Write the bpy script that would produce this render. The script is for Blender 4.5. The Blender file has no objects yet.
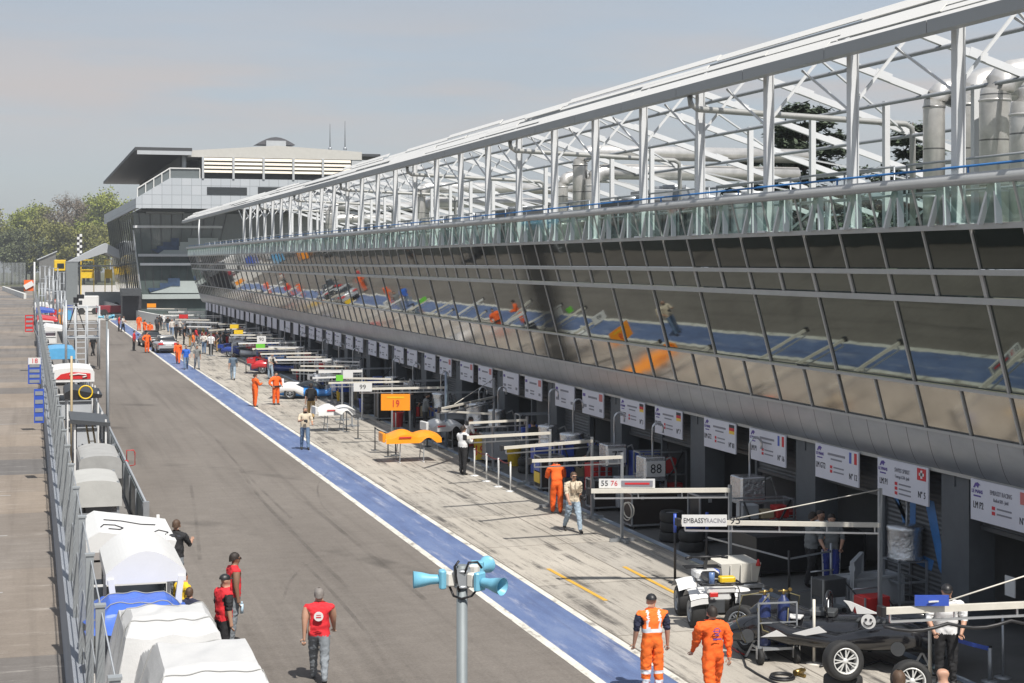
import bpy, bmesh, math, random
from mathutils import Vector, Matrix
RND = random.Random(11)
SC = bpy.context.scene
COL = SC.collection
F, H = 1600.0, 7.6
TH = math.atan(482/1600.0)
CT, ST = math.cos(TH), math.sin(TH)
VV = Vector

# ---- where a sight line of the photograph meets a level or a depth
def P(u, D, z=0.0):
    r = (u-512)/F*D
    return VV((r*CT+D*ST, -r*ST+D*CT, z))
def G(u, v, z=0.0):
    return P(u, F*(H-z)/(v-262.0), z)
def KY(k, u):
    D = F*k/(u-30.0)
    return (D-k*CT*ST)/CT
def XY(u, Y):
    t = (u-512)/F
    return Y*(ST+t*CT)/(CT-t*ST)
def DD(x, y): return x*ST+y*CT
def ZV(v, D): return H-(v-262.0)*D/F

# ---- materials
MATS = {}
def mat(name, col, rough=.6, metal=0., var=.12, scale=3., bump=0., spec=.5, stretch=(1,1,1), obj=True, fine=0., trans=0., coat=0.):
    if name in MATS: return MATS[name]
    m = bpy.data.materials.new(name); m.use_nodes = True
    nt = m.node_tree; b = nt.nodes['Principled BSDF']
    b.inputs['Roughness'].default_value = rough
    b.inputs['Metallic'].default_value = metal
    b.inputs['Specular IOR Level'].default_value = spec
    b.inputs['Transmission Weight'].default_value = trans
    b.inputs['Coat Weight'].default_value = coat
    c = (col[0], col[1], col[2], 1)
    if var > 0:
        tc = nt.nodes.new('ShaderNodeTexCoord'); mp = nt.nodes.new('ShaderNodeMapping')
        mp.inputs['Scale'].default_value = stretch
        nt.links.new(tc.outputs['Object'], mp.inputs[0])
        nz = nt.nodes.new('ShaderNodeTexNoise'); nz.inputs['Scale'].default_value = scale
        nz.inputs['Detail'].default_value = 6; nz.inputs['Roughness'].default_value = .65
        nt.links.new(mp.outputs[0], nz.inputs['Vector'])
        mx = nt.nodes.new('ShaderNodeMix'); mx.data_type = 'RGBA'
        mx.inputs[6].default_value = tuple(max(0, x*(1-var*1.6)) for x in col)+(1,)
        mx.inputs[7].default_value = tuple(min(1, x*(1+var*1.3)) for x in col)+(1,)
        nt.links.new(nz.outputs[0], mx.inputs[0]); nt.links.new(mx.outputs[2], b.inputs['Base Color'])
        if bump > 0:
            bp = nt.nodes.new('ShaderNodeBump'); bp.inputs['Strength'].default_value = bump; bp.inputs['Distance'].default_value = .03
            nt.links.new(nz.outputs[0], bp.inputs['Height']); nt.links.new(bp.outputs[0], b.inputs['Normal'])
    else:
        b.inputs['Base Color'].default_value = c
    MATS[name] = m
    return m

class NG:
    """short hand for node graphs"""
    def __init__(s, name):
        s.m = bpy.data.materials.new(name); s.m.use_nodes = True; s.nt = s.m.node_tree
        s.b = s.nt.nodes['Principled BSDF']; s.out = s.nt.nodes['Material Output']; MATS[name] = s.m
    def n(s, t, **kw):
        x = s.nt.nodes.new(t)
        for k, v in kw.items(): setattr(x, k, v)
        return x
    def l(s, a, b): s.nt.links.new(a, b)
    def coord(s, scale=(1,1,1), rot=(0,0,0), loc=(0,0,0)):
        tc = s.n('ShaderNodeTexCoord'); mp = s.n('ShaderNodeMapping')
        mp.inputs['Scale'].default_value = scale; mp.inputs['Rotation'].default_value = rot; mp.inputs['Location'].default_value = loc
        s.l(tc.outputs['Object'], mp.inputs[0]); return mp.outputs[0]
    def noise(s, vec, scale, detail=5, rough=.6, dist=0):
        x = s.n('ShaderNodeTexNoise'); x.inputs['Scale'].default_value = scale; x.inputs['Detail'].default_value = detail
        x.inputs['Roughness'].default_value = rough; x.inputs['Distortion'].default_value = dist
        s.l(vec, x.inputs['Vector']); return x.outputs[0]
    def ramp(s, f, stops):
        r = s.n('ShaderNodeValToRGB'); e = r.color_ramp.elements
        e[0].position, e[0].color = stops[0][0], stops[0][1]+(1,)
        e[1].position, e[1].color = stops[-1][0], stops[-1][1]+(1,)
        for p, c in stops[1:-1]:
            q = e.new(p); q.color = c+(1,)
        s.l(f, r.inputs[0]); return r.outputs[0]
    def mix(s, f, a, b, mode='MIX'):
        x = s.n('ShaderNodeMix', data_type='RGBA', blend_type=mode)
        for i, q in ((0, f), (6, a), (7, b)):
            if hasattr(q, 'links') or hasattr(q, 'is_linked'): s.l(q, x.inputs[i])
            else: x.inputs[i].default_value = q if i == 0 else tuple(q)+(1,)
        return x.outputs[2]
    def math(s, op, a, b=None):
        x = s.n('ShaderNodeMath', operation=op)
        for i, q in ((0, a), (1, b)):
            if q is None: continue
            if hasattr(q, 'is_linked'): s.l(q, x.inputs[i])
            else: x.inputs[i].default_value = q
        return x.outputs[0]
    def bump(s, h, st, d=.02):
        x = s.n('ShaderNodeBump'); x.inputs['Strength'].default_value = st; x.inputs['Distance'].default_value = d
        s.l(h, x.inputs['Height']); s.l(x.outputs[0], s.b.inputs['Normal'])

# ---- objects
def tag(o, label, cat, group=None, kind=None):
    if label: o['label'] = label
    if cat: o['category'] = cat
    if group: o['group'] = group
    if kind: o['kind'] = kind
    return o
def thing(name, label, cat, loc=(0,0,0), rz=0., group=None):
    o = bpy.data.objects.new(name, None); COL.objects.link(o)
    o.location = loc; o.rotation_euler = (0,0,rz); o.empty_display_size = .2
    return tag(o, label, cat, group)
def kids(o): return [c for c in COL.objects if c.parent == o]
CH = {}
def link(o, parent=None):
    COL.objects.link(o)
    if parent is not None:
        o.parent = parent; CH.setdefault(parent.name, []).append(o)
    return o
def dup(o, loc=None, rz=None, label=None, group=None, parent=None):
    c = o.copy(); link(c, parent)
    if parent is None:
        if loc is not None: c.location = loc
        if rz is not None: c.rotation_euler = (0,0,rz)
        if label: c['label'] = label
        if group: c['group'] = group
    for k in list(CH.get(o.name, [])): dup(k, parent=c)
    return c

class MB:
    def __init__(s): s.bm = bmesh.new(); s.mi = 0; s.M = None
    def v(s, p):
        p = VV(p)
        return s.bm.verts.new(s.M @ p if s.M is not None else p)
    def f(s, vs, sm=False):
        try: f = s.bm.faces.new(vs)
        except ValueError: return None
        f.material_index = s.mi; f.smooth = sm
        return f
    def face(s, pts): return s.f([s.v(p) for p in pts])
    def ext(s, pts, vec):
        vec = VV(vec); a = [s.v(p) for p in pts]; b = [s.v(VV(p)+vec) for p in pts]
        s.f(a[::-1]); s.f(b); n = len(a)
        for i in range(n): s.f([a[i], a[(i+1)%n], b[(i+1)%n], b[i]])
    def box(s, c, d, rz=0., R=None):
        c = VV(c); x, y, z = d[0]/2, d[1]/2, d[2]/2
        m = R if R is not None else Matrix.Rotation(rz, 3, 'Z')
        s.ext([c+m@VV(q) for q in ((-x,-y,-z),(x,-y,-z),(x,y,-z),(-x,y,-z))], m@VV((0,0,2*z)))
    def bbox(s, c, d, bev=.03, rz=0.):
        """box with chamfered vertical and top edges"""
        c = VV(c); x, y, z = d[0]/2, d[1]/2, d[2]/2; b = min(bev, x*.9, y*.9, z*.9)
        m = Matrix.Rotation(rz, 3, 'Z')
        def ring(k, zz): return [c+m@VV((px, py, zz)) for px, py in ((-x+k,-y),(x-k,-y),(x,-y+k),(x,y-k),(x-k,y),(-x+k,y),(-x,y-k),(-x,-y+k))]
        def ring2(k, zz): return [c+m@VV((px, py, zz)) for px, py in ((-x+2*k,-y+k),(x-2*k,-y+k),(x-k,-y+2*k),(x-k,y-2*k),(x-2*k,y-k),(-x+2*k,y-k),(-x+k,y-2*k),(-x+k,-y+2*k))]
        s.loft([ring2(b/2, -z), ring(b, -z+b/2), ring(b, z-b/2), ring2(b/2, z)], True, False)
    def bar(s, p, q, w, h=None):
        p, q = VV(p), VV(q); d = q-p
        if d.length < 1e-6: return
        h = h or w; d.normalize()
        up = VV((0,0,1)) if abs(d.z) < .95 else VV((0,1,0))
        a = d.cross(up).normalized(); b = a.cross(d).normalized()
        s.ext([p-a*w/2-b*h/2, p+a*w/2-b*h/2, p+a*w/2+b*h/2, p-a*w/2+b*h/2], q-p)
    def ringpts(s, c, d, r, n, ry=None):
        d = VV(d).normalized(); up = VV((0,0,1)) if abs(d.z) < .95 else VV((0,1,0))
        a = d.cross(up).normalized(); b = a.cross(d).normalized(); ry = r if ry is None else ry
        return [VV(c)+a*(r*math.cos(2*math.pi*i/n))+b*(ry*math.sin(2*math.pi*i/n)) for i in range(n)]
    def loft(s, rings, caps=True, sm=True, closed=True):
        R = [[s.v(p) for p in r] for r in rings]; n = len(R[0])
        for a, b in zip(R, R[1:]):
            for i in range(n if closed else n-1): s.f([a[i], a[(i+1)%n], b[(i+1)%n], b[i]], sm)
        if caps and closed: s.f(R[0][::-1]); s.f(R[-1])
        return R
    def tube(s, p, q, r, n=8, r2=None, caps=True):
        p, q = VV(p), VV(q); r2 = r if r2 is None else r2
        s.loft([s.ringpts(p, q-p, r, n), s.ringpts(q, q-p, r2, n)], caps)
    def path(s, pts, r, n=6):
        pts = [VV(p) for p in pts]; rings = []
        for i, p in enumerate(pts):
            d = pts[min(i+1, len(pts)-1)]-pts[max(i-1, 0)]
            rr = r[i] if isinstance(r, (list, tuple)) else r
            rings.append(s.ringpts(p, d, rr, n))
        s.loft(rings, True)
    def lathe(s, prof, c=(0,0,0), axis=(0,0,1), n=16, caps=True, sm=True):
        c = VV(c); ax = VV(axis).normalized()
        s.loft([s.ringpts(c+ax*h, ax, max(r, 1e-4), n) for r, h in prof], caps, sm)
    def ball(s, c, r, n=8, m=6):
        rx, ry, rz = r if isinstance(r, (list, tuple)) else (r, r, r); c = VV(c)
        s.loft([[c+VV((rx*math.sin(t)*math.cos(2*math.pi*i/n), ry*math.sin(t)*math.sin(2*math.pi*i/n), -rz*math.cos(t))) for i in range(n)]
                for t in [math.pi*(j+.02)/(m+.04) for j in range(m+1)]], True)
    def grid(s, fn, nu, nv, sm=True):
        V = [[s.v(fn(i/nu, j/nv)) for j in range(nv+1)] for i in range(nu+1)]
        for i in range(nu):
            for j in range(nv): s.f([V[i][j], V[i+1][j], V[i+1][j+1], V[i][j+1]], sm)
    def torus(s, c, axis, R, r, n=20, m=8):
        axis = VV(axis).normalized(); ring = s.ringpts(c, axis, R, n); c = VV(c); rings = []
        for p in ring:
            d = (p-c).normalized()
            rings.append([s.v(p+d*(r*math.cos(2*math.pi*j/m))+axis*(r*math.sin(2*math.pi*j/m))) for j in range(m)])
        for i in range(n):
            a, b = rings[i], rings[(i+1)%n]
            for j in range(m): s.f([a[j], a[(j+1)%m], b[(j+1)%m], b[j]], True)
    def build(s, name, mats, parent=None, w=False, fix=True):
        """w: the vertices are in world space and the parent is an unturned Empty"""
        if fix: bmesh.ops.recalc_face_normals(s.bm, faces=s.bm.faces[:])
        if w and parent is not None:
            r = parent; off = VV((0,0,0))
            while r is not None: off += r.location; r = r.parent
            bmesh.ops.translate(s.bm, verts=s.bm.verts[:], vec=-off)
        me = bpy.data.meshes.new(name); s.bm.to_mesh(me); s.bm.free()
        for m in (mats if isinstance(mats, (list, tuple)) else [mats]): me.materials.append(m)
        return link(bpy.data.objects.new(name, me), parent)

_txt = {}
def text_mesh(st, size, ext=.004, sx=1.):
    key = (st, size, ext, sx)
    if key in _txt: return _txt[key]
    cu = bpy.data.curves.new('lettering', 'FONT'); cu.body = st; cu.size = size; cu.extrude = ext; cu.align_x = 'CENTER'; cu.align_y = 'CENTER'
    cu.resolution_u = 2
    o = bpy.data.objects.new('lettering', cu); COL.objects.link(o)
    me = bpy.data.meshes.new_from_object(o.evaluated_get(bpy.context.evaluated_depsgraph_get()))
    bpy.data.objects.remove(o); bpy.data.curves.remove(cu)
    if sx != 1.:
        for v in me.vertices: v.co.x *= sx
    _txt[key] = me
    return me
def text(st, size, loc, m, parent, right=(1,0,0), up=(0,0,1), name='lettering', sx=1., ext=.004):
    me = text_mesh(st, size, ext, sx).copy(); me.materials.clear(); me.materials.append(m)
    x, y = VV(right).normalized(), VV(up).normalized(); z = x.cross(y).normalized(); y = z.cross(x)
    M = Matrix((x, y, z)).transposed().to_4x4(); M.translation = VV(loc)
    me.transform(M); me.name = name
    return link(bpy.data.objects.new(name, me), parent)

# ---- colours used all over
WHITE = mat('white_paint', (.66,.66,.65), .45, var=.05, scale=2)
OFFW = mat('aged_white_tube', (.62,.59,.52), .5, var=.14, scale=3)
STEELW = mat('white_steel', (.64,.65,.66), .42, var=.06, scale=1.2)
GREYS = mat('galvanised_steel', (.36,.38,.40), .42, .55, var=.15, scale=6)
DGREY = mat('dark_grey_metal', (.07,.075,.08), .5, .2, var=.2, scale=4)
BLACK = mat('black_plastic', (.018,.018,.02), .45, var=.25, scale=5)
RUB = mat('tyre_rubber', (.022,.022,.022), .75, var=.3, scale=14)
ALU = mat('bare_aluminium', (.62,.63,.64), .32, .85, var=.10, scale=6)
SILV = mat('crumpled_silver_foil', (.70,.71,.72), .22, .95, var=.1, scale=9, bump=.9)
BLUE = mat('blue_paint', (.035,.085,.42), .4, var=.1)
LBLUE = mat('light_blue_paint', (.10,.36,.62), .38, var=.12, scale=5)
HORN = mat('sky_blue_plastic', (.16,.42,.56), .42, var=.12, scale=8)
RED = mat('red_paint', (.55,.025,.025), .4, var=.1)
ORNG = mat('orange_panel', (.85,.30,.012), .35, var=.08)
YELL = mat('yellow_paint', (.75,.50,.02), .42, var=.12)
GREEN = mat('bright_green_paint', (.16,.55,.05), .45, var=.1)
GREYC = mat('grey_canvas', (.33,.33,.32), .75, var=.18, scale=2.5, bump=.4)
SIGNW = mat('white_sign_board', (.64,.64,.70), .5, var=.05)
INK = mat('black_ink', (.02,.02,.024), .6, var=0)
INKR = mat('red_ink', (.55,.02,.03), .6, var=0)
INKG = mat('grey_ink', (.22,.22,.25), .6, var=0)
INKP = mat('purple_ink', (.10,.06,.28), .6, var=0)
DGLASS = mat('dark_glass', (.02,.024,.028), .06, var=0, spec=.9)
TAN = mat('tan_board', (.45,.36,.22), .6, var=.15)
GREYW = mat('pale_grey_panel', (.42,.44,.46), .45, var=.10, scale=2)

# ---- camera, daylight, sky
cam = bpy.data.cameras.new('camera'); cam.sensor_width = 36; cam.lens = 36*F/1024
cam.shift_y = -79.5/1024; cam.clip_start = .5; cam.clip_end = 3000
co = bpy.data.objects.new('camera', cam); COL.objects.link(co)
co.location = (0,0,H); co.rotation_euler = (math.radians(90), 0, -TH); SC.camera = co
SUN_D = VV((-.10,.64,-1)).normalized()
sl = bpy.data.lights.new('sun', 'SUN'); sl.energy = 4.9; sl.angle = math.radians(.5); sl.color = (1.,.955,.89)
so = bpy.data.objects.new('sun', sl); COL.objects.link(so); so.rotation_euler = SUN_D.to_track_quat('-Z','Y').to_euler(); so.location = (0,-20,40)
wd = bpy.data.worlds.new('World'); SC.world = wd; wd.use_nodes = True
wn = wd.node_tree; bg = wn.nodes['Background']
sky = wn.nodes.new('ShaderNodeTexSky'); sky.sky_type = 'NISHITA'; sky.sun_disc = False
sky.sun_elevation = math.asin(-SUN_D.z); sky.sun_rotation = math.atan2(-SUN_D.x, -SUN_D.y)
sky.air_density = 1.0; sky.dust_density = 2.0; sky.ozone_density = 1.0
# a thin veil of spring haze cloud over the blue
wtc = wn.nodes.new('ShaderNodeTexCoord'); wmp = wn.nodes.new('ShaderNodeMapping'); wmp.inputs['Scale'].default_value = (1,1,5); wn.links.new(wtc.outputs['Generated'], wmp.inputs[0])
wnz = wn.nodes.new('ShaderNodeTexNoise'); wnz.inputs['Scale'].default_value = 2.2; wnz.inputs['Detail'].default_value = 7; wnz.inputs['Roughness'].default_value = .55; wn.links.new(wmp.outputs[0], wnz.inputs['Vector'])
wr = wn.nodes.new('ShaderNodeValToRGB'); wr.color_ramp.elements[0].position = .30; wr.color_ramp.elements[0].color = (.62,.62,.62,1); wr.color_ramp.elements[1].position = .72; wr.color_ramp.elements[1].color = (.90,.90,.90,1); wn.links.new(wnz.outputs[0], wr.inputs[0])
wm = wn.nodes.new('ShaderNodeMix'); wm.data_type = 'RGBA'; wm.inputs[7].default_value = (2.60,2.80,3.10,1); wn.links.new(wr.outputs[0], wm.inputs[0]); wn.links.new(sky.outputs[0], wm.inputs[6])
# a faint warm bank of cloud low over the trees
wsp = wn.nodes.new('ShaderNodeSeparateXYZ'); wn.links.new(wtc.outputs['Generated'], wsp.inputs[0])
wmr = wn.nodes.new('ShaderNodeValToRGB'); e_ = wmr.color_ramp.elements; e_[0].position = .055; e_[0].color = (0,0,0,1); e_[1].position = .165; e_[1].color = (0,0,0,1); q_ = e_.new(.105); q_.color = (1,1,1,1); wn.links.new(wsp.outputs[2], wmr.inputs[0])
wm2 = wn.nodes.new('ShaderNodeMapping'); wm2.inputs['Scale'].default_value = (1,1,9); wn.links.new(wtc.outputs['Generated'], wm2.inputs[0])
wn2 = wn.nodes.new('ShaderNodeTexNoise'); wn2.inputs['Scale'].default_value = 4.5; wn2.inputs['Detail'].default_value = 8; wn.links.new(wm2.outputs[0], wn2.inputs['Vector'])
wr2 = wn.nodes.new('ShaderNodeValToRGB'); wr2.color_ramp.elements[0].position = .42; wr2.color_ramp.elements[0].color = (0,0,0,1); wr2.color_ramp.elements[1].position = .62; wr2.color_ramp.elements[1].color = (.9,.9,.9,1); wn.links.new(wn2.outputs[0], wr2.inputs[0])
wmu = wn.nodes.new('ShaderNodeMath'); wmu.operation = 'MULTIPLY'; wn.links.new(wmr.outputs[0], wmu.inputs[0]); wn.links.new(wr2.outputs[0], wmu.inputs[1])
wm3 = wn.nodes.new('ShaderNodeMix'); wm3.data_type = 'RGBA'; wm3.inputs[7].default_value = (3.35,3.15,3.12,1); wn.links.new(wmu.outputs[0], wm3.inputs[0]); wn.links.new(wm.outputs[2], wm3.inputs[6])
wn.links.new(wm3.outputs[2], bg.inputs[0]); bg.inputs[1].default_value = .145
vs = SC.view_settings; vs.view_transform = 'Standard'; vs.look = 'None'; vs.exposure = .26; vs.gamma = 1; vs.use_curve_mapping = False
SC.cycles.max_bounces = 6; SC.cycles.transparent_max_bounces = 16; SC.cycles.use_denoising = True
SC.cycles.caustics_reflective = False; SC.cycles.caustics_refractive = False
def wtext(st, size, loc, m, parent, **kw):
    off = VV((0,0,0)); r = parent
    while r is not None: off += r.location; r = r.parent
    return text(st, size, VV(loc)-off, m, parent, **kw)
# ---------------- the ground
def sheet(name, x0, x1, y0, y1, z, m):
    b = MB(); b.face([(x0,y0,z),(x1,y0,z),(x1,y1,z),(x0,y1,z)]); o = b.build(name, m); o['kind'] = 'structure'; return o
g = NG('dry_grass_and_dirt'); n1 = g.noise(g.coord(), .15, 8); g.l(g.ramp(n1, [(.3,(.05,.065,.025)),(.7,(.11,.10,.06))]), g.b.inputs['Base Color']); g.b.inputs['Roughness'].default_value = .95
sheet('ground', -700, 700, -60, 1200, -.02, g.m)

def asphalt(name, c0, c1, rub=.5, grain=.25):
    g = NG(name); co_ = g.coord()
    big = g.noise(g.coord((1,.25,1)), .35, 4, .55)
    streak = g.noise(g.coord((1.6,.035,1), (0,0,.02)), 1.3, 5, .6)
    fine = g.noise(co_, 16, 6, .8)
    mid = g.noise(g.coord((.9,1.7,1)), 1.5, 8, .72)
    c = g.ramp(big, [(.32,c0),(.70,c1)])
    c = g.mix(g.math('MULTIPLY', g.ramp(streak, [(.50,(0,0,0)),(.66,(1,1,1))]), rub), c, tuple(x*.62 for x in c0))
    c = g.mix(g.ramp(fine, [(.3,(0,0,0)),(.72,(1,1,1))]), g.mix(1., c, (1-grain,)*3, 'MULTIPLY'), g.mix(1., c, (1+grain,)*3, 'MULTIPLY'))
    c = g.mix(g.ramp(mid, [(.36,(0,0,0)),(.62,(1,1,1))]), g.mix(1., c, (.86,.855,.85), 'MULTIPLY'), c)
    g.bump(fine, .25, .01); g.b.inputs['Roughness'].default_value = .85; g.b.inputs['Specular IOR Level'].default_value = .25
    return g, c
g, c = asphalt('pit_lane_asphalt', (.158,.141,.125), (.200,.180,.160), .36)
# arcs of rubber left by turning tyres
w = g.n('ShaderNodeTexWave', wave_type='RINGS', rings_direction='Z'); w.inputs['Scale'].default_value = .055; w.inputs['Distortion'].default_value = 1.2; w.inputs['Detail'].default_value = 1; w.inputs['Detail Scale'].default_value = .3
g.l(g.coord((1,.45,1), loc=(3,-9,0)), w.inputs['Vector'])
msk = g.ramp(g.noise(g.coord(), .22, 3), [(.50,(0,0,0)),(.62,(1,1,1))])
arc = g.math('MULTIPLY', g.ramp(w.outputs['Fac'], [(.965,(0,0,0)),(.99,(1,1,1))]), msk)
c = g.mix(g.math('MULTIPLY', arc, .5), c, (.05,.045,.04))
# pale scuffs, and long repair seams
sc_ = g.ramp(g.noise(g.coord((.7,3.2,1), (0,0,.5)), .55, 6, .7), [(.66,(0,0,0)),(.78,(1,1,1))])
c = g.mix(g.math('MULTIPLY', sc_, .42), c, (.27,.245,.215))
g.l(c, g.b.inputs['Base Color'])
sheet('pit_lane', 2.9, 9.85, -20, 420, 0.004, g.m)
g, c = asphalt('race_track_surface', (.205,.172,.142), (.262,.225,.190), .35, .15)
# slabs across the straight of slightly different age, some of them bluish
br = g.n('ShaderNodeTexBrick'); br.inputs['Scale'].default_value = 1; br.inputs['Mortar Size'].default_value = .008; br.inputs['Brick Width'].default_value = 30; br.inputs['Row Height'].default_value = 4.6
br.inputs['Color1'].default_value = (1.12,1.1,1.06,1); br.inputs['Color2'].default_value = (.58,.67,.80,1); br.inputs['Mortar'].default_value = (.75,.72,.7,1)
g.l(g.coord(loc=(8,0,0)), br.inputs['Vector'])
c = g.mix(.95, c, g.mix(1., c, br.outputs[0], 'MULTIPLY'))
st = g.ramp(g.noise(g.coord((.22,1.7,1)), .8, 9, .85), [(.55,(0,0,0)),(.66,(1,1,1))])
c = g.mix(g.math('MULTIPLY', st, .5), c, (.50,.47,.43))
g.l(c, g.b.inputs['Base Color'])
sheet('race_track', -16, .64, -20, 520, 0.004, g.m)

# blue painted strip and white lines
g = NG('worn_blue_paint'); wear = g.noise(g.coord((1,.3,1)), 1.1, 8, .72); fine = g.noise(g.coord(), 30, 3)
c = g.ramp(wear, [(.34,(.078,.112,.225)),(.52,(.112,.162,.31)),(.66,(.155,.205,.345))])
sc_ = g.ramp(g.noise(g.coord((1.4,.16,1), (0,0,.35)), 1.9, 7, .75), [(.54,(0,0,0)),(.66,(1,1,1))])
c = g.mix(g.math('MULTIPLY', sc_, .5), c, (.42,.43,.50)); c = g.mix(g.ramp(fine, [(.45,(0,0,0)),(.8,(1,1,1))]), c, g.mix(1., c, (.78,)*3, 'MULTIPLY'))
tr = g.ramp(g.noise(g.coord((2.2,.05,1), (0,0,-.03)), 1.2, 4), [(.55,(0,0,0)),(.75,(1,1,1))])
c = g.mix(g.math('MULTIPLY', tr, .7), c, (.055,.068,.14))
g.l(c, g.b.inputs['Base Color']); g.b.inputs['Roughness'].default_value = .6
sheet('blue_painted_strip', 9.90, 11.22, -20, 330, 0.008, g.m)
g = NG('worn_white_line'); wr = g.noise(g.coord((1,.4,1)), 3.5, 7, .75); g.l(g.ramp(wr, [(.34,(.26,.24,.21)),(.47,(.58,.56,.50)),(.66,(.70,.68,.62))]), g.b.inputs['Base Color']); g.b.inputs['Roughness'].default_value = .65
LINE = g.m
sheet('white_line', 9.76, 9.95, -20, 330, 0.012, LINE)
sheet('white_line', 11.20, 11.36, -20, 330, 0.012, LINE)

# pale concrete apron with slab joints, tyre streaks and oil
g = NG('apron_concrete'); cc = g.coord()
big = g.noise(g.coord((1,.5,1)), .5, 5, .6); fine = g.noise(cc, 26, 4, .7)
c = g.ramp(big, [(.28,(.36,.332,.288)),(.72,(.50,.465,.41))])
slab = g.n('ShaderNodeTexBrick'); slab.inputs['Scale'].default_value = 1; slab.inputs['Brick Width'].default_value = 2.5; slab.inputs['Row Height'].default_value = 5.2; slab.inputs['Mortar Size'].default_value = .022; slab.offset = 0
slab.inputs['Color1'].default_value = (1.05,1.04,1.02,1); slab.inputs['Color2'].default_value = (.88,.88,.88,1); slab.inputs['Mortar'].default_value = (.42,.4,.38,1)
g.l(g.coord(loc=(1.1,.7,0)), slab.inputs['Vector']); c = g.mix(1., c, slab.outputs[0], 'MULTIPLY')
for rot, sc, lo, hi, amt in ((-.16,.75,.515,.60,.85),(.10,1.1,.535,.62,.75),(.42,.8,.55,.63,.65),(-.05,1.6,.54,.62,.65)):
    s1 = g.ramp(g.noise(g.coord((3.6,.13,1), (0,0,rot), (sc*7,3,0)), sc, 9, .78), [(lo,(0,0,0)),(hi,(1,1,1))])
    brk = g.ramp(g.noise(g.coord(), .5+sc*.2, 4, .7), [(.40,(0,0,0)),(.58,(1,1,1))])
    c = g.mix(g.math('MULTIPLY', g.math('MULTIPLY', s1, brk), amt), c, (.055,.050,.046))
c = g.mix(g.ramp(fine, [(.35,(0,0,0)),(.7,(1,1,1))]), g.mix(1., c, (.82,)*3, 'MULTIPLY'), c)
sp = g.ramp(g.noise(cc, 2.6, 3, .5), [(.70,(0,0,0)),(.77,(1,1,1))]); c = g.mix(g.math('MULTIPLY', sp, .5), c, (.08,.07,.06))
g.l(c, g.b.inputs['Base Color']); g.b.inputs['Roughness'].default_value = .8; g.bump(fine, .2, .01)
APRON = g.m
sheet('concrete_apron', 11.3, 16.12, -20, 330, 0.004, APRON)
sheet('drain_channel', 16.12, 16.34, -20, 230, 0.010, mat('pale_blue_steel_drain', (.36,.42,.50), .5, .3, var=.15, scale=2, stretch=(1,.4,1)))
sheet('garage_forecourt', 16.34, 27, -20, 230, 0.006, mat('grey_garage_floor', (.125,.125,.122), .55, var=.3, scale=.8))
g2 = mat('worn_yellow_line', (.62,.36,.05), .65, var=.25, scale=3)
yl = MB()
for (u0, v0, u1, v1) in ((548,569,606,601),(624,567,684,598),(436,431,448,438)):
    a, b_ = G(u0,v0), G(u1,v1); d = (b_-a).normalized(); n_ = VV((d.y,-d.x,0))*.055; a.z = b_.z = .012
    yl.face([a-n_, a+n_, b_+n_, b_-n_])
o = yl.build('yellow_marking', g2); o['kind'] = 'structure'
# grid slots painted on the straight
wl = MB()
for yy in (22.5, 30.5, 38.5, 46.5, 54.5, 78.5):
    for x0 in (-3.2, -9.5):
        wl.face([(x0,yy,.010),(x0+2.6,yy,.010),(x0+2.6,yy+.12,.010),(x0,yy+.12,.010)])
o = wl.build('grid_marking', mat('faded_white_paint', (.34,.33,.31), .7, var=.35, scale=5)); o['kind'] = 'structure'
sheet('pit_wall_footway', .9, 2.9, -20, 300, 0.06, mat('footway_concrete', (.20,.19,.18), .85, var=.25, scale=1.5))
# ---------------- the pit building
def prof(m):
    k = 18.06/(1-.282*m); return (k*CT, H-m*k)
YB0, YB1 = 18.0, 184.0
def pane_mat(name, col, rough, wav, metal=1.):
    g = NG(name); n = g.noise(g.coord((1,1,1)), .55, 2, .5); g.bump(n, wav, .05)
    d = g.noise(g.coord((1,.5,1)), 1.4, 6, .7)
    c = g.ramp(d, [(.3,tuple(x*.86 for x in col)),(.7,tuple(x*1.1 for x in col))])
    # dark reflection painted as a broad matt band where the front's halves meet
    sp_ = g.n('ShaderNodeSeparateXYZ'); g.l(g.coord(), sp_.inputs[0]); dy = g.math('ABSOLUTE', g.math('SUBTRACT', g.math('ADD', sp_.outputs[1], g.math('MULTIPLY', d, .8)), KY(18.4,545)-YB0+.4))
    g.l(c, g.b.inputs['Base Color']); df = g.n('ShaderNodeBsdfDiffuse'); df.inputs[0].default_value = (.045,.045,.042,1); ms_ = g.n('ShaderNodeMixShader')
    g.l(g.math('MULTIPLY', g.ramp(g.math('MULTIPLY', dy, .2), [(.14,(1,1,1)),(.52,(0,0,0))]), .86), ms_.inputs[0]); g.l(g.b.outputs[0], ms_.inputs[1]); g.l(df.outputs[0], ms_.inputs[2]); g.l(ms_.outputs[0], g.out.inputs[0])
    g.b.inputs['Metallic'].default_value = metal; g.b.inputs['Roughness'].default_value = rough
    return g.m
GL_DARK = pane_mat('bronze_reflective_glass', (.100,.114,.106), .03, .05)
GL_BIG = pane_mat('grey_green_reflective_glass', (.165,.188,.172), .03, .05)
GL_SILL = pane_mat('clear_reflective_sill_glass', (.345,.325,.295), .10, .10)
g = NG('green_balustrade_glass')
tr = g.n('ShaderNodeBsdfTransparent'); tr.inputs[0].default_value = (.60,.76,.71,1)
gl = g.n('ShaderNodeBsdfGlossy'); gl.inputs['Roughness'].default_value = .04; gl.inputs[0].default_value = (.75,.85,.8,1)
ms = g.n('ShaderNodeMixShader'); ms.inputs[0].default_value = .22; g.l(tr.outputs[0], ms.inputs[1]); g.l(gl.outputs[0], ms.inputs[2]); g.l(ms.outputs[0], g.out.inputs[0])
GL_GREEN = g.m
FRAME = mat('facade_aluminium_frame', (.42,.415,.40), .45, .15, var=.1, scale=1.5)
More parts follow.
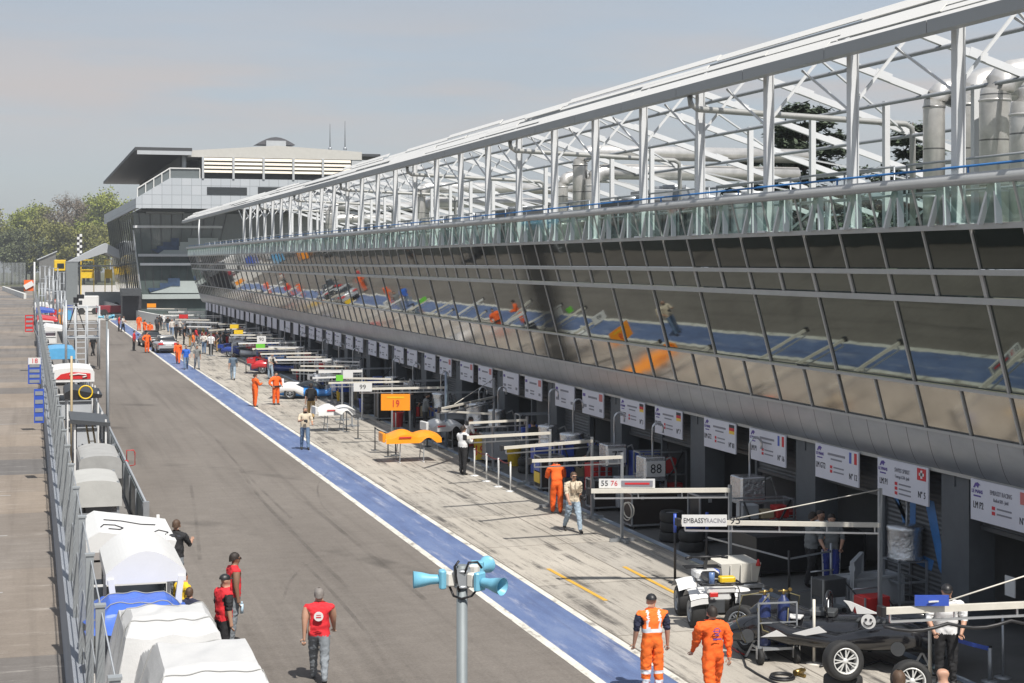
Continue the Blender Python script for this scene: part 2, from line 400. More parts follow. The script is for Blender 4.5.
g = NG('rounded_grey_metal_cladding'); cc = g.coord()
sep = g.n('ShaderNodeSeparateXYZ'); g.l(cc, sep.inputs[0])
fr = g.math('FRACT', g.math('MULTIPLY', sep.outputs[1], 1/.8575)); line = g.math('LESS_THAN', fr, .03)
n = g.noise(g.coord((1,.3,1)), 1.5, 5)
c = g.ramp(n, [(.3,(.27,.295,.325)),(.7,(.39,.41,.44))]); g.l(g.mix(line, c, (.10,.105,.11)), g.b.inputs['Base Color'])
g.b.inputs['Metallic'].default_value = .55; g.b.inputs['Roughness'].default_value = .33; g.bump(g.noise(g.coord(), .9, 2), .12, .05)
CLAD = g.m

pit = thing('pit_building', 'long grey pit building with leaning mirrored windows over a row of open garages', 'building', (19, YB0, 0))
YM = KY(17.66, 961.5); PITCH = 1.715
n0 = -int((YM-YB0)/PITCH)-1; YS = YM+n0*PITCH; NP = int((YB1-YS)/PITCH)
YE = YS+NP*PITCH
# rows of glass; every pane is a mesh of its own
_pm = {}
def pane_row(name, m0, m1, m, step, jit):
    (x0, z0), (x1, z1) = prof(m0), prof(m1)
    proto = None
    for i in range(0, NP, step):
        b = MB(); w_ = PITCH*step; a = RND.uniform(-jit, jit); e = RND.uniform(-jit, jit)
        nrm = VV((-(z0-z1), 0, -(x1-x0))).normalized()
        q = [(x0,0,z0),(x0,w_,z0),(x1,w_,z1),(x1,0,z1)]
        q = [VV(p)+nrm*(a*(1 if p[1] > 0 else -1)+e*(1 if p[2] == z0 else -1)) for p in q]
        b.face([(p.x, p.y+YS+i*PITCH, p.z) for p in q]); b.build(name, m, pit, w=True, fix=False)
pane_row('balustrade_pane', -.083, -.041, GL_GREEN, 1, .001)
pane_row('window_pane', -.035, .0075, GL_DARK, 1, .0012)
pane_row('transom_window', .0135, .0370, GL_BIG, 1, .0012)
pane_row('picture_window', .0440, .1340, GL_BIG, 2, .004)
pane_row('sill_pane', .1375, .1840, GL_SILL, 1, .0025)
fb = MB()
def fpt(m, Y, out=.03):
    x, z = prof(m); return VV((x-out*.966, Y, z-out*.259))
for m0, m1, hh, o in ((-.041,-.035,.10,.035),(.0075,.0135,.10,.04),(.037,.044,.11,.045),(.134,.1375,.07,.04),(.184,.187,.06,.03)):
    mm = (m0+m1)/2; fb.bar(fpt(mm,YS,o), fpt(mm,YE,o), .07, abs(m1-m0)*18)
for i in range(NP+1):
    Y = YS+i*PITCH
    for m0, m1, wd_ in ((-.083,-.041,.05),(-.035,.0075,.055),(.0135,.037,.11),(.1375,.184,.055)): fb.bar(fpt(m0,Y,.018), fpt(m1,Y,.018), .035, wd_)
    if i % 2 == 0: fb.bar(fpt(.044,Y,.02), fpt(.134,Y,.02), .04, .065)
fb.build('facade_frame', FRAME, pit, w=True)
cb = MB(); x, z = prof(-.0885); cb.tube((x-.02,YS,z), (x-.02,YE,z), .115, 12); cb.build('coping_tube', mat('light_grey_coping', (.45,.46,.46), .45, .2, var=.12, scale=1), pit, w=True)
rb = MB(); rb.tube((17.05,YS,9.42), (17.05,YE,9.42), .026, 6)
for i in range(0, NP, 3): rb.tube((17.05,YS+i*PITCH,9.1), (17.05,YS+i*PITCH,9.42), .022, 5)
rb.build('safety_rail', mat('rail_blue', (.03,.16,.42), .45, var=.1), pit, w=True)
gb = MB()
for i in range(0, NP-2, 3):
    Y = YS+i*PITCH+.4
    for zz in (9.75, 9.1): gb.tube((18.7,Y,zz), (18.7,Y+4.6,zz), .03, 6)
    for yy in (Y, Y+2.3, Y+4.6): gb.tube((18.7,yy,8.3), (18.7,yy,9.75), .028, 6)
gb.build('deck_railing', GREYS, pit, w=True)
db = MB(); db.box((24.2,(YS+YE)/2,8.2), (13.6,YE-YS,.2)); db.build('roof_deck', mat('roof_deck_grey', (.20,.22,.20), .8, var=.2, scale=1), pit, w=True)
sp = MB()
for zc, w_ in ((0, .10),):
    sp.bar((16.95,-.30,8.3), (17.02,-.13,9.08), .13, .05); sp.bar((16.95,.30,8.3), (17.02,.04,9.08), .13, .05)
    sp.bar((17.02,-.16,9.05), (17.02,.06,9.05), .11, .08)
proto = sp.build('balustrade_support', STEELW, pit); 
for i in range(NP):
    o = proto if i == 0 else dup(proto, parent=pit); o.location = (-19, YS+(i+.5)*PITCH-YB0, 0)
# rounded cladding below the glass, curling under to the soffit
(xa, za) = prof(.187); xb, zb = prof(.2274)
pr = []
for j in range(11):
    t = j/10.; p0, p1, p2 = VV((xa,0,za)), VV((xa+.13,0,zb+.08)), VV((18.62,0,zb-.06))
    q = p0*(1-t)**2+p1*2*t*(1-t)+p2*t*t; pr.append((q.x, q.z))
bb = MB(); bb.grid(lambda a, t: (lambda p: (p[0], YS+a*(YE-YS), p[1]))(pr[int(round(t*10))]), 1, 10)
bb.build('rounded_cladding', CLAD, pit, w=True)
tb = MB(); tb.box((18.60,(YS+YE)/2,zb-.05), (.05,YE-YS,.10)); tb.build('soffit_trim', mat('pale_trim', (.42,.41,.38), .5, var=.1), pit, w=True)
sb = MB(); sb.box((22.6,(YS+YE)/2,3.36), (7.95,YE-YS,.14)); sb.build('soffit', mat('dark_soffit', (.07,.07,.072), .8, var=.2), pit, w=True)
nb = MB(); nb.ext([(17.0,YE+.02,8.3),(17.0,YE+.02,9.0),(xa,YE+.02,za),(18.65,YE+.02,zb),(30.8,YE+.02,zb),(30.8,YE+.02,8.3)], (0,.2,0))
nb.build('end_wall', mat('grey_end_wall', (.22,.23,.24), .7, var=.15), pit, w=True)
# garages: columns, rolled doors, dark rooms behind
SIGN_Y = KY(19.38, 973.0)
BAY = 6.79; YC0 = SIGN_Y+.85
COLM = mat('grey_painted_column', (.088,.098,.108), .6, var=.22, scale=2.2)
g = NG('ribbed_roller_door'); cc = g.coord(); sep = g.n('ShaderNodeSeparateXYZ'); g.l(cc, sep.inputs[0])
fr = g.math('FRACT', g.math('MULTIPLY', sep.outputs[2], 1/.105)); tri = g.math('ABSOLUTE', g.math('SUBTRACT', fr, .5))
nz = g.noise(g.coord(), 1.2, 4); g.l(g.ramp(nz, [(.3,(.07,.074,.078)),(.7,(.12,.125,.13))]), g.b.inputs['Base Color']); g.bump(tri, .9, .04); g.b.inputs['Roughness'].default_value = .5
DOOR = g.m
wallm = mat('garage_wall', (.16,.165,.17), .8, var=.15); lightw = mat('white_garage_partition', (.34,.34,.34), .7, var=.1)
bays = range(-1, 24)
colp = MB(); colp.box((18.98,0,1.64), (.62,1.05,3.28)); colp.box((18.655,0,3.02), (.03,.05,.3)); cproto = None
for n_ in bays:
    Y = YC0+n_*BAY
    if Y > YE-.6 or Y < YS: continue
    if cproto is None: cproto = colp.build('column', COLM, pit); o = cproto
    else: o = dup(cproto, parent=pit)
    o.location = (-19, Y-YB0, 0)
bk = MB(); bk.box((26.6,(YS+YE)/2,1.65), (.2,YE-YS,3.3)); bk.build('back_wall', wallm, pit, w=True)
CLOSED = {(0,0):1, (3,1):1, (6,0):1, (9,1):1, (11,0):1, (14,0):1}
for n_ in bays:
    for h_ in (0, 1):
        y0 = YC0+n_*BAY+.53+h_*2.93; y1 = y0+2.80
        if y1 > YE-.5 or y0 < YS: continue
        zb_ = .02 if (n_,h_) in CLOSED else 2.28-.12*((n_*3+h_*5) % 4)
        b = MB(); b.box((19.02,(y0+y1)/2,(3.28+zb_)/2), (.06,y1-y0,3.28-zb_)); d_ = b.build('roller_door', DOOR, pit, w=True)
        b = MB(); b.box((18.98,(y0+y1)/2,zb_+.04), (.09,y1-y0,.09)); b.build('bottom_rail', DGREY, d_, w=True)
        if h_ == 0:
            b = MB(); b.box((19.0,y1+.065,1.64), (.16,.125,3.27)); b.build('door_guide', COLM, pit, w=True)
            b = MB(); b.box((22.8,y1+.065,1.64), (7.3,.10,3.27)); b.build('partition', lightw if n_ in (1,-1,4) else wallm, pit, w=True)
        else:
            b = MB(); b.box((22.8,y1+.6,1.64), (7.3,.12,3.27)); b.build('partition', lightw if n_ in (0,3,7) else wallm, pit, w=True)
# blue brush strokes painted on the nearest closed door
yS = YC0+.53
b = MB()
for pts in ([(.15,2.3),(.45,2.3),(1.0,.9),(1.25,1.3),(.62,2.0)],[(1.0,2.35),(1.25,2.35),(1.22,1.25),(1.0,1.25)],[(1.6,2.35),(2.0,2.35),(2.35,1.3),(2.45,.7),(2.2,.9)],[(.2,.95),(1.9,.8),(2.0,1.05),(.3,1.2)]):
    b.face([(18.985, yS+2.8-p[0], p[1]) for p in pts])
b.build('painted_emblem', mat('blue_door_paint', (.05,.20,.50), .5, var=.3, scale=3), pit, w=True)
b = MB()
for (n_, dy) in ((-1,3.6),(0,-.2)):
    pass
b.box((18.66,YC0-BAY+BAY-2.0,1.15),(.02,.34,.40)); b.build('notice_plate', WHITE, pit, w=True)

# ---------------- open steel roof frame above the deck
ROOFW = mat('white_roof_sheet', (.74,.73,.70), .45, var=.06, scale=.7, stretch=(1,.2,1))
FASC = mat('grey_fascia', (.33,.34,.345), .5, .1, var=.08, scale=.6, stretch=(1,.2,1))
can = thing('steel_roof_frame', 'white open steel roof frame with posts and slatted edge running above the pit building deck', 'roof frame', (17.2, YB0, 8.3))
PP = 4.15; YP = KY(18.0, 960.0); np0 = -int((YP-YS)/PP); YPS = YP+np0*PP; NPP = int((YE-1-YPS)/PP)+1
XF, ZF0, ZF1, XR, ZR = 16.55, 12.0, 12.25, 17.95, 13.08
b = MB()
for i in range(NPP):
    b.box((XF, YPS+(i+.5)*PP, (ZF0+ZF1)/2), (.10, PP-.025, ZF1-ZF0))
    b.box((XF+.15, YPS+(i+.5)*PP, ZF0+.03), (.20, PP-.02, .04))
b.build('fascia', FASC, can, w=True)
b = MB(); NR = 5
for r_ in range(NR):
    i = 0
    while i < NPP:
        seg = min(RND.choice((1,2,2,3,4)), NPP-i); dz = RND.choice((0,0,.02,.05,-.05,.08)) if r_ else 0; sm_ = .80 if RND.random() < .5 or r_ == NR-1 else .50
        if r_ and RND.random() < .05: i += seg; continue
        x_, z_ = XF-.03+.29*r_, ZF1-.01+.185*r_+dz; y0, y1 = YPS+i*PP+.02, YPS+(i+seg)*PP-.02
        b.ext([(x_,y0,z_),(x_+.17*sm_,y0,z_+.20*sm_),(x_+.17*sm_,y1,z_+.20*sm_),(x_,y1,z_)], (.018,0,-.018)); i += seg
b.build('roof_slats', ROOFW, can, w=True)
b = MB()
for r_ in range(1, NR): b.box((XF+.29*r_-.02, YPS+NPP*PP/2, ZF1+.185*r_-.10), (.03, NPP*PP, .13))
b.build('slat_bearers', FASC, can, w=True)  # added grey strips behind the slats, standing for shadow lines in the gaps
SL = -.315
def zr(x): return ZR-.1+SL*(x-XR)
pp_ = MB(); pp_.box((17.2,0,(8.3+12.45)/2), (.16,.09,12.45-8.3)); 
for sx in (-1,1): pp_.box((17.2+sx*.09,0,(8.3+12.45)/2), (.022,.19,12.45-8.3))
pp_.box((17.2,0,8.33), (.42,.42,.05))
rp = MB(); rp.bar((XF+.1,0,ZF0+.12), (XR,0,ZR-.12), .14, .16); rp.bar((XR-.05,0,ZR-.12), (29.6,0,zr(29.6)), .12, .17)
for xx in (20.3, 23.4, 26.5): rp.bar((xx-.22,0,zr(xx-.22)), (xx+.22,0,zr(xx+.22)), .15, .21)
kb = MB(); kb.bar((17.2,0,11.0), (18.7,0,zr(18.7)), .06); kb.bar((17.2,.1,10.9), (17.0,2.0,12.0), .045)

p2 = MB(); p2.box((21.6,0,(8.3+zr(21.6))/2), (.15,.15,zr(21.6)-8.3))
p3 = MB(); p3.box((27.6,0,(8.3+zr(27.6))/2), (.16,.16,zr(27.6)-8.3))
protos = [('post',pp_,STEELW),('rafter',rp,STEELW),('knee_brace',kb,STEELW),('inner_post',p2,STEELW),('rear_post',p3,STEELW)]
made = {}
NPO = int((139-YPS)/PP)+1
for i in range(NPO):
    for nm, bm_, m_ in protos:
        if i == 0: made[nm] = o = bm_.build(nm, m_, can)
        else: o = dup(made[nm], parent=can)
        o.location = (-17.2, YPS+i*PP-YB0+(PP/2 if nm in ('inner_post','secondary_rafter') else 0), -8.3)
for xx, r in ((17.0,.05),(19.4,.055),(21.4,.055),(23.4,.055),(25.4,.055),(27.6,.055)):
    b = MB(); z_ = (zr(xx)-.16) if xx > XR else 12.35
    b.tube((xx,YPS,z_), (xx,YPS+((NPP if xx < 18 else NPO)-1)*PP,z_), r, 6); b.build('purlin', GREYS, can, w=True)
DP = mat('grey_drain_pipe', (.42,.42,.40), .4, .4, var=.12)
for i in range(1, NPO, 4):
    Y = YPS+i*PP-.35; b = MB()
    b.path([(16.75,Y,12.0),(16.78,Y,11.78),(16.95,Y,11.66),(23.2,Y,11.42),(23.4,Y,11.32),(23.42,Y,11.1),(23.42,Y,8.3)], .085, 8); b.build('drain_pipe', DP, can, w=True)
# diagonal lattice ties in the roof plane
b = MB()
for i in range(0, NPO-1, 2):
    Y = YPS+i*PP; b.bar((18.2,Y,zr(18.2)-.05), (23.4,Y+PP,zr(23.4)-.05), .05); b.bar((23.4,Y+PP,zr(23.4)-.05), (27.6,Y,zr(27.6)-.05), .05)
    b.bar((27.6,Y,zr(27.6)), (27.6,Y+PP,8.4), .06)
b.build('roof_ties', STEELW, can, w=True)

b = MB(); b.tube((17.2,YPS+(NPP-3)*PP,8.3), (17.2,YPS+(NPP-3)*PP,12.2), .09, 8); b.build('end_post', STEELW, can, w=True)
# ventilation ducts on the deck
g = NG('bright_duct_metal'); cc = g.coord(); n = g.noise(cc, 2.5, 5, .65)
sep = g.n('ShaderNodeSeparateXYZ'); g.l(cc, sep.inputs[0])
l1 = g.math('LESS_THAN', g.math('FRACT', g.math('MULTIPLY', sep.outputs[2], .95)), .035)
c = g.ramp(n, [(.3,(.52,.51,.49)),(.7,(.72,.70,.67))]); g.l(g.mix(l1, c, (.2,.2,.2)), g.b.inputs['Base Color'])
g.b.inputs['Metallic'].default_value = .55; g.b.inputs['Roughness'].default_value = .34; g.bump(n, .08, .03)
DUCT = g.m
def elbow(b, x, y, z0, z1, r, run, dx=1, dy=0):
    R_ = r*1.9; pts = [(x,y,z0),(x,y,z1-R_)]
    for j in range(1, 6):
        a = math.pi/2*j/5; pts.append((x+dx*R_*(1-math.cos(a)), y+dy*R_*(1-math.cos(a)), z1-R_+R_*math.sin(a)))
    pts.append((x+dx*(R_+run), y+dy*(R_+run), z1)); b.path(pts, r, 14)
    for zz in (z0+.9, z1-R_): b.lathe([(r,0),(r*1.05,.01),(r*1.05,.05),(r,.06)], (x,y,zz), n=14, caps=False)
def duct(lbl, u, k, z1, r, run, dx=1, dy=0, z0=8.3):
    Y = KY(k, u); X = k*CT; t = thing('ventilation_duct', lbl, 'duct', (X,Y,8.3), 0, 'silver ventilation ducts on the pit roof')
    b = MB(); elbow(b, X, Y, z0, z1, r, run, dx, dy); b.build('duct_pipe', DUCT, t, w=True)
    b = MB(); b.lathe([(r+.14,0),(r+.14,.06),(r+.03,.10),(r+.03,.16)], (X,Y,8.3), n=14); b.build('base_flange', DUCT, t, w=True)
duct('thin tall silver duct, leftmost upright of the group at the right end of the roof', 934, 22.6, 11.95, .27, 4)
duct('wide silver duct with a high bend, behind the broad white post at the right', 968, 23.4, 12.15, .35, 5)
duct('short silver duct with the lowest bend, tucked between two taller ducts at the right', 978, 24.6, 11.4, .28, 5)
duct('widest tall silver duct, bending just left of the thin post at the right edge', 995, 22.4, 12.0, .36, 5)
duct('low silver duct half hidden right of the widest tall duct', 1010, 24.0, 11.1, .26, 5)
duct('rightmost silver duct, cut by the edge of the picture', 1026, 22.0, 11.5, .36, 5)
duct('silver duct standing left of the long paired pipes in the middle of the roof', 562, 23.0, 11.3, .26, 2)
duct('upper of two long silver pipes crossing the middle of the roof', 580, 22.2, 12.05, .30, 9.5)
duct('lower of two long silver pipes crossing the middle of the roof', 592, 22.6, 11.25, .32, 8.5)
duct('upper of two bent silver pipes in the left half of the roof frame', 420, 22.4, 11.9, .32, 9)
duct('lower of two bent silver pipes in the left half of the roof frame', 424, 22.9, 11.1, .32, 8.5)
duct('upper silver pipe far down the roof near the control tower', 330, 22.4, 11.8, .34, 9)
duct('lower silver pipe far down the roof near the control tower', 333, 22.9, 10.9, .34, 9)
# ---------------- race control tower beyond the end of the pits
YT = 210.0
def T(u, v, dy=0.0):
    x = XY(u, YT+dy); return VV((x, YT+dy, ZV(v, DD(x, YT+dy))))
tw = thing('control_tower', 'grey race control tower with overhanging roof, louvres and leaning glass front', 'building', (20, YT, 0))
g = NG('grey_cladding_tiles'); br = g.n('ShaderNodeTexBrick'); br.offset = 0; br.inputs['Scale'].default_value = 1; br.inputs['Brick Width'].default_value = 1.25; br.inputs['Row Height'].default_value = 1.25; br.inputs['Mortar Size'].default_value = .03
br.inputs['Color1'].default_value = (.40,.43,.46,1); br.inputs['Color2'].default_value = (.45,.475,.505,1); br.inputs['Mortar'].default_value = (.24,.26,.28,1)
tc = g.n('ShaderNodeTexCoord'); sep = g.n('ShaderNodeSeparateXYZ'); g.l(tc.outputs['Object'], sep.inputs[0]); cmb = g.n('ShaderNodeCombineXYZ')
g.l(g.math('ADD', sep.outputs[0], sep.outputs[1]), cmb.inputs[0]); g.l(sep.outputs[2], cmb.inputs[1]); g.l(cmb.outputs[0], br.inputs['Vector']); g.l(br.outputs[0], g.b.inputs['Base Color']); g.b.inputs['Roughness'].default_value = .45
TILE = g.m
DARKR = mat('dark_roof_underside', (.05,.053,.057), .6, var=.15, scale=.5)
BEIGE = mat('cream_louvre', (.62,.57,.48), .55, var=.08)
x0 = T(136,200).x; x1 = T(415,200).x; DEP = 92.0
zb = T(136,208).z; zp0 = T(136,198).z; zp1 = T(170,178).z; xk = T(170,178).x
zroof = T(135,149).z
# storey with the tiled parapet
b = MB(); b.ext([(x0,YT,zb),(x1,YT,zb),(x1,YT,zp1),(xk,YT,zp1),(x0,YT,zp0)], (0,.4,0)); b.build('tiled_front_wall', TILE, tw, w=True)
b = MB(); b.ext([(x0,YT+.4,zb),(x0,YT+.4,zp0),(x0,YT+DEP,zp0+.5),(x0,YT+DEP,zb)], (.4,0,0)); b.build('tiled_side_wall', TILE, tw, w=True)
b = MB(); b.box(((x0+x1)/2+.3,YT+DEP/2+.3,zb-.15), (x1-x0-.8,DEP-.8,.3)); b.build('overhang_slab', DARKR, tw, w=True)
b = MB()
for ua, ub, va, vb in ((207,247,187.5,194.5),(258,300,187.5,194.5),(312,350,187.5,194.5)):
    p, q = T(ua,vb,-.06), T(ub,va,-.06); b2 = MB(); b2.box(((p.x+q.x)/2,YT+.0,(p.z+q.z)/2), (q.x-p.x,.14,q.z-p.z)); b2.build('strip_window', DGLASS, tw, w=True)
# top storey: louvres and dark gap, then the pale gable
zl0, zl1 = T(203,187).z-.4, T(203,157).z
xl0, xl1 = T(203,170).x, T(352,170).x
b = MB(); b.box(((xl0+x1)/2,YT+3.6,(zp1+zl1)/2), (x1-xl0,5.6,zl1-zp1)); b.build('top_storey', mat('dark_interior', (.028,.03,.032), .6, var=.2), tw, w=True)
nL = 5; wL = (xl1-xl0)/nL; za = T(203,173).z
for i in range(nL):
    f_ = MB(); f_.box((xl0+i*wL,YT+.0,(zp1+zl1)/2), (.28,.3,zl1-zp1)); f_.build('louvre_post', GREYW, tw, w=True)
    lv = MB()
    for j in range(4):
        zz = za+(zl1-za)*(j+.5)/4; lv.box((xl0+(i+.5)*wL,YT+.12,zz), (wL-.3,.08,(zl1-za)/4*.80), R=Matrix.Rotation(-.45,3,'X'))
    lv.build('louvre_panel', BEIGE, tw, w=True)
p = T(352,150); b = MB(); b.box(((xl1+x1)/2,YT+.7,(zp1+zl1)/2), (x1-xl1,1.0,zl1-zp1)); b.build('end_panel', GREYW, tw, w=True)
xa, xm, xe = T(188,150).x, T(277,145).x, T(362,150).x
b = MB(); b.ext([(xa,YT+.12,zl1),(xe,YT+.12,zl1),(xe,YT+.12,T(362,152).z),(xm,YT+.12,T(277,145.5).z),(xa,YT+.12,T(188,150.5).z)], (0,.44,0)); b.build('gable', mat('pale_gable', (.50,.49,.46), .5, var=.08), tw, w=True)
b = MB(); b.ext([(xa,YT+.56,T(188,150.5).z-.2),(xm,YT+.56,T(277,145.5).z-.2),(xe,YT+.56,T(362,152).z-.2),(xe,YT+.56,zl1),(xa,YT+.56,zl1)], (0,DEP-1,0)); b.build('main_roof', GREYW, tw, w=True)
b = MB(); zd = T(277,146).z
pts = [(xm-2.6+5.2*j/8., YT+1.0, zd+.25+1.0*math.sin(math.pi*j/8.)) for j in range(9)]
b.ext(pts, (0,3,0)); b.build('roof_vent', mat('dark_vent', (.10,.10,.11), .5), tw, w=True)
b = MB(); b.box((xm,YT+.9,zd+.3), (2.6,.3,.9)); b.build('vent_panel', GREYW, tw, w=True)
# the great flat roof over the terrace, running back along the side
xo = T(135,149).x; xc = T(192,149).x
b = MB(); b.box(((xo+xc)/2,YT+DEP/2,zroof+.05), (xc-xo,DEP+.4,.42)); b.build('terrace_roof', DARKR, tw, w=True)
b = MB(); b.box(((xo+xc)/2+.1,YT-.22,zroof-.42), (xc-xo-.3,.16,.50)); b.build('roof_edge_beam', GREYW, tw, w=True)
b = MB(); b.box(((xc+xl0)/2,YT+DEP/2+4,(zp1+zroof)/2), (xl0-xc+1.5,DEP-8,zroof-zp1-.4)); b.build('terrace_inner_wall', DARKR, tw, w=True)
xp_ = T(185,165).x; b = MB(); b.tube((xp_,YT+1.2,zp1), (xp_,YT+1.2,zroof), .3, 10); b.build('terrace_column', GREYW, tw, w=True)
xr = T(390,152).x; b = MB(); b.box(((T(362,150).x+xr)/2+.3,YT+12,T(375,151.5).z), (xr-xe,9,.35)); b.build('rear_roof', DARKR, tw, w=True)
# terrace railing
rl = MB(); zr1 = T(170,168).z; zr0 = T(138,188).z; xrr = T(200,170).x
rl.bar((x0+.2,YT+.2,zr0), (xk,YT+.2,zr1), .14); rl.bar((xk,YT+.2,zr1), (xrr,YT+.2,zr1), .14)
for i in range(5):
    f_ = i/4.; xx = x0+.2+(xk-x0-.2)*f_; rl.bar((xx,YT+.2,zp0+(zp1-zp0)*f_-.05), (xx,YT+.2,zr0+(zr1-zr0)*f_), .12)
rl.bar((xrr,YT+.2,zp1), (xrr,YT+.2,zr1), .12)
rl.build('terrace_railing', WHITE, tw, w=True)
b = MB(); b.ext([(x0+.25,YT+.3,zp0),(xk,YT+.3,zp1),(xrr,YT+.3,zp1),(xrr,YT+.3,zr1),(xk,YT+.3,zr1),(x0+.25,YT+.3,zr0)], (0,.03,0)); b.build('railing_glass', mat('smoked_railing_glass', (.13,.15,.155), .12, var=.1, spec=.7), tw, w=True)
# glass body below, narrowing downwards; tiers of seats behind it
GB = mat('green_tinted_tower_glass', (.085,.11,.105), .06, .0, var=.45, scale=.16, spec=1.0)
z1 = zb-.3; zg0 = 0.0
gx0t, gx0b, gx1t, gx1b = T(133,215,6).x, T(142,300,6).x, T(232,215,6).x, T(213,300,6).x
gy = YT+6
b = MB(); b.ext([(gx0t,gy,z1),(gx0b,gy,zg0),(gx1b+7,gy,zg0),(gx1t+7,gy,z1)], (0,1.0,0)); b.build('glass_front', GB, tw, w=True)
b = MB(); xs0, xs1 = T(133,220,6).x, T(142,300,6).x
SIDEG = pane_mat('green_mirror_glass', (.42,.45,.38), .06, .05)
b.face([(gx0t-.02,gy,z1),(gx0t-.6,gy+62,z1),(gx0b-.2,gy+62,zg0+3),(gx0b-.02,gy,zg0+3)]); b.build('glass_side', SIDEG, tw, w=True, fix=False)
TIER = mat('pale_tier_concrete', (.36,.40,.39), .55, var=.12, scale=.4); SEATB = mat('blue_seat_rows', (.03,.06,.12), .5, var=.6, scale=1.6)
def step(pts, dy, m, name):
    b = MB(); b.ext([T(u,v,6-dy) for u, v in pts], (0,.25,0)); return b.build(name, m, tw, w=True)
step([(158,254),(164,250),(172,250),(172,246),(180,246),(180,242),(188,242),(188,238),(218,238),(219,254)], .15, TIER, 'stepped_tier')
step([(150,293),(162,289),(162,286),(171,286),(171,281),(213,281),(214,293)], .15, TIER, 'stepped_tier')
step([(150,249),(157,249),(157,246),(163,246),(163,242),(171,242),(171,238),(179,238),(179,250),(164,250),(158,253)], .22, SEATB, 'seat_rows')
step([(148,288),(160,288),(160,283),(168,283),(168,278),(180,278),(180,286),(171,286),(162,289),(150,292)], .22, SEATB, 'seat_rows')
for v0, v1, ua, ub, m_ in ((226,227.8,133,222,STEELW),(263,265.5,140,215,STEELW),(254,256.5,138,218,GREYW),(294,299,142,213,TIER),(208.5,213.5,146,184,GREYW)):
    b = MB(); p, q = T(ua,v1,5.6), T(ub,v0,5.6); b.box(((p.x+q.x)/2,YT+5.4,(p.z+q.z)/2), (q.x-p.x,.5,q.z-p.z)); b.build('facade_band', m_, tw, w=True)
mu = MB()
for i in range(9):
    f_ = (i+.5)/9; mu.bar((gx0t+(gx1t-gx0t)*f_,gy-.05,z1), (gx0b+(gx1b-gx0b)*f_,gy-.05,4), .09)
for i in range(14):
    yy = gy+2+i*4.4; mu.bar((gx0t-.08-.6*(yy-gy)/62,yy,z1), (gx0b-.08,yy,3), .10)
mu.build('glass_mullions', DGREY, tw, w=True)
b = MB(); p = T(138,250,5); b.bar(T(133,230,5.5), T(141,292,5.5), .16); b.build('corner_mast', GREYS, tw, w=True)
b = MB(); p = T(121,296,3); q = T(140,288,3); b.box(((p.x+q.x)/2,YT+3.5,(p.z+q.z)/2), (q.x-p.x,5,.9))
for du in (121,127,133,139): b.bar(T(du,294,1), T(du,281,1), .07)
b.bar(T(121,281,1), T(139,281,1), .07); b.build('side_landing', DGREY, tw, w=True)
b = MB(); b.box(((T(124,300,4).x+T(140,300,4).x)/2,YT+6,2.0), (2.4,4,4.0)); b.build('ground_floor_box', mat('dark_ground_floor', (.035,.035,.04), .6, var=.3), tw, w=True)
b = MB(); b.box((gx1t+12,YT+16,(z1+0)/2), (20,18,z1)); b.build('rear_block', TILE, tw, w=True)
for u_, vt in ((330,124),(345,121)):
    t = thing('antenna_mast', 'thin radio mast on the control tower roof, %s of the two' % ('left and shorter' if u_ == 330 else 'right and taller'), 'antenna', T(u_,150,6)); p = T(u_,150,6); q = T(u_,vt,6)
    b = MB(); b.tube(p, q, .07, 5, .03); b.build('mast', DGREY, t, w=True)
    b = MB(); b.lathe([(.25,0),(.25,.3),(.1,.4)], p, n=8); b.build('mast_foot', GREYS, t, w=True)
# ---------------- pit wall: barrier, fence, lane barrier
t = thing('pit_wall', 'long low concrete wall between the straight and the pit lane with a pale flat top', 'wall', (.78,-10,0))
PW = mat('pit_wall_concrete', (.27,.29,.32), .75, var=.14, scale=1.2, stretch=(1,.2,1))
b = MB(); b.ext([(.62,-10,0),(.94,-10,0),(.90,-10,1.0),(.66,-10,1.0)], (0,330,0)); b.build('wall_body', PW, t, w=True)
b = MB(); b.ext([(.945,-10,.78),(1.02,-10,.78),(1.0,-10,.985),(.905,-10,.985)], (0,330,0))
g = NG('red_white_kerb_paint'); sep = g.n('ShaderNodeSeparateXYZ'); g.l(g.coord(), sep.inputs[0]); fl = g.math('GREATER_THAN', g.math('FRACT', g.math('MULTIPLY', sep.outputs[1], .42)), .5)
nz = g.noise(g.coord(), 5, 6, .7); c = g.mix(fl, (.52,.50,.47), (.36,.12,.12)); g.l(g.mix(g.ramp(nz, [(.42,(0,0,0)),(.6,(1,1,1))]), c, (.40,.37,.34)), g.b.inputs['Base Color']); g.b.inputs['Roughness'].default_value = .8
b.build('painted_ledge', g.m, t, w=True)
t = thing('catch_fence', 'tall grey chain link catch fence with square posts standing behind the pit wall', 'fence', (.82,-10,0))
g = NG('chain_link_mesh'); sep = g.n('ShaderNodeSeparateXYZ'); g.l(g.coord(), sep.inputs[0])
def wires(op):
    a = g.math('FRACT', g.math('MULTIPLY', g.math(op, sep.outputs[1], sep.outputs[2]), 8.0)); return g.math('GREATER_THAN', g.math('ABSOLUTE', g.math('SUBTRACT', a, .5)), .44)
al = g.math('MAXIMUM', wires('ADD'), wires('SUBTRACT'))
tr = g.n('ShaderNodeBsdfTransparent'); ms = g.n('ShaderNodeMixShader'); g.l(al, ms.inputs[0]); g.l(tr.outputs[0], ms.inputs[1]); g.l(g.b.outputs[0], ms.inputs[2]); g.l(ms.outputs[0], g.out.inputs[0])
g.b.inputs['Base Color'].default_value = (.30,.31,.31,1); g.b.inputs['Roughness'].default_value = .5
CHAIN = g.m
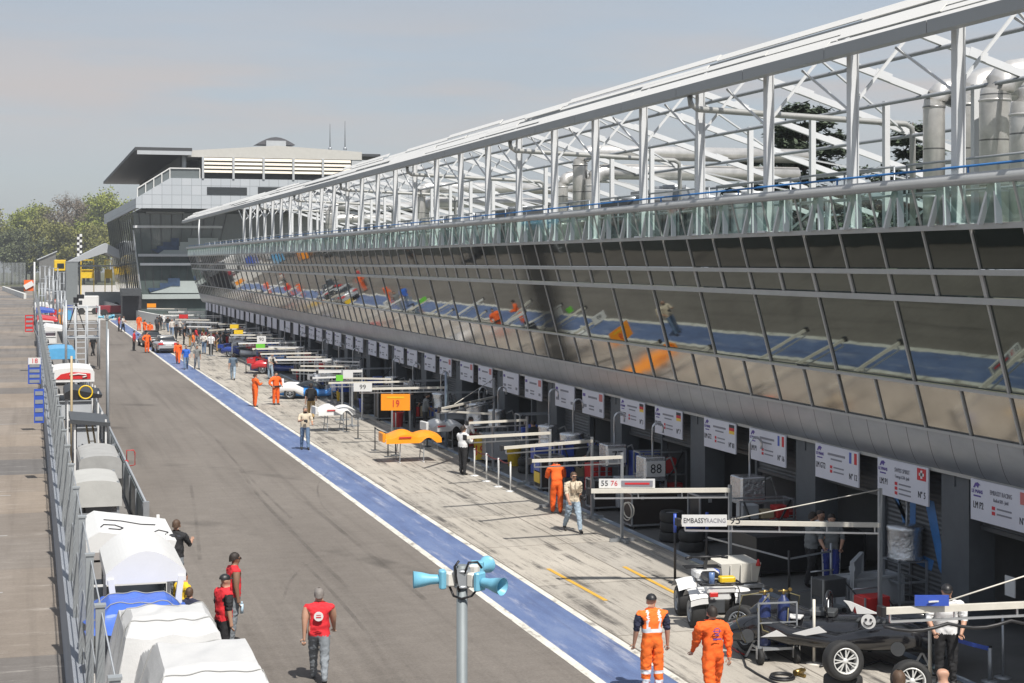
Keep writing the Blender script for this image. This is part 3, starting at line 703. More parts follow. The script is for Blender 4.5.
for i in range(14):
    y0 = 15+i*20; b = MB(); b.grid(lambda a, q: (.82+.035*math.sin(a*31+i), y0+a*20, .98+q*2.35+.03*math.sin(a*23)), 24, 3); b.build('chain_link', CHAIN, t, w=True)
pb = MB(); pb.box((0,0,2.2), (.11,.11,2.4)); pb.box((.0,0,3.41), (.14,.14,.03))
o = None
FPM = mat('grey_fence_post', (.30,.32,.33), .55, .25, var=.18, scale=4)
for i in range(76):
    y = 16.6+i*3.55
    if o is None: o = q = pb.build('fence_post', FPM, t)
    else: q = dup(o, parent=t)
    q.location = (0, y+10, 0)
b = MB()
for zz in (1.25, 2.2, 3.32): b.tube((.84,10,zz), (.84,290,zz), .012, 5)
b.build('fence_wire', GREYS, t, w=True)

t = thing('lane_barrier', 'low grey green panelled barrier with a metal rail along the pit lane', 'barrier', (2.97,38,0))
LB = mat('grey_green_barrier_panel', (.15,.18,.18), .35, .1, var=.18, scale=.8)
y0 = G(146,504,1.12).y
b = MB(); b.box((2.97,y0+90,.56), (.10,180,1.06)); b.build('barrier_panel', LB, t, w=True)
b = MB(); b.tube((2.98,y0,1.13), (2.98,y0+180,1.13), .04, 8)
for i in range(60): b.box((2.90,y0+i*3.0,.56), (.06,.08,1.12))
b.build('barrier_rail', GREYS, t, w=True)
b = MB(); b.box((2.97,y0-.1,.6), (.16,.14,1.2)); b.build('end_post', GREYS, t, w=True)
p = G(125,455,1.35); t = thing('red_hoop', 'thin red tubular hoop standing on the barrier beside the grey covered stand', 'hoop', (p.x-.1,p.y,0))
b = MB(); b.path([(3.0,p.y,1.12),(3.0,p.y,1.50),(3.22,p.y,1.50),(3.26,p.y,1.42),(3.26,p.y,1.02),(3.02,p.y,.98)], .018, 6); b.build('hoop_tube', RED, t, w=True)
b = MB()
b.box((3.0,p.y,1.15), (.10,.10,.06))
b.build('hoop_clamp', RED, t, w=True)

# ---------------- team stands along the wall
CLOTHW = mat('white_tarpaulin', (.50,.50,.495), .6, var=.05, scale=2.2, bump=.5)
def stand_place(u0, u1, v, z):
    D = F*(H-z)/(v-262.); a = P(u0,D,z); e = P(u1,D,z)
    return a.x, e.x, (a.y+e.y)/2
def monitors(t, x0, x1, y, n, z=1.15):
    for i in range(n):
        b = MB(); yy = y+.45+i*.55; b.box((x0+.35,yy,z), (.06,.45,.34)); b.box((x0+.36,yy,z-.22), (.05,.08,.12)); m = b.build('monitor', BLACK, t, w=True)
def stand(lbl, u0, u1, v, z, depth, style, rm, panel=None, side=DGREY, legs=GREYS, logo=None):
    x0, x1, y = stand_place(u0,u1,v,z)
    t = thing('pit_stand', lbl, 'pit stand', ((x0+x1)/2,y+depth/2,.06), 0, 'team stands along the pit wall')
    for xx in (x0+.06,x1-.06):
        for yy in (y+.06,y+depth-.06): b = MB(); b.box((xx,yy,(z+.06)/2), (.06,.06,z-.06)); b.build('leg', legs, t, w=True)
    b = MB(); b.bar((x0+.06,y+.06,1.3), (x1-.06,y+.06,1.3), .04); b.build('cross_bar', legs, t, w=True)
    b = MB(); b.box(((x0+x1)/2,y+depth/2,.92), (x1-x0-.1,depth-.1,.06)); b.build('desk', side, t, w=True)
    if panel is not None:
        b = MB(); b.box(((x0+x1)/2,y+.14,.55), (x1-x0-.2,.05,.85)); b.build('end_panel', panel, t, w=True)
        b = MB(); b.box((x1-.1,y+depth/2,.75), (.05,depth-.2,1.3)); b.build('side_panel', panel, t, w=True)
    monitors(t, x0, x1, y, max(1,int((depth-.7)/.6)), 1.2)
    b = MB()
    if style == 'flat':
        b.ext([(x0-.08,y-.1,z-.10),(x1+.08,y-.1,z-.22),(x1+.08,y-.1,z-.10),(x0-.08,y-.1,z+.04)], (0,depth+.2,0))
    elif style == 'slope':
        b.ext([(x0-.05,y-.1,z-.28),(x0-.05,y-.1,z-.02),(x0+.2,y-.1,z+.12),(x1+.10,y-.1,z-.12),(x1+.06,y-.1,z-.24)], (0,depth+.2,0))
    elif style == 'barrel':
        pts = [(x0-.03+(x1-x0+.06)*j/24., y-.05, z-.02+.42*math.sin(math.pi*(j+1)/26.)) for j in range(25)]
        b.ext([(x0-.03,y-.05,z-.14)]+pts+[(x1+.03,y-.05,z-.14)], (0,depth+.1,0))
    elif style == 'round':
        pts = [(x0-.03+(x1-x0+.06)*j/24., y-.04, z-.16+.20*math.sin(math.pi*j/24.)**.35) for j in range(25)]
        b.ext([(x0-.03,y-.04,z-.62)]+pts+[(x1+.03,y-.04,z-.62)], (0,depth+.08,0))
    o = b.build('roof', rm, t, w=True)
    return t, x0, x1, y
stand('grey canvas covered stand with a rounded pale grey top, nearer of the two grey covers', 70, 121, 482, 2.1, 2.4, 'round', mat('pale_grey_cover', (.42,.42,.40), .7, var=.12, scale=2, bump=.3), mat('clear_grey_panel', (.30,.28,.27), .3, var=.2), WHITE)
t, x0, x1, y = stand('dark grey covered stand behind the pale grey cover', 80, 121, 457, 2.1, 3.2, 'round', GREYC, BLACK, BLACK)
t, x0, x1, y = stand('open black roofed stand with ladders leaning inside', 73, 108, 420, 2.35, 3.0, 'flat', DGREY, BLACK, BLACK, WHITE)
b = MB(); b.bar((x0+.75,y+.2,.1), (x0+.45,y+1.0,2.1), .05); b.bar((x0+.95,y+.2,.1), (x0+.65,y+1.0,2.1), .05)
for j in range(6): b.bar((x0+.75-.05*j,y+.2+.13*j,.25+.33*j), (x0+.95-.05*j,y+.2+.13*j,.25+.33*j), .03)
l = thing('step_ladder', 'light wooden ladder leaning inside the open black roofed stand', 'ladder', (x0+.85,y+.2,.06)); b.build('ladder_frame', TAN, l, w=True)
t, x0, x1, y = stand('stand with a black sloping roof carrying a yellow oval', 66, 100, 392, 2.4, 3.4, 'slope', BLACK, GREYW, DGREY, WHITE)
b = MB(); b.torus((x0+.75,y-.16,2.40), (0,1,0), .26, .03, 20, 6); o = b.build('yellow_oval', YELL, t, w=True); 
t, x0, x1, y = stand('white roofed stand with a red swoosh panel facing the camera', 52, 94, 369, 2.5, 4.0, 'round', WHITE, GREYW, DGREY, WHITE)
b = MB(); b.ext([(x0+.15,y-.07,2.02),(x1-.15,y-.07,2.02),(x1-.15,y-.07,2.28),(x0+.9,y-.07,2.36),(x0+.4,y-.07,2.26)], (0,.02,0)); b.build('red_panel', RED, t, w=True)
b = MB(); b.path([(x0+.8,y-.09,2.22),(x0+1.2,y-.09,2.26),(x0+1.55,y-.09,2.22),(x0+1.6,y-.09,2.14),(x0+1.4,y-.09,2.10)], .035, 5); b.build('white_swoosh', WHITE, t, w=True)
stand('stand under a light blue rounded cover', 47, 75, 349, 2.3, 5, 'round', LBLUE, BLACK, BLACK)
t, x0, x1, y = stand('long white roofed stand with a grey counter below', 44, 66, 328, 2.5, 8, 'slope', WHITE, GREYW, GREYW, WHITE)
t, x0, x1, y = stand('white roofed stand with a red nose and red stripe', 38, 57, 319, 2.5, 10, 'slope', RED, WHITE, WHITE, WHITE)
b = MB(); b.ext([(x0-.05,y-.14,2.25),(x1-.3,y-.14,2.20),(x1-.3,y-.14,2.32),(x0,y-.14,2.46)], (0,.03,0)); b.build('white_band', WHITE, t, w=True)
stand('stand with a bright blue roof far along the wall', 37, 54, 310.5, 2.4, 12, 'slope', BLUE, GREYW, GREYW, WHITE)
t, x0, x1, y = stand('white stand with a blue and red stripe, behind the bright blue roof', 35, 49, 304.5, 2.5, 12, 'round', WHITE, GREYW, GREYW, WHITE)
b = MB(); b.box(((x0+x1)/2,y-.08,2.1), (x1-x0-.2,.03,.14)); b.build('red_stripe', RED, t, w=True)
# barrel roofed white stands
t, x0, x1, y = stand('white barrel roofed stand with a white frame and dark inside, just behind the blue tarpaulin', 107, 185, 574, 2.25, 2.5, 'barrel', WHITE, BLACK, BLACK, WHITE)
b = MB(); b.bar((x0+.05,y-.03,2.2), (x0+.22,y-.03,.9), .10); b.build('front_brace', WHITE, t, w=True); b = MB(); b.bar((x1-.05,y-.03,2.2), (x1-.22,y-.03,.9), .10); b.build('front_brace', WHITE, t, w=True)
t, x0, x1, y = stand('white sloping roofed stand with black outlines and lettering, behind the barrel roof', 88, 172, 536, 2.25, 2.6, 'slope', WHITE, DGREY, DGREY, WHITE)
sl_ = VV((x1+.10-x0-.2,0,-.24)).normalized(); up_ = VV((0,1,0))
sqi = MB()
def sp_(a, c): return VV((x0+.2,y,2.37))+sl_*a+VV((0,c,.012))
for pts in ([(.05,.5),(.12,.85),(.35,.95),(.5,.7),(.42,.45),(.2,.4)],[(.7,.3),(.9,.75),(1.1,.62),(1.22,.95),(1.4,.8),(1.32,.5),(1.5,.35)],[(.15,1.5),(.5,1.6),(.9,1.45),(1.2,1.6)]):
    sqi.path([sp_(a, c) for a, c in pts], .012, 4)
sqi.build('black_outline', INK, t, w=True)
for j, w_ in enumerate((.34,.26)):
    b = MB(); b.box(sp_(1.46+.12*j,.45), (.07,w_,.006)); 
    b.build('black_bar', INK, t, w=True)
# draped white tarpaulins
def drape(lbl, xs, ys, ztop, zeave, seed, ridge, m=CLOTHW, name='tarpaulin_cover', skirt=1.2):
    x0, x1 = xs; y0, y1 = ys
    t = thing(name, lbl, 'tarpaulin', ((x0+x1)/2,(y0+y1)/2,.06)); r = random.Random(seed)
    ph = [r.uniform(0,6.28) for _ in range(8)]
    def fn(a, c):
        # a across, c along; outer ring is the hanging skirt
        ea = min(a,1-a); ec = min(c,1-c); e = min(ea,ec)
        x = x0+(x1-x0)*min(1,max(0,(a-.12)/.76)); yy = y0+(y1-y0)*min(1,max(0,(c-.12)/.76))
        aa, cc_ = min(1,max(0,(a-.12)/.76)), min(1,max(0,(c-.12)/.76))
        rise = min(1., min(min(aa,1-aa)/.10+.0, min(cc_,1-cc_)/ridge))
        z = zeave+(ztop-zeave)*rise
        z += .010*math.sin(9*aa+ph[0]+4*cc_)*math.sin(6*cc_+ph[1])+.006*math.sin(23*aa+ph[2]-11*cc_)+.022*abs(math.sin(5.5*aa+3.5*cc_+ph[5]))**6-.02*abs(math.sin(4*aa-6*cc_+ph[6]))**8
        if e < .12:
            d = (.12-e)/.12; z = zeave-skirt*d+.02*math.sin(17*(a+c)+ph[3])
            out = .26*d+.05*math.sin(19*(a-c)+ph[4])*d
            if ea < .12: x += -out if a < .5 else out
            if ec < .12: yy += -out if c < .5 else out
        return (x, yy, z)
    b = MB(); b.grid(fn, 76, 76, False); b.build('sheet', m, t, w=True)
    for f_ in (.3,.7):
        rp_ = MB(); L_ = [VV(fn(j/40.,f_))+VV((0,0,.012)) for j in range(41)]; rp_.path(L_, .008, 4); rp_.build('tie_rope', GREYC, t, w=True)
    b = MB()
    for xx in (x0+.1,x1-.1):
        for yy in (y0+.1,y1-.1): b.box((xx,yy,(zeave-.05)/2), (.06,.06,zeave-.1))
    b.bar((x0+.1,y0+.1,zeave-.15), (x1-.1,y0+.1,zeave-.15), .05); b.build('inner_frame', GREYS, t, w=True)
pA, pB = G(119,600,2.35), G(214,610,2.35)
drape('white tarpaulin over a stand, farther of the two white draped covers', (pA.x,pB.x), (pA.y-1.9,pA.y+.05), 2.35, 2.18, 3, .35)
pA, pB = G(141,632,2.3), G(243,637,2.3)
drape('white tarpaulin with hipped folds, nearest draped cover at the bottom edge of the picture', (pA.x,pB.x+.15), (pA.y-3.2,pA.y+.0), 2.33, 1.98, 8, .30, skirt=1.0)
pA, pB = G(100,592,2.0), G(170,590,2.0)
drape('blue tarpaulin between the barrel roof and the white covers', (pA.x,pB.x), (pA.y-1.6,pA.y), 2.02, 1.92, 5, .2, mat('blue_tarpaulin', (.05,.13,.52), .45, var=.12, scale=3, bump=.2), skirt=.25)
# signal boards held over the straight
def sigboard(lbl, u0, u1, v0, v1, D, m, rows, top=None, word=None):
    a, e = P(u0,D,ZV(v1,D)), P(u1,D,ZV(v0,D)); t = thing('signal_board', lbl, 'pit board', (e.x,a.y,a.z), 0, 'pit signal boards on the wall')
    w_, h_ = e.x-a.x, e.z-a.z; cx, cz, y = (a.x+e.x)/2, (a.z+e.z)/2, a.y
    b = MB(); b.box((cx,y,cz), (w_,.06,h_)); b.build('board', m, t, w=True)
    for j in range(rows):
        b = MB(); b.box((cx,y-.035,a.z+h_*(j+.5)/(rows+(1 if top else 0))), (w_*.78,.02,h_/(rows+1)*.58)); b.build('slot', GREYS, t, w=True)
    if top:
        b = MB(); b.box((cx,y-.035,e.z-h_*.12), (w_*.96,.02,h_*.26)); b.build('number_plate', WHITE, t, w=True)
        wtext(top, h_*.26, (cx,y-.052,e.z-h_*.12), INKR, t)
    b = MB(); b.bar((e.x,y+.02,a.z+h_*.3), (1.0,y+.02,1.2), .05); b.build('arm', GREYS, t, w=True)
    return t
sigboard('blue signal board with a white plate reading 18 in red', 28, 41, 358, 384, 71, BLUE, 4, '18')
sigboard('plain blue signal board with four grey slots, nearest to the camera', 34, 44, 389, 423, 55, BLUE, 4)
sigboard('red signal board with grey slots, farther along the wall', 25, 33.5, 315, 332, 110, RED, 4)
t = sigboard('orange board with a white diagonal band at the far end of the wall', 24, 33.5, 280, 291, 160, mat('orange_red_board', (.75,.13,.02), .45, var=.08), 0)
b = MB(); c0 = P(24.5,159.9,ZV(287.5,159.9)); c1 = P(33,159.9,ZV(283,159.9)); b.bar((c0.x,c0.y,c0.z), (c1.x,c0.y,c1.z), .12, .5); b.build('white_band', WHITE, t, w=True)
# tall poles on the wall
def pole(lbl, u, vt, vb, k, r, m, name='slim_pole', cat='pole'):
    D = F*k/(u-30.); p = P(u,D,0); zt = ZV(vt,D); t = thing(name, lbl, cat, (p.x,p.y,0.06)); b = MB(); b.tube((p.x,p.y,.06), (p.x,p.y,zt), r, 8, r*.85); b.build('pole_shaft', m, t, w=True)
    b = MB(); b.lathe([(r*2.2,0),(r*2.2,.04),(r*1.2,.12)], (p.x,p.y,.06), n=8); b.build('pole_foot', m, t, w=True); return t
pole('tall grey pole at the right side of the black roofed stand', 108, 329, 445, 2.75, .05, GREYS)
pole('beige wooden pole left of the open black roofed stand', 71.5, 356, 450, 1.55, .05, TAN)
pole('white pole with a red tip at the far end of the pit wall', 34.5, 262, 292, .75, .16, WHITE)
pole('slim grey pole left of the grey covers', 76, 420, 492, 1.6, .035, GREYS)
pole('slim grey pole beside the scaffold platform', 66, 300, 345, 1.9, .07, GREYS)
# loudspeaker poles on the wall
def horn(b, c, d, L, r0, r1):
    d = VV(d).normalized(); prof_ = [(r0*1.0,0),(r0*1.05,L*.1),(r0*1.15,L*.35),(r0*1.6,L*.65),(r1,L),(r1*1.02,L),(r1*.93,L*.985),(r0*1.3,L*.6),(r0*.5,L*.35)]
    b.lathe(prof_, c, d, 20, True)
def speaker_pole(lbl, u, v, D):
    p = P(u,D,0); z = ZV(v,D); t = thing('loudspeaker_pole', lbl, 'loudspeaker pole', (p.x,p.y,.06), 0, 'loudspeaker poles on the pit wall')
    b = MB(); b.tube((p.x,p.y,.06), (p.x,p.y,z+.10), .040, 14); b.build('pole', mat('weathered_zinc_pole', (.20,.225,.235), .6, .3, var=.22, scale=7, stretch=(1,1,.4)), t, w=True)
    rt = VV((CT,-ST,0)); fw = VV((ST,CT,0)); c = VV((p.x,p.y,z))
    for k_, (o_, d_) in enumerate(((rt*-.10+VV((0,0,.0)), rt*-1+fw*-.12),(rt*.095-fw*.05, rt*.80-fw*.62+VV((0,0,-.06))),(rt*.09+fw*.14+VV((0,0,.03)), rt*.35+fw*.95+VV((0,0,.02))))):
        d_ = d_.normalized(); b = MB(); horn(b, c+o_+d_*.062, d_, .185, .032, .062)
        h_ = b.build('horn', HORN, t, w=True)
        b = MB(); q = c+o_; ang = math.atan2(d_.y,d_.x); b.bbox(q+d_*.040, (.05,.10,.13), .015, ang); b.build('driver_plate', HORN, h_, w=True)
        b = MB(); b.bbox(q-d_*.022, (.08,.075,.10), .02, ang); b.build('driver_box', mat('ivory_plastic', (.62,.60,.55), .45, var=.06), h_, w=True)
    b = MB(); b.path([c+rt*-.09+VV((0,0,-.05)), c+rt*-.06+VV((0,0,-.12)), c+rt*.0+fw*-.05+VV((0,0,-.13)), c+rt*.07+fw*-.05+VV((0,0,-.11)), c+rt*.12+VV((0,0,-.06))], .009, 5)
    b.path([c+rt*-.02+fw*-.05+VV((0,0,-.08)), c+rt*-.05+fw*-.06+VV((0,0,.10)), c+rt*-.02+fw*-.05+VV((0,0,.14))], .010, 5)
    b.path([c+rt*.02+fw*-.05+VV((0,0,.05)), c+rt*.05+fw*-.06+VV((0,0,.13)), c+rt*.11+fw*-.05+VV((0,0,.13)), c+rt*.14+VV((0,0,.08))], .009, 5); b.build('cable', BLACK, t, w=True)
    b = MB(); b.box(c+VV((0,0,.02)), (.10,.10,.12)); b.torus(c+VV((0,0,.06)), (0,0,1), .052, .012, 12, 5); b.torus(c+VV((0,0,-.05)), (0,0,1), .05, .012, 12, 5); b.build('clamp', GREYS, t, w=True)
speaker_pole('zinc pole with three sky blue loudspeaker horns in the foreground', 462, 579, 11.4)
speaker_pole('distant pole with blue loudspeaker horns beside the pit wall platform', 107, 317, 65)
# scaffold platform with a television camera
p = G(66,345,0); D0 = 112.
a, e = P(64,D0,0), P(100,D0,0); zt, zm = ZV(312,D0), ZV(338,D0)
t = thing('scaffold_platform', 'white scaffold platform with rails carrying the television camera over the pit wall', 'platform', ((a.x+e.x)/2,a.y+1.5,.06))
b = MB()
for f_ in (0,.33,.66,1.):
    for dy in (0,3): b.tube((a.x+(e.x-a.x)*f_,a.y+dy,.06), (a.x+(e.x-a.x)*f_,a.y+dy,zt+.4), .05, 6)
for zz in (zm, zm+.5, zm+1.0, zt+.3):
    for dy in (0,3): b.tube((a.x,a.y+dy,zz), (e.x,a.y+dy,zz), .04, 6)
    for xx in (a.x,e.x): b.tube((xx,a.y,zz), (xx,a.y+3,zz), .04, 6)
b.build('scaffold_tube', GREYW, t, w=True)
b = MB(); b.box(((a.x+e.x)/2,a.y+1.5,zm-.06), (e.x-a.x,3,.1)); b.build('deck', GREYS, t, w=True)
l = P(81,96,0); t = thing('ladder', 'white ladder in front of the scaffold platform', 'ladder', (l.x,l.y,.06)); b = MB(); zt_ = ZV(326,96)
for dx in (-.28,.28): b.bar((l.x+dx,l.y,.06), (l.x+dx,l.y+.4,zt_), .08)
for j in range(9): b.bar((l.x-.28,l.y+.04*j,.4+.34*j), (l.x+.28,l.y+.04*j,.4+.34*j), .06)
b.build('ladder_frame', GREYW, t, w=True)
c = P(76,D0+1,zm-.0); t = thing('television_camera', 'black television camera on a tripod on the scaffold platform', 'camera', c); hz = ZV(300,D0+1)
b = MB()
for dx, dy in ((-.75,0),(.75,.1),(.1,.9)): b.bar((c.x,c.y,hz-.25), (c.x+dx,c.y+dy,c.z), .07)
b.build('tripod', BLACK, t, w=True)
b = MB(); b.bbox((c.x,c.y,hz), (.35,.8,.4), .05); b.build('camera_body', BLACK, t, w=True); b = MB(); b.tube((c.x,c.y+.4,hz), (c.x,c.y+.85,hz), .14, 10); b.build('lens', BLACK, t, w=True)
b = MB(); b.bbox((c.x+.3,c.y-.3,hz+.25), (.5,.2,.3), .04); b.build('viewfinder', BLACK, t, w=True)
from mathutils import noise as mnoise
# ---------------- people: one continuous body each, grown from a posed skeleton
SKIN = mat('skin_tone', (.44,.25,.17), .55, var=.06); SKIND = mat('dark_skin_tone', (.14,.075,.05), .55, var=.06)
HAIRD = mat('dark_hair', (.025,.018,.014), .65, var=.3, scale=30); HAIRB = mat('brown_hair', (.085,.05,.03), .65, var=.3, scale=30); HAIRG = mat('grey_hair', (.20,.18,.165), .65, var=.25, scale=30)
def cloth(n, c, v=.12): return mat(n, c, .82, var=v, scale=7, bump=.35)
C_OR = cloth('orange_overall_cloth', (.84,.125,.012)); C_HV = cloth('orange_high_visibility_cloth', (.90,.165,.02)); C_RV = cloth('red_vest_cloth', (.62,.02,.03))
C_JE = cloth('blue_denim', (.13,.20,.31), .25); C_LJ = cloth('faded_denim', (.30,.38,.46), .22); C_GJ = cloth('grey_denim', (.20,.22,.24), .2); C_BK = cloth('black_cloth', (.017,.017,.019)); C_NV = cloth('navy_cloth', (.018,.022,.05))
C_WH = cloth('white_cotton', (.72,.72,.72), .05); C_TN = cloth('sand_waistcoat_cloth', (.58,.50,.38)); C_GR = cloth('grey_shirt_cloth', (.17,.18,.18)); C_BL = cloth('royal_blue_cloth', (.02,.12,.52)); C_SB = cloth('slate_blue_cloth', (.09,.13,.18)); C_RB = cloth('racing_blue_trousers', (.03,.05,.26)); C_KH = cloth('khaki_cloth', (.36,.24,.10)); C_YE = cloth('yellow_jacket_cloth', (.72,.48,.02)); C_RD = cloth('red_shirt_cloth', (.5,.025,.03)); C_DG = cloth('charcoal_cloth', (.05,.05,.055)); C_PK = cloth('pale_shirt_cloth', (.55,.52,.48), .08)
SHOE = mat('dark_shoe', (.03,.027,.025), .6, var=.2); SHOEL = mat('light_shoe', (.42,.40,.37), .6, var=.15); STRIPE = mat('silver_reflective_band', (.62,.66,.70), .35, var=.05)

POSES = {  # hip, knee (left, right) degrees; arms: flex, out, elbow, inward (left, right); lean
 'stand': dict(h=(2,-3), k=(2,4), f=(4,-4), a=(9,9), e=(14,12), i=(.0,.0), lean=2),
 'walk': dict(h=(24,-16), k=(10,22), f=(-16,20), a=(5,5), e=(14,24), i=(0,0), lean=3),
 'walk2': dict(h=(-14,20), k=(24,8), f=(18,-14), a=(5,5), e=(22,12), i=(0,0), lean=3),
 'crossed': dict(h=(2,-2), k=(3,2), f=(26,26), a=(14,14), e=(78,78), i=(.75,.75), lean=0),
 'hold': dict(h=(10,-8), k=(4,10), f=(14,30), a=(12,14), e=(58,72), i=(.25,.35), lean=3),
 'hips': dict(h=(3,-3), k=(2,2), f=(-14,-14), a=(34,34), e=(62,62), i=(.55,.55), lean=-2),
 'front': dict(h=(4,-2), k=(4,4), f=(8,10), a=(9,11), e=(42,40), i=(.35,.35), lean=8),
 'sit': dict(h=(82,80), k=(84,82), f=(26,30), a=(10,10), e=(50,44), i=(.2,.2), lean=10),
 'bend': dict(h=(14,4), k=(12,10), f=(22,20), a=(10,12), e=(50,52), i=(.35,.35), lean=20),
}
_bt = {}
def rx(v, deg):
    a = math.radians(deg); return VV((v.x, v.y*math.cos(a)-v.z*math.sin(a), v.y*math.sin(a)+v.z*math.cos(a)))
def body_mesh(pose, bulk=1., loose=1., vest=False, sleeves='long', fine=False):
    key = (pose, bulk, loose, vest, sleeves, fine)
    if key in _bt: return _bt[key]
    q = POSES[pose]; V = []; E = []; part = {}
    def add(p, r, parent=None, ry=None):
        V.append((VV(p), r, ry if ry else r)); i = len(V)-1
        if parent is not None: E.append((parent, i))
        return i
    lean = lambda p: VV((0,0,.93))+rx(VV(p)-VV((0,0,.93)), -q['lean'])
    B = bulk; Lq = loose
    B *= 1.13; Lq *= 1.16
    pel = add((0,0,.95), .188*B, None, .142*B)
    bel = add(lean((0,.005,1.10)), .192*B, pel, .145*B); che = add(lean((0,0,1.28)), .185*B, bel, .138*B); uch = add(lean((0,-.01,1.40)), .150*B, che, .095*B)
    nek = add(lean((0,.005,1.485)), .068, uch); jaw = add(lean((0,.035,1.553)), .076, nek, .082); hed = add(lean((0,.022,1.633)), .092, jaw, .105); top = add(lean((0,.012,1.700)), .072, hed, .082)
    nose = add(lean((0,.122,1.606)), .014, hed)
    ears = [add(lean((sx*.088,.01,1.613)), .016, hed) for sx in (-1,1)]
    segs = [(nek,jaw,'skin'),(jaw,hed,'skin'),(hed,top,'skin'),(hed,nose,'skin'),(hed,ears[0],'skin'),(hed,ears[1],'skin'),(pel,bel,'top'),(bel,che,'top'),(che,uch,'top'),(uch,nek,'top')]
    hands = []
    for j, sx in enumerate((-1,1)):
        a0 = math.radians(q['h'][j]); k0 = math.radians(q['k'][j])
        hip = VV((sx*.098,0,.90)); kn = hip+VV((sx*.018,math.sin(a0),-math.cos(a0)))*.42; an = kn+VV((sx*.01,math.sin(a0-k0),-math.cos(a0-k0)))*.41
        cf = kn.lerp(an,.35)
        fa = a0-k0; ft = VV((sx*.02,math.cos(fa)*1,math.sin(fa)*.6)).normalized()
        i1 = add(hip, .098*B*(.6+.4*Lq), pel); i2 = add(kn, .064*Lq, i1); i3 = add(cf, .060*Lq, i2); i4 = add(an, .047*Lq, i3)
        i5 = add(an+VV((0,0,-.045))+ft*.05, .045, i4, .042); i6 = add(an+VV((0,0,-.06))+ft*.165, .036, i5, .028)
        segs += [(pel,i1,'bot'),(i1,i2,'bot'),(i2,i3,'bot'),(i3,i4,'bot'),(i4,i5,'shoe'),(i5,i6,'shoe')]
        f = math.radians(q['f'][j]); ab = math.radians(q['a'][j]); el = math.radians(q['e'][j]); inn = q['i'][j]
        sh = lean((sx*.188*B,-.01,1.395)); ua = VV((sx*math.sin(ab),math.sin(f)*math.cos(ab),-math.cos(f)*math.cos(ab)))
        fo = VV((sx*(math.sin(ab)*.4-inn),math.sin(f+el),-math.cos(f+el))).normalized()
        ell = sh+ua*.285; wr = ell+fo*.245; pm = wr+fo*.075
        sr = 1.0 if sleeves != 'long' else 1.0+.5*(Lq-1)
        j1 = add(sh, .072*B*sr, uch); j2 = add(sh.lerp(ell,.5), .066*B*sr, j1); j3 = add(ell, .054*sr, j2); j4 = add(wr, .036*sr, j3, .031*sr); j5 = add(pm, .040, j4, .024)
        up = 'top' if sleeves in ('long','short') else 'sleeve'; lo = 'top' if sleeves == 'long' else 'skin'
        if sleeves == 'dark': up = lo = 'sleeve'
        if sleeves == 'darkshort': up, lo = 'sleeve', 'skin'
        if sleeves == 'none': up = lo = 'skin'
        segs += [(uch,j1,'top'),(j1,j2,up),(j2,j3,up if sleeves != 'short' else 'top'),(j3,j4,lo),(j4,j5,'skin')]
        hands.append((wr, fo, sx))
    me = bpy.data.meshes.new('body_cage'); me.from_pydata([v[0] for v in V], E, []); o = bpy.data.objects.new('body_cage', me); COL.objects.link(o)
    sk = o.modifiers.new('s','SKIN'); sk.use_smooth_shade = True; sk.branch_smoothing = .4
    for i, sv in enumerate(me.skin_vertices[0].data): sv.radius = (V[i][1], V[i][2]); sv.use_root = (i == 0)
    su = o.modifiers.new('u','SUBSURF'); su.levels = su.render_levels = 3 if fine or vest else 2
    ev = o.evaluated_get(bpy.context.evaluated_depsgraph_get()); m2 = bpy.data.meshes.new_from_object(ev)
    bpy.data.objects.remove(o)
    bm = bmesh.new(); bm.from_mesh(m2)
    SLOT = {'skin':0,'top':1,'bot':2,'shoe':3,'sleeve':4}
    P0 = [v[0] for v in V]
    for fc in bm.faces:
        c = fc.calc_center_median(); best = None; bd = 9
        for a, e, s_ in segs:
            d = P0[e]-P0[a]; t_ = max(0,min(1,(c-P0[a]).dot(d)/max(d.length_squared,1e-9))); dist = (P0[a]+d*t_-c).length-.5*(V[a][1]*(1-t_)+V[e][1]*t_)
            if dist < bd: bd = dist; best = s_
        hem = .985 if sleeves == 'long' else .90
        if best == 'bot' and c.z > hem: best = 'top'
        if best == 'top' and c.z < hem and abs(c.x) < .24*B: best = 'bot'
        if best == 'top' and c.z > 1.50 and c.x*c.x+c.y*c.y < .0075: best = 'skin'
        fc.material_index = SLOT[best]; fc.smooth = True
        if vest:
            if best == 'top' and (1.10 < c.z < 1.15 or (1.15 <= c.z < 1.47 and .085 < abs(c.x) < .125)): fc.material_index = 5
            if best == 'bot' and (.20 < c.z < .26 or .36 < c.z < .42): fc.material_index = 5
    bm.normal_update(); bare = set()
    for fc in bm.faces:
        if fc.material_index in (0,3): bare.update(v.index for v in fc.verts)
    for v in bm.verts:
        if v.index in bare: continue
        q_ = v.co; n_ = mnoise.noise(VV((q_.x*11,q_.y*11,q_.z*15)))*.6+mnoise.noise(VV((q_.x*26+5,q_.y*26,q_.z*38)))*.55; waist = math.exp(-((q_.z-1.0)/.045)**2)
        v.co += v.normal*(.021*n_*Lq-.014*waist+.010*math.exp(-((q_.z-1.09)/.05)**2))
    # five bent fingers to each hand, rooted in the palm
    hb = MB(); hb.bm.free(); hb.bm = bm; hb.mi = 0
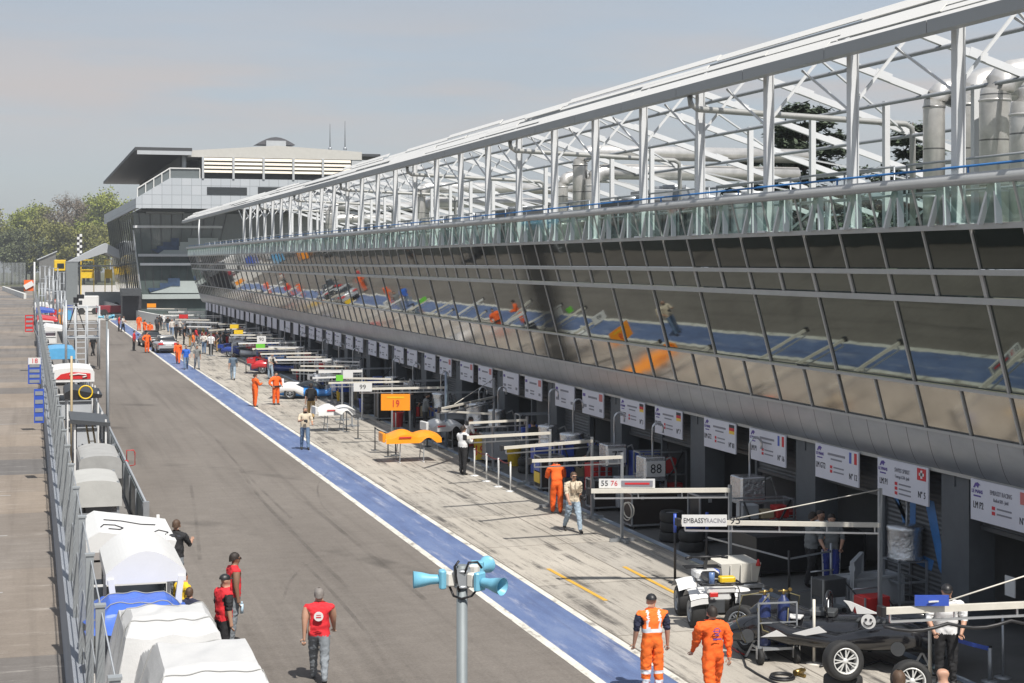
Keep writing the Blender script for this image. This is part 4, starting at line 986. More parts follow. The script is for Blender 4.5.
    for wr, fo, sx in hands:
        side = fo.cross(VV((0,1,0)) if abs(fo.y) < .8 else VV((0,0,1))).normalized(); nor = side.cross(fo).normalized()
        for w_, L_ in ((-.030,.070),(-.010,.082),(.010,.076),(.028,.058)):
            a = wr+fo*.085+side*w_; hb.path([a, a+fo*L_*.45+nor*.006*sx, a+fo*L_*.80+nor*.022, a+fo*L_*.95+nor*.038], [.0092,.0088,.0080,.0062], 6)
        a = wr+fo*.035-side*.022; hb.path([a, a-side*.035+fo*.03, a-side*.040+fo*.062+nor*.012], [.011,.0098,.0075], 6)
    zmin = min(v.co.z for v in bm.verts)
    if pose != 'sit': bmesh.ops.translate(bm, verts=bm.verts[:], vec=(0,0,-zmin))
    else: bmesh.ops.translate(bm, verts=bm.verts[:], vec=(0,0,-zmin)); 
    me = bpy.data.meshes.new('body'); bm.to_mesh(me); bm.free(); bpy.data.meshes.remove(m2)
    hc = lean((0,.012,1.633)); hc.z -= zmin
    _bt[key] = (me, hc, q['lean']); return _bt[key]
_hm = {}
def hair_mesh(kind):
    if kind in _hm: return _hm[kind]
    b = MB()
    if kind in ('short','bald_ring','curly','long'):
        def fn(a, c):
            th = 2*math.pi*a; front = .5+.5*math.sin(th)   # +y is the face
            low = -.078 if kind != 'long' else -.16
            zmin = low+(.115)*front**1.2
            ph = c*math.pi/2; z0 = .098*math.sin(ph); r = math.cos(ph)
            z = zmin+(.100-zmin)*math.sin(ph); rr = math.sqrt(max(0,1-max(0,z/.104)**2)); j = .010*math.sin(9*th)*math.sin(7*ph) if kind == 'curly' else .002*math.sin(13*th+5*ph)
            k_ = 1.10 if kind == 'curly' else 1.0
            return ((.090+j)*k_*rr*math.cos(th), (.106+j)*k_*rr*math.sin(th)-.008, z*k_+.004)
        b.grid(fn, 22, 9)
    elif kind == 'cap':
        b.grid(lambda a, c: (.095*math.cos(c*math.pi/2)*math.cos(2*math.pi*a), .110*math.cos(c*math.pi/2)*math.sin(2*math.pi*a), .015+.098*math.sin(c*math.pi/2)), 20, 7)
        b.ext([(-.075,.075,.018),(-.06,.15,.006),(0,.175,.002),(.06,.15,.006),(.075,.075,.018)], (0,0,.010))
    _hm[kind] = b; me_o = b.build('hair', HAIRD); me = me_o.data; bpy.data.objects.remove(me_o); _hm[kind] = me
    return me
_fm = []
def person(lbl, p, face, pose='stand', ht=1.75, top=C_WH, bot=C_JE, sleeve=None, sleeves='short', hair='short', hm=HAIRD, shoe=SHOE, skin=SKIN, bulk=1., loose=1.12, vest=False, sun=False, group=None, z=0., hm2=None):
    """face: the direction looked in, degrees clockwise from straight up the pit lane"""
    me, hc, ln = body_mesh(pose, bulk, loose, vest, sleeves, DD(p.x,p.y) < 48)
    t = thing('person', lbl, 'person', (p.x,p.y,z if z else p.z), -math.radians(face), group); sc = ht/1.75; t.scale = (sc,sc,sc)
    o = bpy.data.objects.new('body', me); link(o, t)
    ms = [skin, top, bot, shoe, sleeve or top, STRIPE]
    if not me.materials:
        for m in ms: me.materials.append(m)
    for i, m in enumerate(ms): o.material_slots[i].link = 'OBJECT'; o.material_slots[i].material = m
    if hair:
        h = bpy.data.objects.new('cap' if hair == 'cap' else 'hair', hair_mesh(hair)); link(h, t); h.location = hc; h.rotation_euler = (-math.radians(ln),0,0)
        h.material_slots[0].link = 'OBJECT'; h.material_slots[0].material = hm
    if not _fm:
        b = MB()
        for sx in (-1,1): b.ball((sx*.034,.098,-.012), (.013,.008,.008), 8, 5)
        e_ = b.build('eyes', INK); _fm.append(e_.data); bpy.data.objects.remove(e_)
        b = MB()
        for sx in (-1,1): b.bbox((sx*.038,.110,-.010), (.056,.012,.036), .006); b.bar((sx*.066,.106,-.005), (sx*.098,.0,-.002), .008)
        b.bar((-.02,.112,-.004), (.02,.112,-.004), .008); e_ = b.build('sunglasses', BLACK); _fm.append(e_.data); bpy.data.objects.remove(e_)
    h = bpy.data.objects.new('sunglasses' if sun else 'eyes', _fm[1 if sun else 0]); link(h, t); h.location = hc; h.rotation_euler = (-math.radians(ln),0,0)
    return t
def on_back(t, build, name, m):
    b = MB(); build(b); o = b.build(name, m, t); return o
def head_at(u, v, ht=1.75, ztop=None):
    D = F*(H-(ztop or ht))/(v-262.); return P(u, D, 0)
MR = 'marshals in orange overalls in the pit lane'
# near figures
t = person('person in a red vest with a white round badge walking away up the lane', head_at(319,586), 12, 'walk', top=C_RV, bot=C_GJ, sleeves='none', hm=HAIRG, bulk=1.08)
def badge(b): b.lathe([(.001,0),(.085,0),(.085,.012),(.001,.012)], (.0,-.180,1.24), (0,-1,0), 18, sm=False)
on_back(t, badge, 'round_badge', WHITE)
on_back(t, lambda b: [b.box((.0,-.195,1.265), (.08,.004,.012)), b.box((0,-.195,1.225), (.09,.004,.02)), b.box((-.0,-.19,1.05), (.16,.004,.014)), b.box((.01,-.19,1.02), (.12,.004,.012))], 'badge_lettering', INKR)
on_back(t, lambda b: [b.bbox((-.24,.02,.98), (.05,.07,.16), .01), b.tube((-.24,.02,1.05), (-.25,.02,1.36), .006, 5)], 'radio', BLACK)
t = person('person in an orange safety vest with silver bands over navy sleeves, black cap', head_at(652,595), 4, 'stand', top=C_HV, bot=C_HV, sleeve=C_NV, sleeves='darkshort', hair='cap', hm=BLACK, vest=True, bulk=1.10, loose=1.3)
t = person('person in orange overalls with purple lettering on the back beside the quad bike', head_at(713,604), 2, 'walk2', top=C_OR, bot=C_OR, sleeves='long', hm=HAIRD, bulk=1.12, loose=1.35)
on_back(t, lambda b: [b.torus((0,-.178,1.325), (0,1,0.15), .052, .007, 16, 5), b.box((0,-.182,1.325), (.15,.006,.014)), b.box((0,-.185,1.255), (.07,.006,.016)), b.box((-.0,-.188,1.19), (.15,.006,.024))], 'back_print', INKP)
p = head_at(573,470); t = person('person in a sand coloured pocket waistcoat, sunglasses and pale jeans walking towards the camera', p, 176, 'walk', top=C_TN, bot=C_LJ, sleeves='short', hm=HAIRB, sun=True)
on_back(t, lambda b: [b.bar((-.17,.10,1.40), (-.13,.18,1.15), .03, .012), b.bar((.13,.10,1.41), (.11,.18,1.2), .03, .012), b.box((-.08,.178,1.18), (.09,.02,.10)), b.box((.08,.178,1.18), (.09,.02,.10)), b.box((0,.178,1.25), (.015,.012,.35))], 'waistcoat_pockets', mat('dark_sand_cloth', (.26,.20,.14), .8, var=.1))
on_back(t, lambda b: [b.bbox((-.27,.02,.98), (.12,.09,.11), .02), b.tube((-.27,.06,.98), (-.27,.22,.94), .045, 10)], 'camera', BLACK)
t = person('person in orange overalls seen from behind, looking down beside the dark equipment case', G(557,514), 8, 'bend', top=C_OR, bot=C_OR, sleeves='long', loose=1.3, ht=1.72); 
t = person('person in a white shirt and black trousers with folded arms at the white chain posts', G(463,475), 60, 'crossed', top=C_WH, bot=C_BK, sleeves='long', sun=True)
t = person('person in a white T shirt working at the grey fuel cart', head_at(465,416), 80, 'bend', top=C_WH, bot=C_BK)
t = person('person in a sand waistcoat holding a camera at the chest on the blue strip', G(305,450), 178, 'hold', top=C_TN, bot=C_JE, sleeves='short', hair='short', hm=HAIRG, ht=1.76)
on_back(t, lambda b: [b.bbox((.03,.30,1.2), (.14,.09,.1), .02), b.tube((.03,.33,1.2), (.03,.48,1.17), .04, 10)], 'camera', BLACK)
t = person('person with a black backpack and khaki trousers behind the camera holder', G(311,419), 10, 'walk', top=C_BK, bot=C_KH, sleeves='short', ht=1.78)
on_back(t, lambda b: b.bbox((0,-.25,1.25), (.34,.18,.48), .05), 'backpack', BLACK)
t = person('person in orange overalls with folded arms on the edge of the blue strip', G(255,407), 70, 'crossed', top=C_OR, bot=C_OR, sleeves='long', loose=1.25, group=MR)
t = person('person in orange overalls with a black belt standing beside the blue and white car body', G(276,405), 150, 'hips', top=C_OR, bot=C_OR, sleeves='long', loose=1.3, bulk=1.12, group=MR)
on_back(t, lambda b: b.bbox((0,.01,1.0), (.46,.36,.08), .05), 'belt', BLACK)
t = person('person in a slate blue shirt and jeans walking away by the red barrier tape', G(233,380), 10, 'walk', top=C_SB, bot=C_LJ)
person('person in orange overalls walking on the blue strip, left of the royal blue shirt', G(178,364), 190, 'walk', top=C_OR, bot=C_OR, sleeves='long', loose=1.25, group=MR)
person('person in a royal blue shirt and jeans walking down the blue strip', G(186,369.5), 180, 'walk2', top=C_BL, bot=C_JE)
person('person in a grey shirt and jeans right of the royal blue shirt', G(197,369.5), 178, 'walk', top=C_GR, bot=C_GJ)
person('person in a red and black outfit standing on the white line', G(134,351), 100, 'stand', top=C_RD, bot=C_BK, sleeves='long')
person('person in orange overalls standing at the white line left of the silver car', G(147,353), 150, 'hips', top=C_OR, bot=C_OR, sleeves='long', loose=1.3, bulk=1.12, group=MR)
person('person in orange overalls right behind the marshal at the white line', G(150,340), 170, 'stand', top=C_OR, bot=C_OR, sleeves='long', loose=1.25, group=MR)
person('person in orange overalls, middle of the marshals by the curved white wall', G(144.5,337), 60, 'crossed', top=C_OR, bot=C_OR, sleeves='long', loose=1.25, group=MR)
person('person in orange overalls standing farthest away by the curved white wall', G(139,331), 160, 'stand', top=C_OR, bot=C_OR, sleeves='long', loose=1.25, group=MR)
person('person in a red top, left of two people by the lane far away', G(119,331.5), 90, 'stand', top=C_RD, bot=C_BK)
person('person in a pale shirt, right of two people by the lane far away', G(123,332), 120, 'hold', top=C_PK, bot=C_BK)
person('person dressed in black walking beside the scaffold platform', G(93,356), 40, 'walk', top=C_BK, bot=C_BK)
person('person in orange overalls far away on the pit wall footway', G(55.5,309), 150, 'stand', top=C_OR, bot=C_OR, sleeves='long', group=MR)
person('person in a red top by the red car beyond the scaffold platform', G(86,312), 150, 'stand', top=C_RD, bot=C_WH)
# on the pit wall
t = person('person in a red vest and black cap looking down beside the white tarpaulins', head_at(223,575), 70, 'stand', top=C_RV, bot=C_BK, sleeve=C_BK, sleeves='darkshort', hair='cap', hm=BLACK, bulk=1.08)
on_back(t, lambda b: b.lathe([(.001,0),(.07,0),(.07,.012),(.001,.012)], (-.225,.01,1.27), (-1,0,0), 16, sm=False), 'round_badge', WHITE)
t = person('person in a red vest and sunglasses holding a water bottle by the pit wall', head_at(233,553,1.8), 80, 'stand', ht=1.8, top=C_RV, bot=C_GJ, sleeves='none', hair='short', skin=mat('tan_skin_tone', (.22,.12,.075), .55, var=.06), sun=True)
on_back(t, lambda b: [b.tube((.25,.10,.62), (.25,.10,.80), .032, 10), b.tube((.25,.10,.80), (.25,.10,.85), .014, 8)], 'water_bottle', mat('pale_blue_bottle', (.45,.60,.72), .15, var=.05))
person('person in a black shirt standing at the barrier behind the white roofs', head_at(175.5,520), 30, 'hold', top=C_BK, bot=C_GJ, hm=HAIRB)
person('person in a navy shirt sitting with brown hair in front of the yellow jacket', head_at(189,588,1.45), 20, 'stand', ht=1.45, top=C_NV, bot=C_JE, hm=HAIRB)
person('person in a yellow jacket under the barrel roofed stand', head_at(182,572,1.5), 60, 'stand', ht=1.5, top=C_YE, bot=C_BK, sleeves='long')
# garage side
pq = P(946,28.6,0); t = person('person in a white shirt and black cap leaning over the black racing car', pq, 205, 'front', ht=1.86, top=C_WH, bot=C_BK, hair='cap', hm=BLACK, bulk=1.14)
person('person with a bald head standing at the bottom right edge of the picture', head_at(943.5,667), 20, 'stand', top=C_GR, bot=C_BK, hair=None)
person('person with curly brown hair at the bottom edge beside the bald head', head_at(899,672,1.72), 20, 'stand', ht=1.72, top=C_DG, bot=C_BK, hair='curly', hm=HAIRB)
t = person('person in a grey shirt and blue striped trousers in the garage doorway', head_at(831,513), 200, 'front', top=C_GR, bot=C_RB)
on_back(t, lambda b: [b.bar((sx*.205,0,.9), (sx*.18,-.01,.15), .035, .05) for sx in (-1,1)], 'side_stripe', WHITE)
person('person in a grey shirt and black trousers, left of the group in the garage doorway', head_at(811,512), 90, 'hold', top=C_GR, bot=C_BK)
person('person in a white shirt facing the camera between the two grey shirts in the doorway', head_at(820,510), 175, 'stand', top=C_WH, bot=C_BK)
person('person in a blue shirt inside the open garage behind the fourth sign', head_at(722,458), 20, 'stand', top=C_SB, bot=C_BK)
person('person in a pale checked shirt bending at the team gear beside the red tape', G(270,379), 150, 'bend', top=C_PK, bot=C_LJ)
# the crowd round the silver car
CR = [(160,331,C_BK,C_BK,'short dark clad person nearest the curved wall'),(164,330,C_WH,C_GJ,'person in white beside the dark clad person at the curved wall'),(172,336,C_PK,C_JE,'person in a pale shirt just behind the silver car'),
      (176,343,C_BK,C_BK,'person in black at the right tail light of the silver car'),(180,336,C_PK,C_BK,'person in a pale top at the back of the crowd'),(184,345,C_BK,C_BK,'tall person in black in the middle of the crowd'),
      (190,347,C_GR,C_KH,'person in grey with khaki trousers in the crowd'),(193.5,352,C_HV,C_GJ,'person in an orange vest at the front of the crowd'),(199,344,C_BK,C_GJ,'person in black behind the white shirts in the crowd'),
      (204,354,C_PK,C_JE,'person in a cream shirt and jeans at the right of the crowd'),(211,355,C_WH,C_BK,'person in a white shirt with black shorts at the right of the crowd'),(217,352,C_DG,C_KH,'person in charcoal and khaki at the right end of the crowd'),
      (224,351,C_DG,C_BK,'dark dressed person beside the white nosed car'),(207,340,C_SB,C_GJ,'person in slate blue at the back right of the crowd')]
for i, (u, v, tp, bt, lb) in enumerate(CR):
    person(lb if lb.startswith(('person','tall','dark','short')) else lb, G(u,v), RND.uniform(0,360), ('stand','hips','walk','hold','crossed')[i % 5], top=tp, bot=bt, sleeves='short' if i % 3 else 'long', hm=(HAIRD,HAIRB,HAIRG)[i % 3], ht=RND.uniform(1.68,1.82), group='crowd around the silver car')
# ---------------- team sign boards over the garages
def sign(i, lbl, y_far, w_, team, cls, num, flag, kind):
    x = 18.52; zt, zb_ = 3.16, 2.33; yc = y_far-w_/2
    t = thing('team_sign', lbl, 'sign', (x,yc,zb_), 0, 'white team signs over the garages')
    b = MB(); b.box((x,yc,(zt+zb_)/2), (.035,w_,zt-zb_)); b.build('sign_panel', SIGNW, t, w=True)
    xs = x-.0215; R_ = VV((0,-1,0)); U_ = VV((0,0,1))
    def q(a, c): return VV((xs, y_far-a, zt-c))
    def bar_(a, c, ww, hh, m, nm='print'):
        b = MB(); b.box((xs+.001,y_far-a,zt-c), (.006,ww,hh)); b.build(nm, m, t, w=True)
    if kind == 0:
        wtext('LE MANS', .105, q(.24,.24), INKP, t, right=R_, up=U_, sx=.95, name='series_lettering')
        b = MB(); b.ext([q(.10,.17),q(.17,.07),q(.26,.05),q(.36,.10),q(.30,.11),q(.27,.165),q(.2,.12),q(.16,.17)], (-.004,0,0)); b.build('series_emblem', INKP, t, w=True)
        bar_(.24,.33,.26,.03,INKP,'series_bar')
        if team:
            for j, s_ in enumerate(team): wtext(s_, .135 if j == 0 else .10, q(w_*.50,.20+.14*j), INKG, t, right=R_, up=U_, sx=.85 if len(s_) < 13 else .7, name='team_lettering')
        else:
            bar_(w_*.5,.20,.85,.055,INKG,'team_lettering'); bar_(w_*.5,.31,.55,.04,INKG,'team_lettering')
        wtext(cls, .20, q(.28,.52), INK, t, right=R_, up=U_, sx=.72, name='class_lettering'); wtext(num, .20, q(w_-.25,.62), INK, t, right=R_, up=U_, sx=.8, name='number_lettering')
        for j in range(3 if flag == 'swiss' else 2):
            bar_(w_*.38,.50+.105*j,.11,.07,INKR,'driver_flag'); bar_(w_*.38+.37,.50+.105*j,.50,.035,INKG,'driver_name')
    elif kind == 1:
        bar_(.2,.18,.25,.10,INKP,'series_emblem'); bar_(w_*.5,.22,.9,.07,INKG,'team_lettering'); bar_(.28,.55,.35,.10,INKG,'class_lettering')
        bar_(w_*.45,.52,.5,.05,INKG,'driver_name'); bar_(w_*.45,.63,.5,.05,INKG,'driver_name'); bar_(w_-.25,.60,.25,.10,INKG,'number_lettering')
    if flag == 'swiss':
        bar_(w_-.26,.17,.36,.26,INKR,'flag')
        for a, c in ((.20,.065),(.075,.175)):
            b = MB(); b.box((xs-.003,y_far-w_+.26,zt-.17), (.004,a,c)); b.build('flag_cross', WHITE, t, w=True)
    elif flag == 'french':
        for j, m in enumerate((BLUE,WHITE,INKR)): bar_(w_-.38+.12*j,.18,.12,.26,m,'flag_stripe')
    elif flag == 'german':
        for j, m in enumerate((INK,INKR,YELL)): bar_(w_-.25,.09+.085*j,.34,.085,m,'flag_stripe')
    elif flag == 'red': bar_(w_-.25,.17,.34,.24,mat('faded_red_print', (.55,.16,.15), .6, var=0),'flag')
SG = [("white sign reading EMBASSY RACING and LM P2, nearest to the camera",('EMBASSY RACING','Radical SR9 - Judd'),'LM P2','N° 45','red',0),
 ('white sign with a Swiss flag reading LM P1 and N° 5',('SWISS SPIRIT','Courage LC70 - Judd'),'LM P1','N° 5','swiss',0),
 ('white sign with a French flag reading LM GT2, right next to the Swiss flag sign',None,'LM GT2','N° 12','french',0),
 ('white sign with a French flag, farther of the two French flag signs',None,'LM P1','N° 16','french',0),
 ('white sign with a German flag reading LM GT2, nearest of the German flag signs',None,'LM GT2','N° 81','german',0),
 ('white sign with a German flag, middle of three, above the 88 tank',None,'LM GT2','N° 7','german',0),
 ('white sign with a German flag, farthest of three, above the 77 tank',None,'LM GT2','N° 3','german',0)]
for i in range(46):
    n_ = (i+1)//2; yf = SIGN_Y+ (3.77*(i//2+ (i % 2))+3.02*(i//2) if True else 0)
    if yf > YE-1: break
    if i < len(SG): lb, tm, cl, nu, fl, kd = SG[i]; sign(i, lb, yf, 2.14, tm, cl, nu, fl, kd)
    elif i < 14: sign(i, ['white sign with a red flag patch, first beyond the bent silver pipes','white sign with a red flag patch, second beyond the bent silver pipes','white sign with faded print above the grey fuel cart','white sign with faded print left of the one above the grey fuel cart','white sign with a red patch above the long white trusses','white sign with a red patch, left neighbour of the one above the white trusses','white sign above the orange 19 board'][i-7], yf, 2.14, None, '', '', 'red' if i % 2 or i > 10 else None, 1)
    else: sign(i, 'small white team sign far along the shaded garage row', yf, 2.14, None, '', '', None, 1 if i < 26 else 2)

# ---------------- overhead booms that swing out over the pit boxes
BG = 'white pit booms reaching out from the garages'
def boom(lbl, u0, v0, u1, v1, z=2.3, th=.10, mast=True, rail=True, m=OFFW, wire=False, hose=False, end=None):
    a, e = G(u0,v0,z), G(u1,v1,z); t = thing('pit_boom', lbl, 'boom', (e.x,e.y,0), 0, BG); d = (e-a).normalized()
    th *= .68; b = MB(); b.bar(a, e, th, th*1.1); b.build('beam', m, t, w=True)
    if rail:
        b = MB(); b.bar(a+VV((0,0,-.17))+d*.1, e+VV((0,0,-.17)), .035)
        L = (e-a).length; n = max(2, int(L/.9))
        for i in range(n+1): b.bar(a+d*(.1+(L-.2)*i/n)+VV((0,0,-.17)), a+d*(.1+(L-.2)*i/n), .025)
        b.build('lower_rail', ALU, t, w=True)
    if mast:
        b = MB(); zm_ = z+(.75 if wire else .12); b.box((e.x,e.y,zm_/2), (.07,.07,zm_)); b.bar((e.x-.35,e.y,.05), (e.x+.35,e.y,.05), .08); b.bar((e.x,e.y-.4,.05), (e.x,e.y+.4,.05), .08); b.build('mast', GREYS, t, w=True)
        if wire:
            b = MB(); b.tube((e.x,e.y,z+.72), a+d*(e-a).length*.25+VV((0,0,.06)), .013, 5); b.build('tie_rod', OFFW, t, w=True)
    b = MB(); b.bbox(a-d*.04, (.10,.16,.16), .02); b.build('end_cap', BLACK if end is None else end, t, w=True)
    if hose:
        b = MB(); n = 16; L = (e-a).length; b.path([a+d*(L*i/n)+VV((0,0,-.24-.09*abs(math.sin(i*math.pi/5)))) for i in range(n+1)], .028, 6); b.build('hose', BLACK, t, w=True)
    return t, a, e, d
def plate(t, u0, u1, v0, v1, z0_, m, nm='panel', thick=.04):
    """flat board facing back down the lane; z0_ is the height of its lower edge"""
    a, e = G(u0,v1,z0_), G(u1,v1,z0_); D = DD(a.x,a.y); zt = ZV(v0,D); r = (e-a); r.z = 0
    b = MB(); n = VV((r.y,-r.x,0)).normalized()*thick; b.ext([a,e,VV((e.x,e.y,zt)),VV((a.x,a.y,zt))], -n); b.build(nm, m, t, w=True)
    f_ = n*.06
    def at(fx, fz): return a+(e-a)*fx+VV((0,0,(zt-z0_)*fz))+f_
    return at, r.normalized(), zt-z0_, r.length
t, a, e, d = boom('long white boom with a blue end plate over the black racing car', 884, 611, 1085, 602, 2.2, .13, True, True, OFFW, True, True)
at, r_, h_, w_ = plate(t, 915, 949, 595.5, 606, 2.27, BLUE, 'blue_plate'); 
b = MB(); b.box(at(.62,.45), (w_*.5,.02,h_*.14)); b.build('plate_print', WHITE, t, w=True)
t, a, e, d = boom('white boom carrying the white EMBASSY RACING plate and the number 95', 680, 522, 880, 525, 2.25, .12, wire=True)
at, r_, h_, w_ = plate(t, 682, 727, 515, 526.5, 2.28, WHITE); wtext('EMBASSY', h_*.62, at(.29,.5), INK, t, right=r_, sx=.82); wtext('RACING', h_*.55, at(.76,.5), INKG, t, right=r_, sx=.82); wtext('95', h_*.95, at(1.18,.5), INK, t, right=r_, sx=1.05, name='number', ext=.01)
t, a, e, d = boom('thick white boom with a panel reading 55 and 76 and red lettering', 590, 491, 730, 490, 2.3, .13)
at, r_, h_, w_ = plate(t, 599, 655, 479, 488, 2.36, WHITE)
wtext('55', h_*.85, at(.10,.5), INK, t, right=r_, name='number'); wtext('76', h_*.8, at(.27,.5), INKR, t, right=r_, name='number')
b = MB(); c_ = at(.68,.5); b.ext([c_-r_*w_*.28+VV((0,0,-h_*.33)),c_+r_*w_*.28+VV((0,0,-h_*.33)),c_+r_*w_*.28+VV((0,0,h_*.33)),c_-r_*w_*.28+VV((0,0,h_*.33))], VV((r_.y,-r_.x,0))*.012); b.build('dark_field', INKG, t, w=True)
b = MB(); c_ = at(.68,.5)+VV((r_.y,-r_.x,0))*.014; b.ext([c_-r_*w_*.22+VV((0,0,-h_*.10)),c_+r_*w_*.22+VV((0,0,-h_*.10)),c_+r_*w_*.22+VV((0,0,h_*.10)),c_-r_*w_*.22+VV((0,0,h_*.10))], VV((r_.y,-r_.x,0))*.005); b.build('red_lettering_bar', INKR, t, w=True)
boom('short white boom ending above the orange marshal at the dark case', 531, 461, 622, 457, 2.3, .11)
boom('white boom above the row of white chain posts', 503, 448, 592, 441, 2.3, .11)
boom('white boom just right of the arms folded onlooker', 466, 437.5, 550, 433, 2.3, .11)
boom('white boom held at a square grey frame right of the onlooker', 468, 423, 527, 420, 2.2, .10)
boom('upper white truss arm reaching right from the orange 19 board', 440, 409, 494, 397, 2.3, .10, wire=True)
boom('lower white truss arm reaching right from the orange 19 board', 440, 404+7, 493, 414, 2.05, .09, True, False)
t, a, e, d = boom('white boom carrying a square plate with the number 99', 357, 389, 447, 387.5, 2.35, .12)
at, r_, h_, w_ = plate(t, 353.5, 372, 383, 391.5, 2.26, WHITE); wtext('99', h_*.8, at(.5,.5), INK, t, right=r_, name='number')
t, a, e, d = boom('white boom with a bright green square plate just beyond the 99 boom', 328, 383, 410, 381.5, 2.35, .10)
at, r_, h_, w_ = plate(t, 336, 343, 375, 381, 2.4, GREEN); at, r_, h_, w_ = plate(t, 343, 353, 371, 378, 2.5, WHITE)
boom('white boom with a long white end beyond the green plate', 318, 372, 362, 371, 2.35, .16, m=WHITE)
far = [(291,370,342,371.5),(274,360,332,359.5),(260,354,318,353),(238,343.5,296,342.5),(230,335,272,335),(226,329.5,259,328),(208,330.5,232,329),(187,326.5,211,327),(175,319.5,211,320),(160,315.5,200,315),(147,308.5,187,309),(186,322,222,323),(252,349,300,348),(168,312,205,312)]
for i, f_ in enumerate(far):
    lbs = ['white boom over the blue and white car body','white boom right behind the person in the checked shirt','white boom behind the red barrier tape','white boom with a square plate reading 90 far along the row']
    t, a, e, d = boom(lbs[i] if i < 4 else 'distant white boom among the crowded far pit boxes', *f_, 2.35, .15 if i > 5 else .12, m=WHITE if i % 2 else OFFW)
    if i == 3:
        at, r_, h_, w_ = plate(t, 257, 266, 336, 343, 2.4, WHITE); wtext('90', h_*.7, at(.5,.5), INK, t, right=r_, name='number')
    if i in (4,5,8,10,12):
        cc_ = {4:YELL,5:YELL,8:RED,10:ORNG,12:GREEN}[i]; uu = f_[0]+ (4 if i != 10 else 0); at, r_, h_, w_ = plate(t, uu, uu+9, f_[1]-5, f_[1]-1, 2.42, cc_, 'coloured_plate')

# ---------------- boards on posts
def board_post(lbl, u0, u1, v0, v1, vb, m, txt=None, ink=INK, cat='number board', name='number_board', border=None):
    um = (u0+u1)/2.; p = G(um,vb); D = DD(p.x,p.y); t = thing(name, lbl, cat, p); zt, zb_ = ZV(v0,D), ZV(v1,D); w_ = (u1-u0)/F*D; r_ = VV((CT,-ST,0)); fw = VV((ST,CT,0))
    c = VV((p.x,p.y,(zt+zb_)/2)); b = MB(); b.ext([c-r_*w_/2+VV((0,0,-(zt-zb_)/2)),c+r_*w_/2+VV((0,0,-(zt-zb_)/2)),c+r_*w_/2+VV((0,0,(zt-zb_)/2)),c-r_*w_/2+VV((0,0,(zt-zb_)/2))], fw*.04); b.build('board', m, t, w=True)
    b = MB(); b.tube((p.x,p.y,0)+fw*.08 if False else VV((p.x,p.y,0))+fw*.08, VV((p.x,p.y,zb_+.2))+fw*.08, .028, 8); b.lathe([(.20,0),(.20,.03),(.05,.06)], VV((p.x,p.y,0))+fw*.08, n=12); b.build('post', DGREY, t, w=True)
    if txt: wtext(txt, (zt-zb_)*.62, c-fw*.012+VV((0,0,-(zt-zb_)*.10)), ink, t, right=r_, name='number', sx=.85)
    return t, c, r_, fw, w_, zt-zb_
t, c, r_, fw, w_, h_ = board_post('orange board with the number 19 standing on a post beside the orange nose panel', 381, 410, 394, 410.5, 456, ORNG, '19', INKR)
b = MB(); b.ext([c+r_*-w_*.30+VV((0,0,h_*.25))-fw*.006,c+r_*w_*.30+VV((0,0,h_*.25))-fw*.006,c+r_*w_*.30+VV((0,0,h_*.34))-fw*.006,c+r_*-w_*.30+VV((0,0,h_*.34))-fw*.006], -fw*.004); b.build('pale_line', YELL, t, w=True)
board_post('yellow board with the number 19 leaning low beside the grey fuel cart', 474, 485, 437, 460, 461, YELL, '19', INKR)
t, c, r_, fw, w_, h_ = board_post('white and blue board with the number 72 beside the orange nose panel', 423, 431, 422, 429.5, 447, WHITE, '72', INK)
b = MB(); q_ = c+r_*(w_*.5+.22); b.ext([q_-r_*.22+VV((0,0,-h_*.5)),q_+r_*.30+VV((0,0,-h_*.5)),q_+r_*.30+VV((0,0,h_*.5)),q_-r_*.22+VV((0,0,h_*.5))], fw*.04); b.build('blue_half', BLUE, t, w=True)
b = MB(); b.ext([q_-r_*.14+VV((0,0,-h_*.25))-fw*.01,q_+r_*.2+VV((0,0,-h_*.25))-fw*.01,q_+r_*.06+VV((0,0,h_*.3))-fw*.01], fw*.01); b.build('white_mark', WHITE, t, w=True)

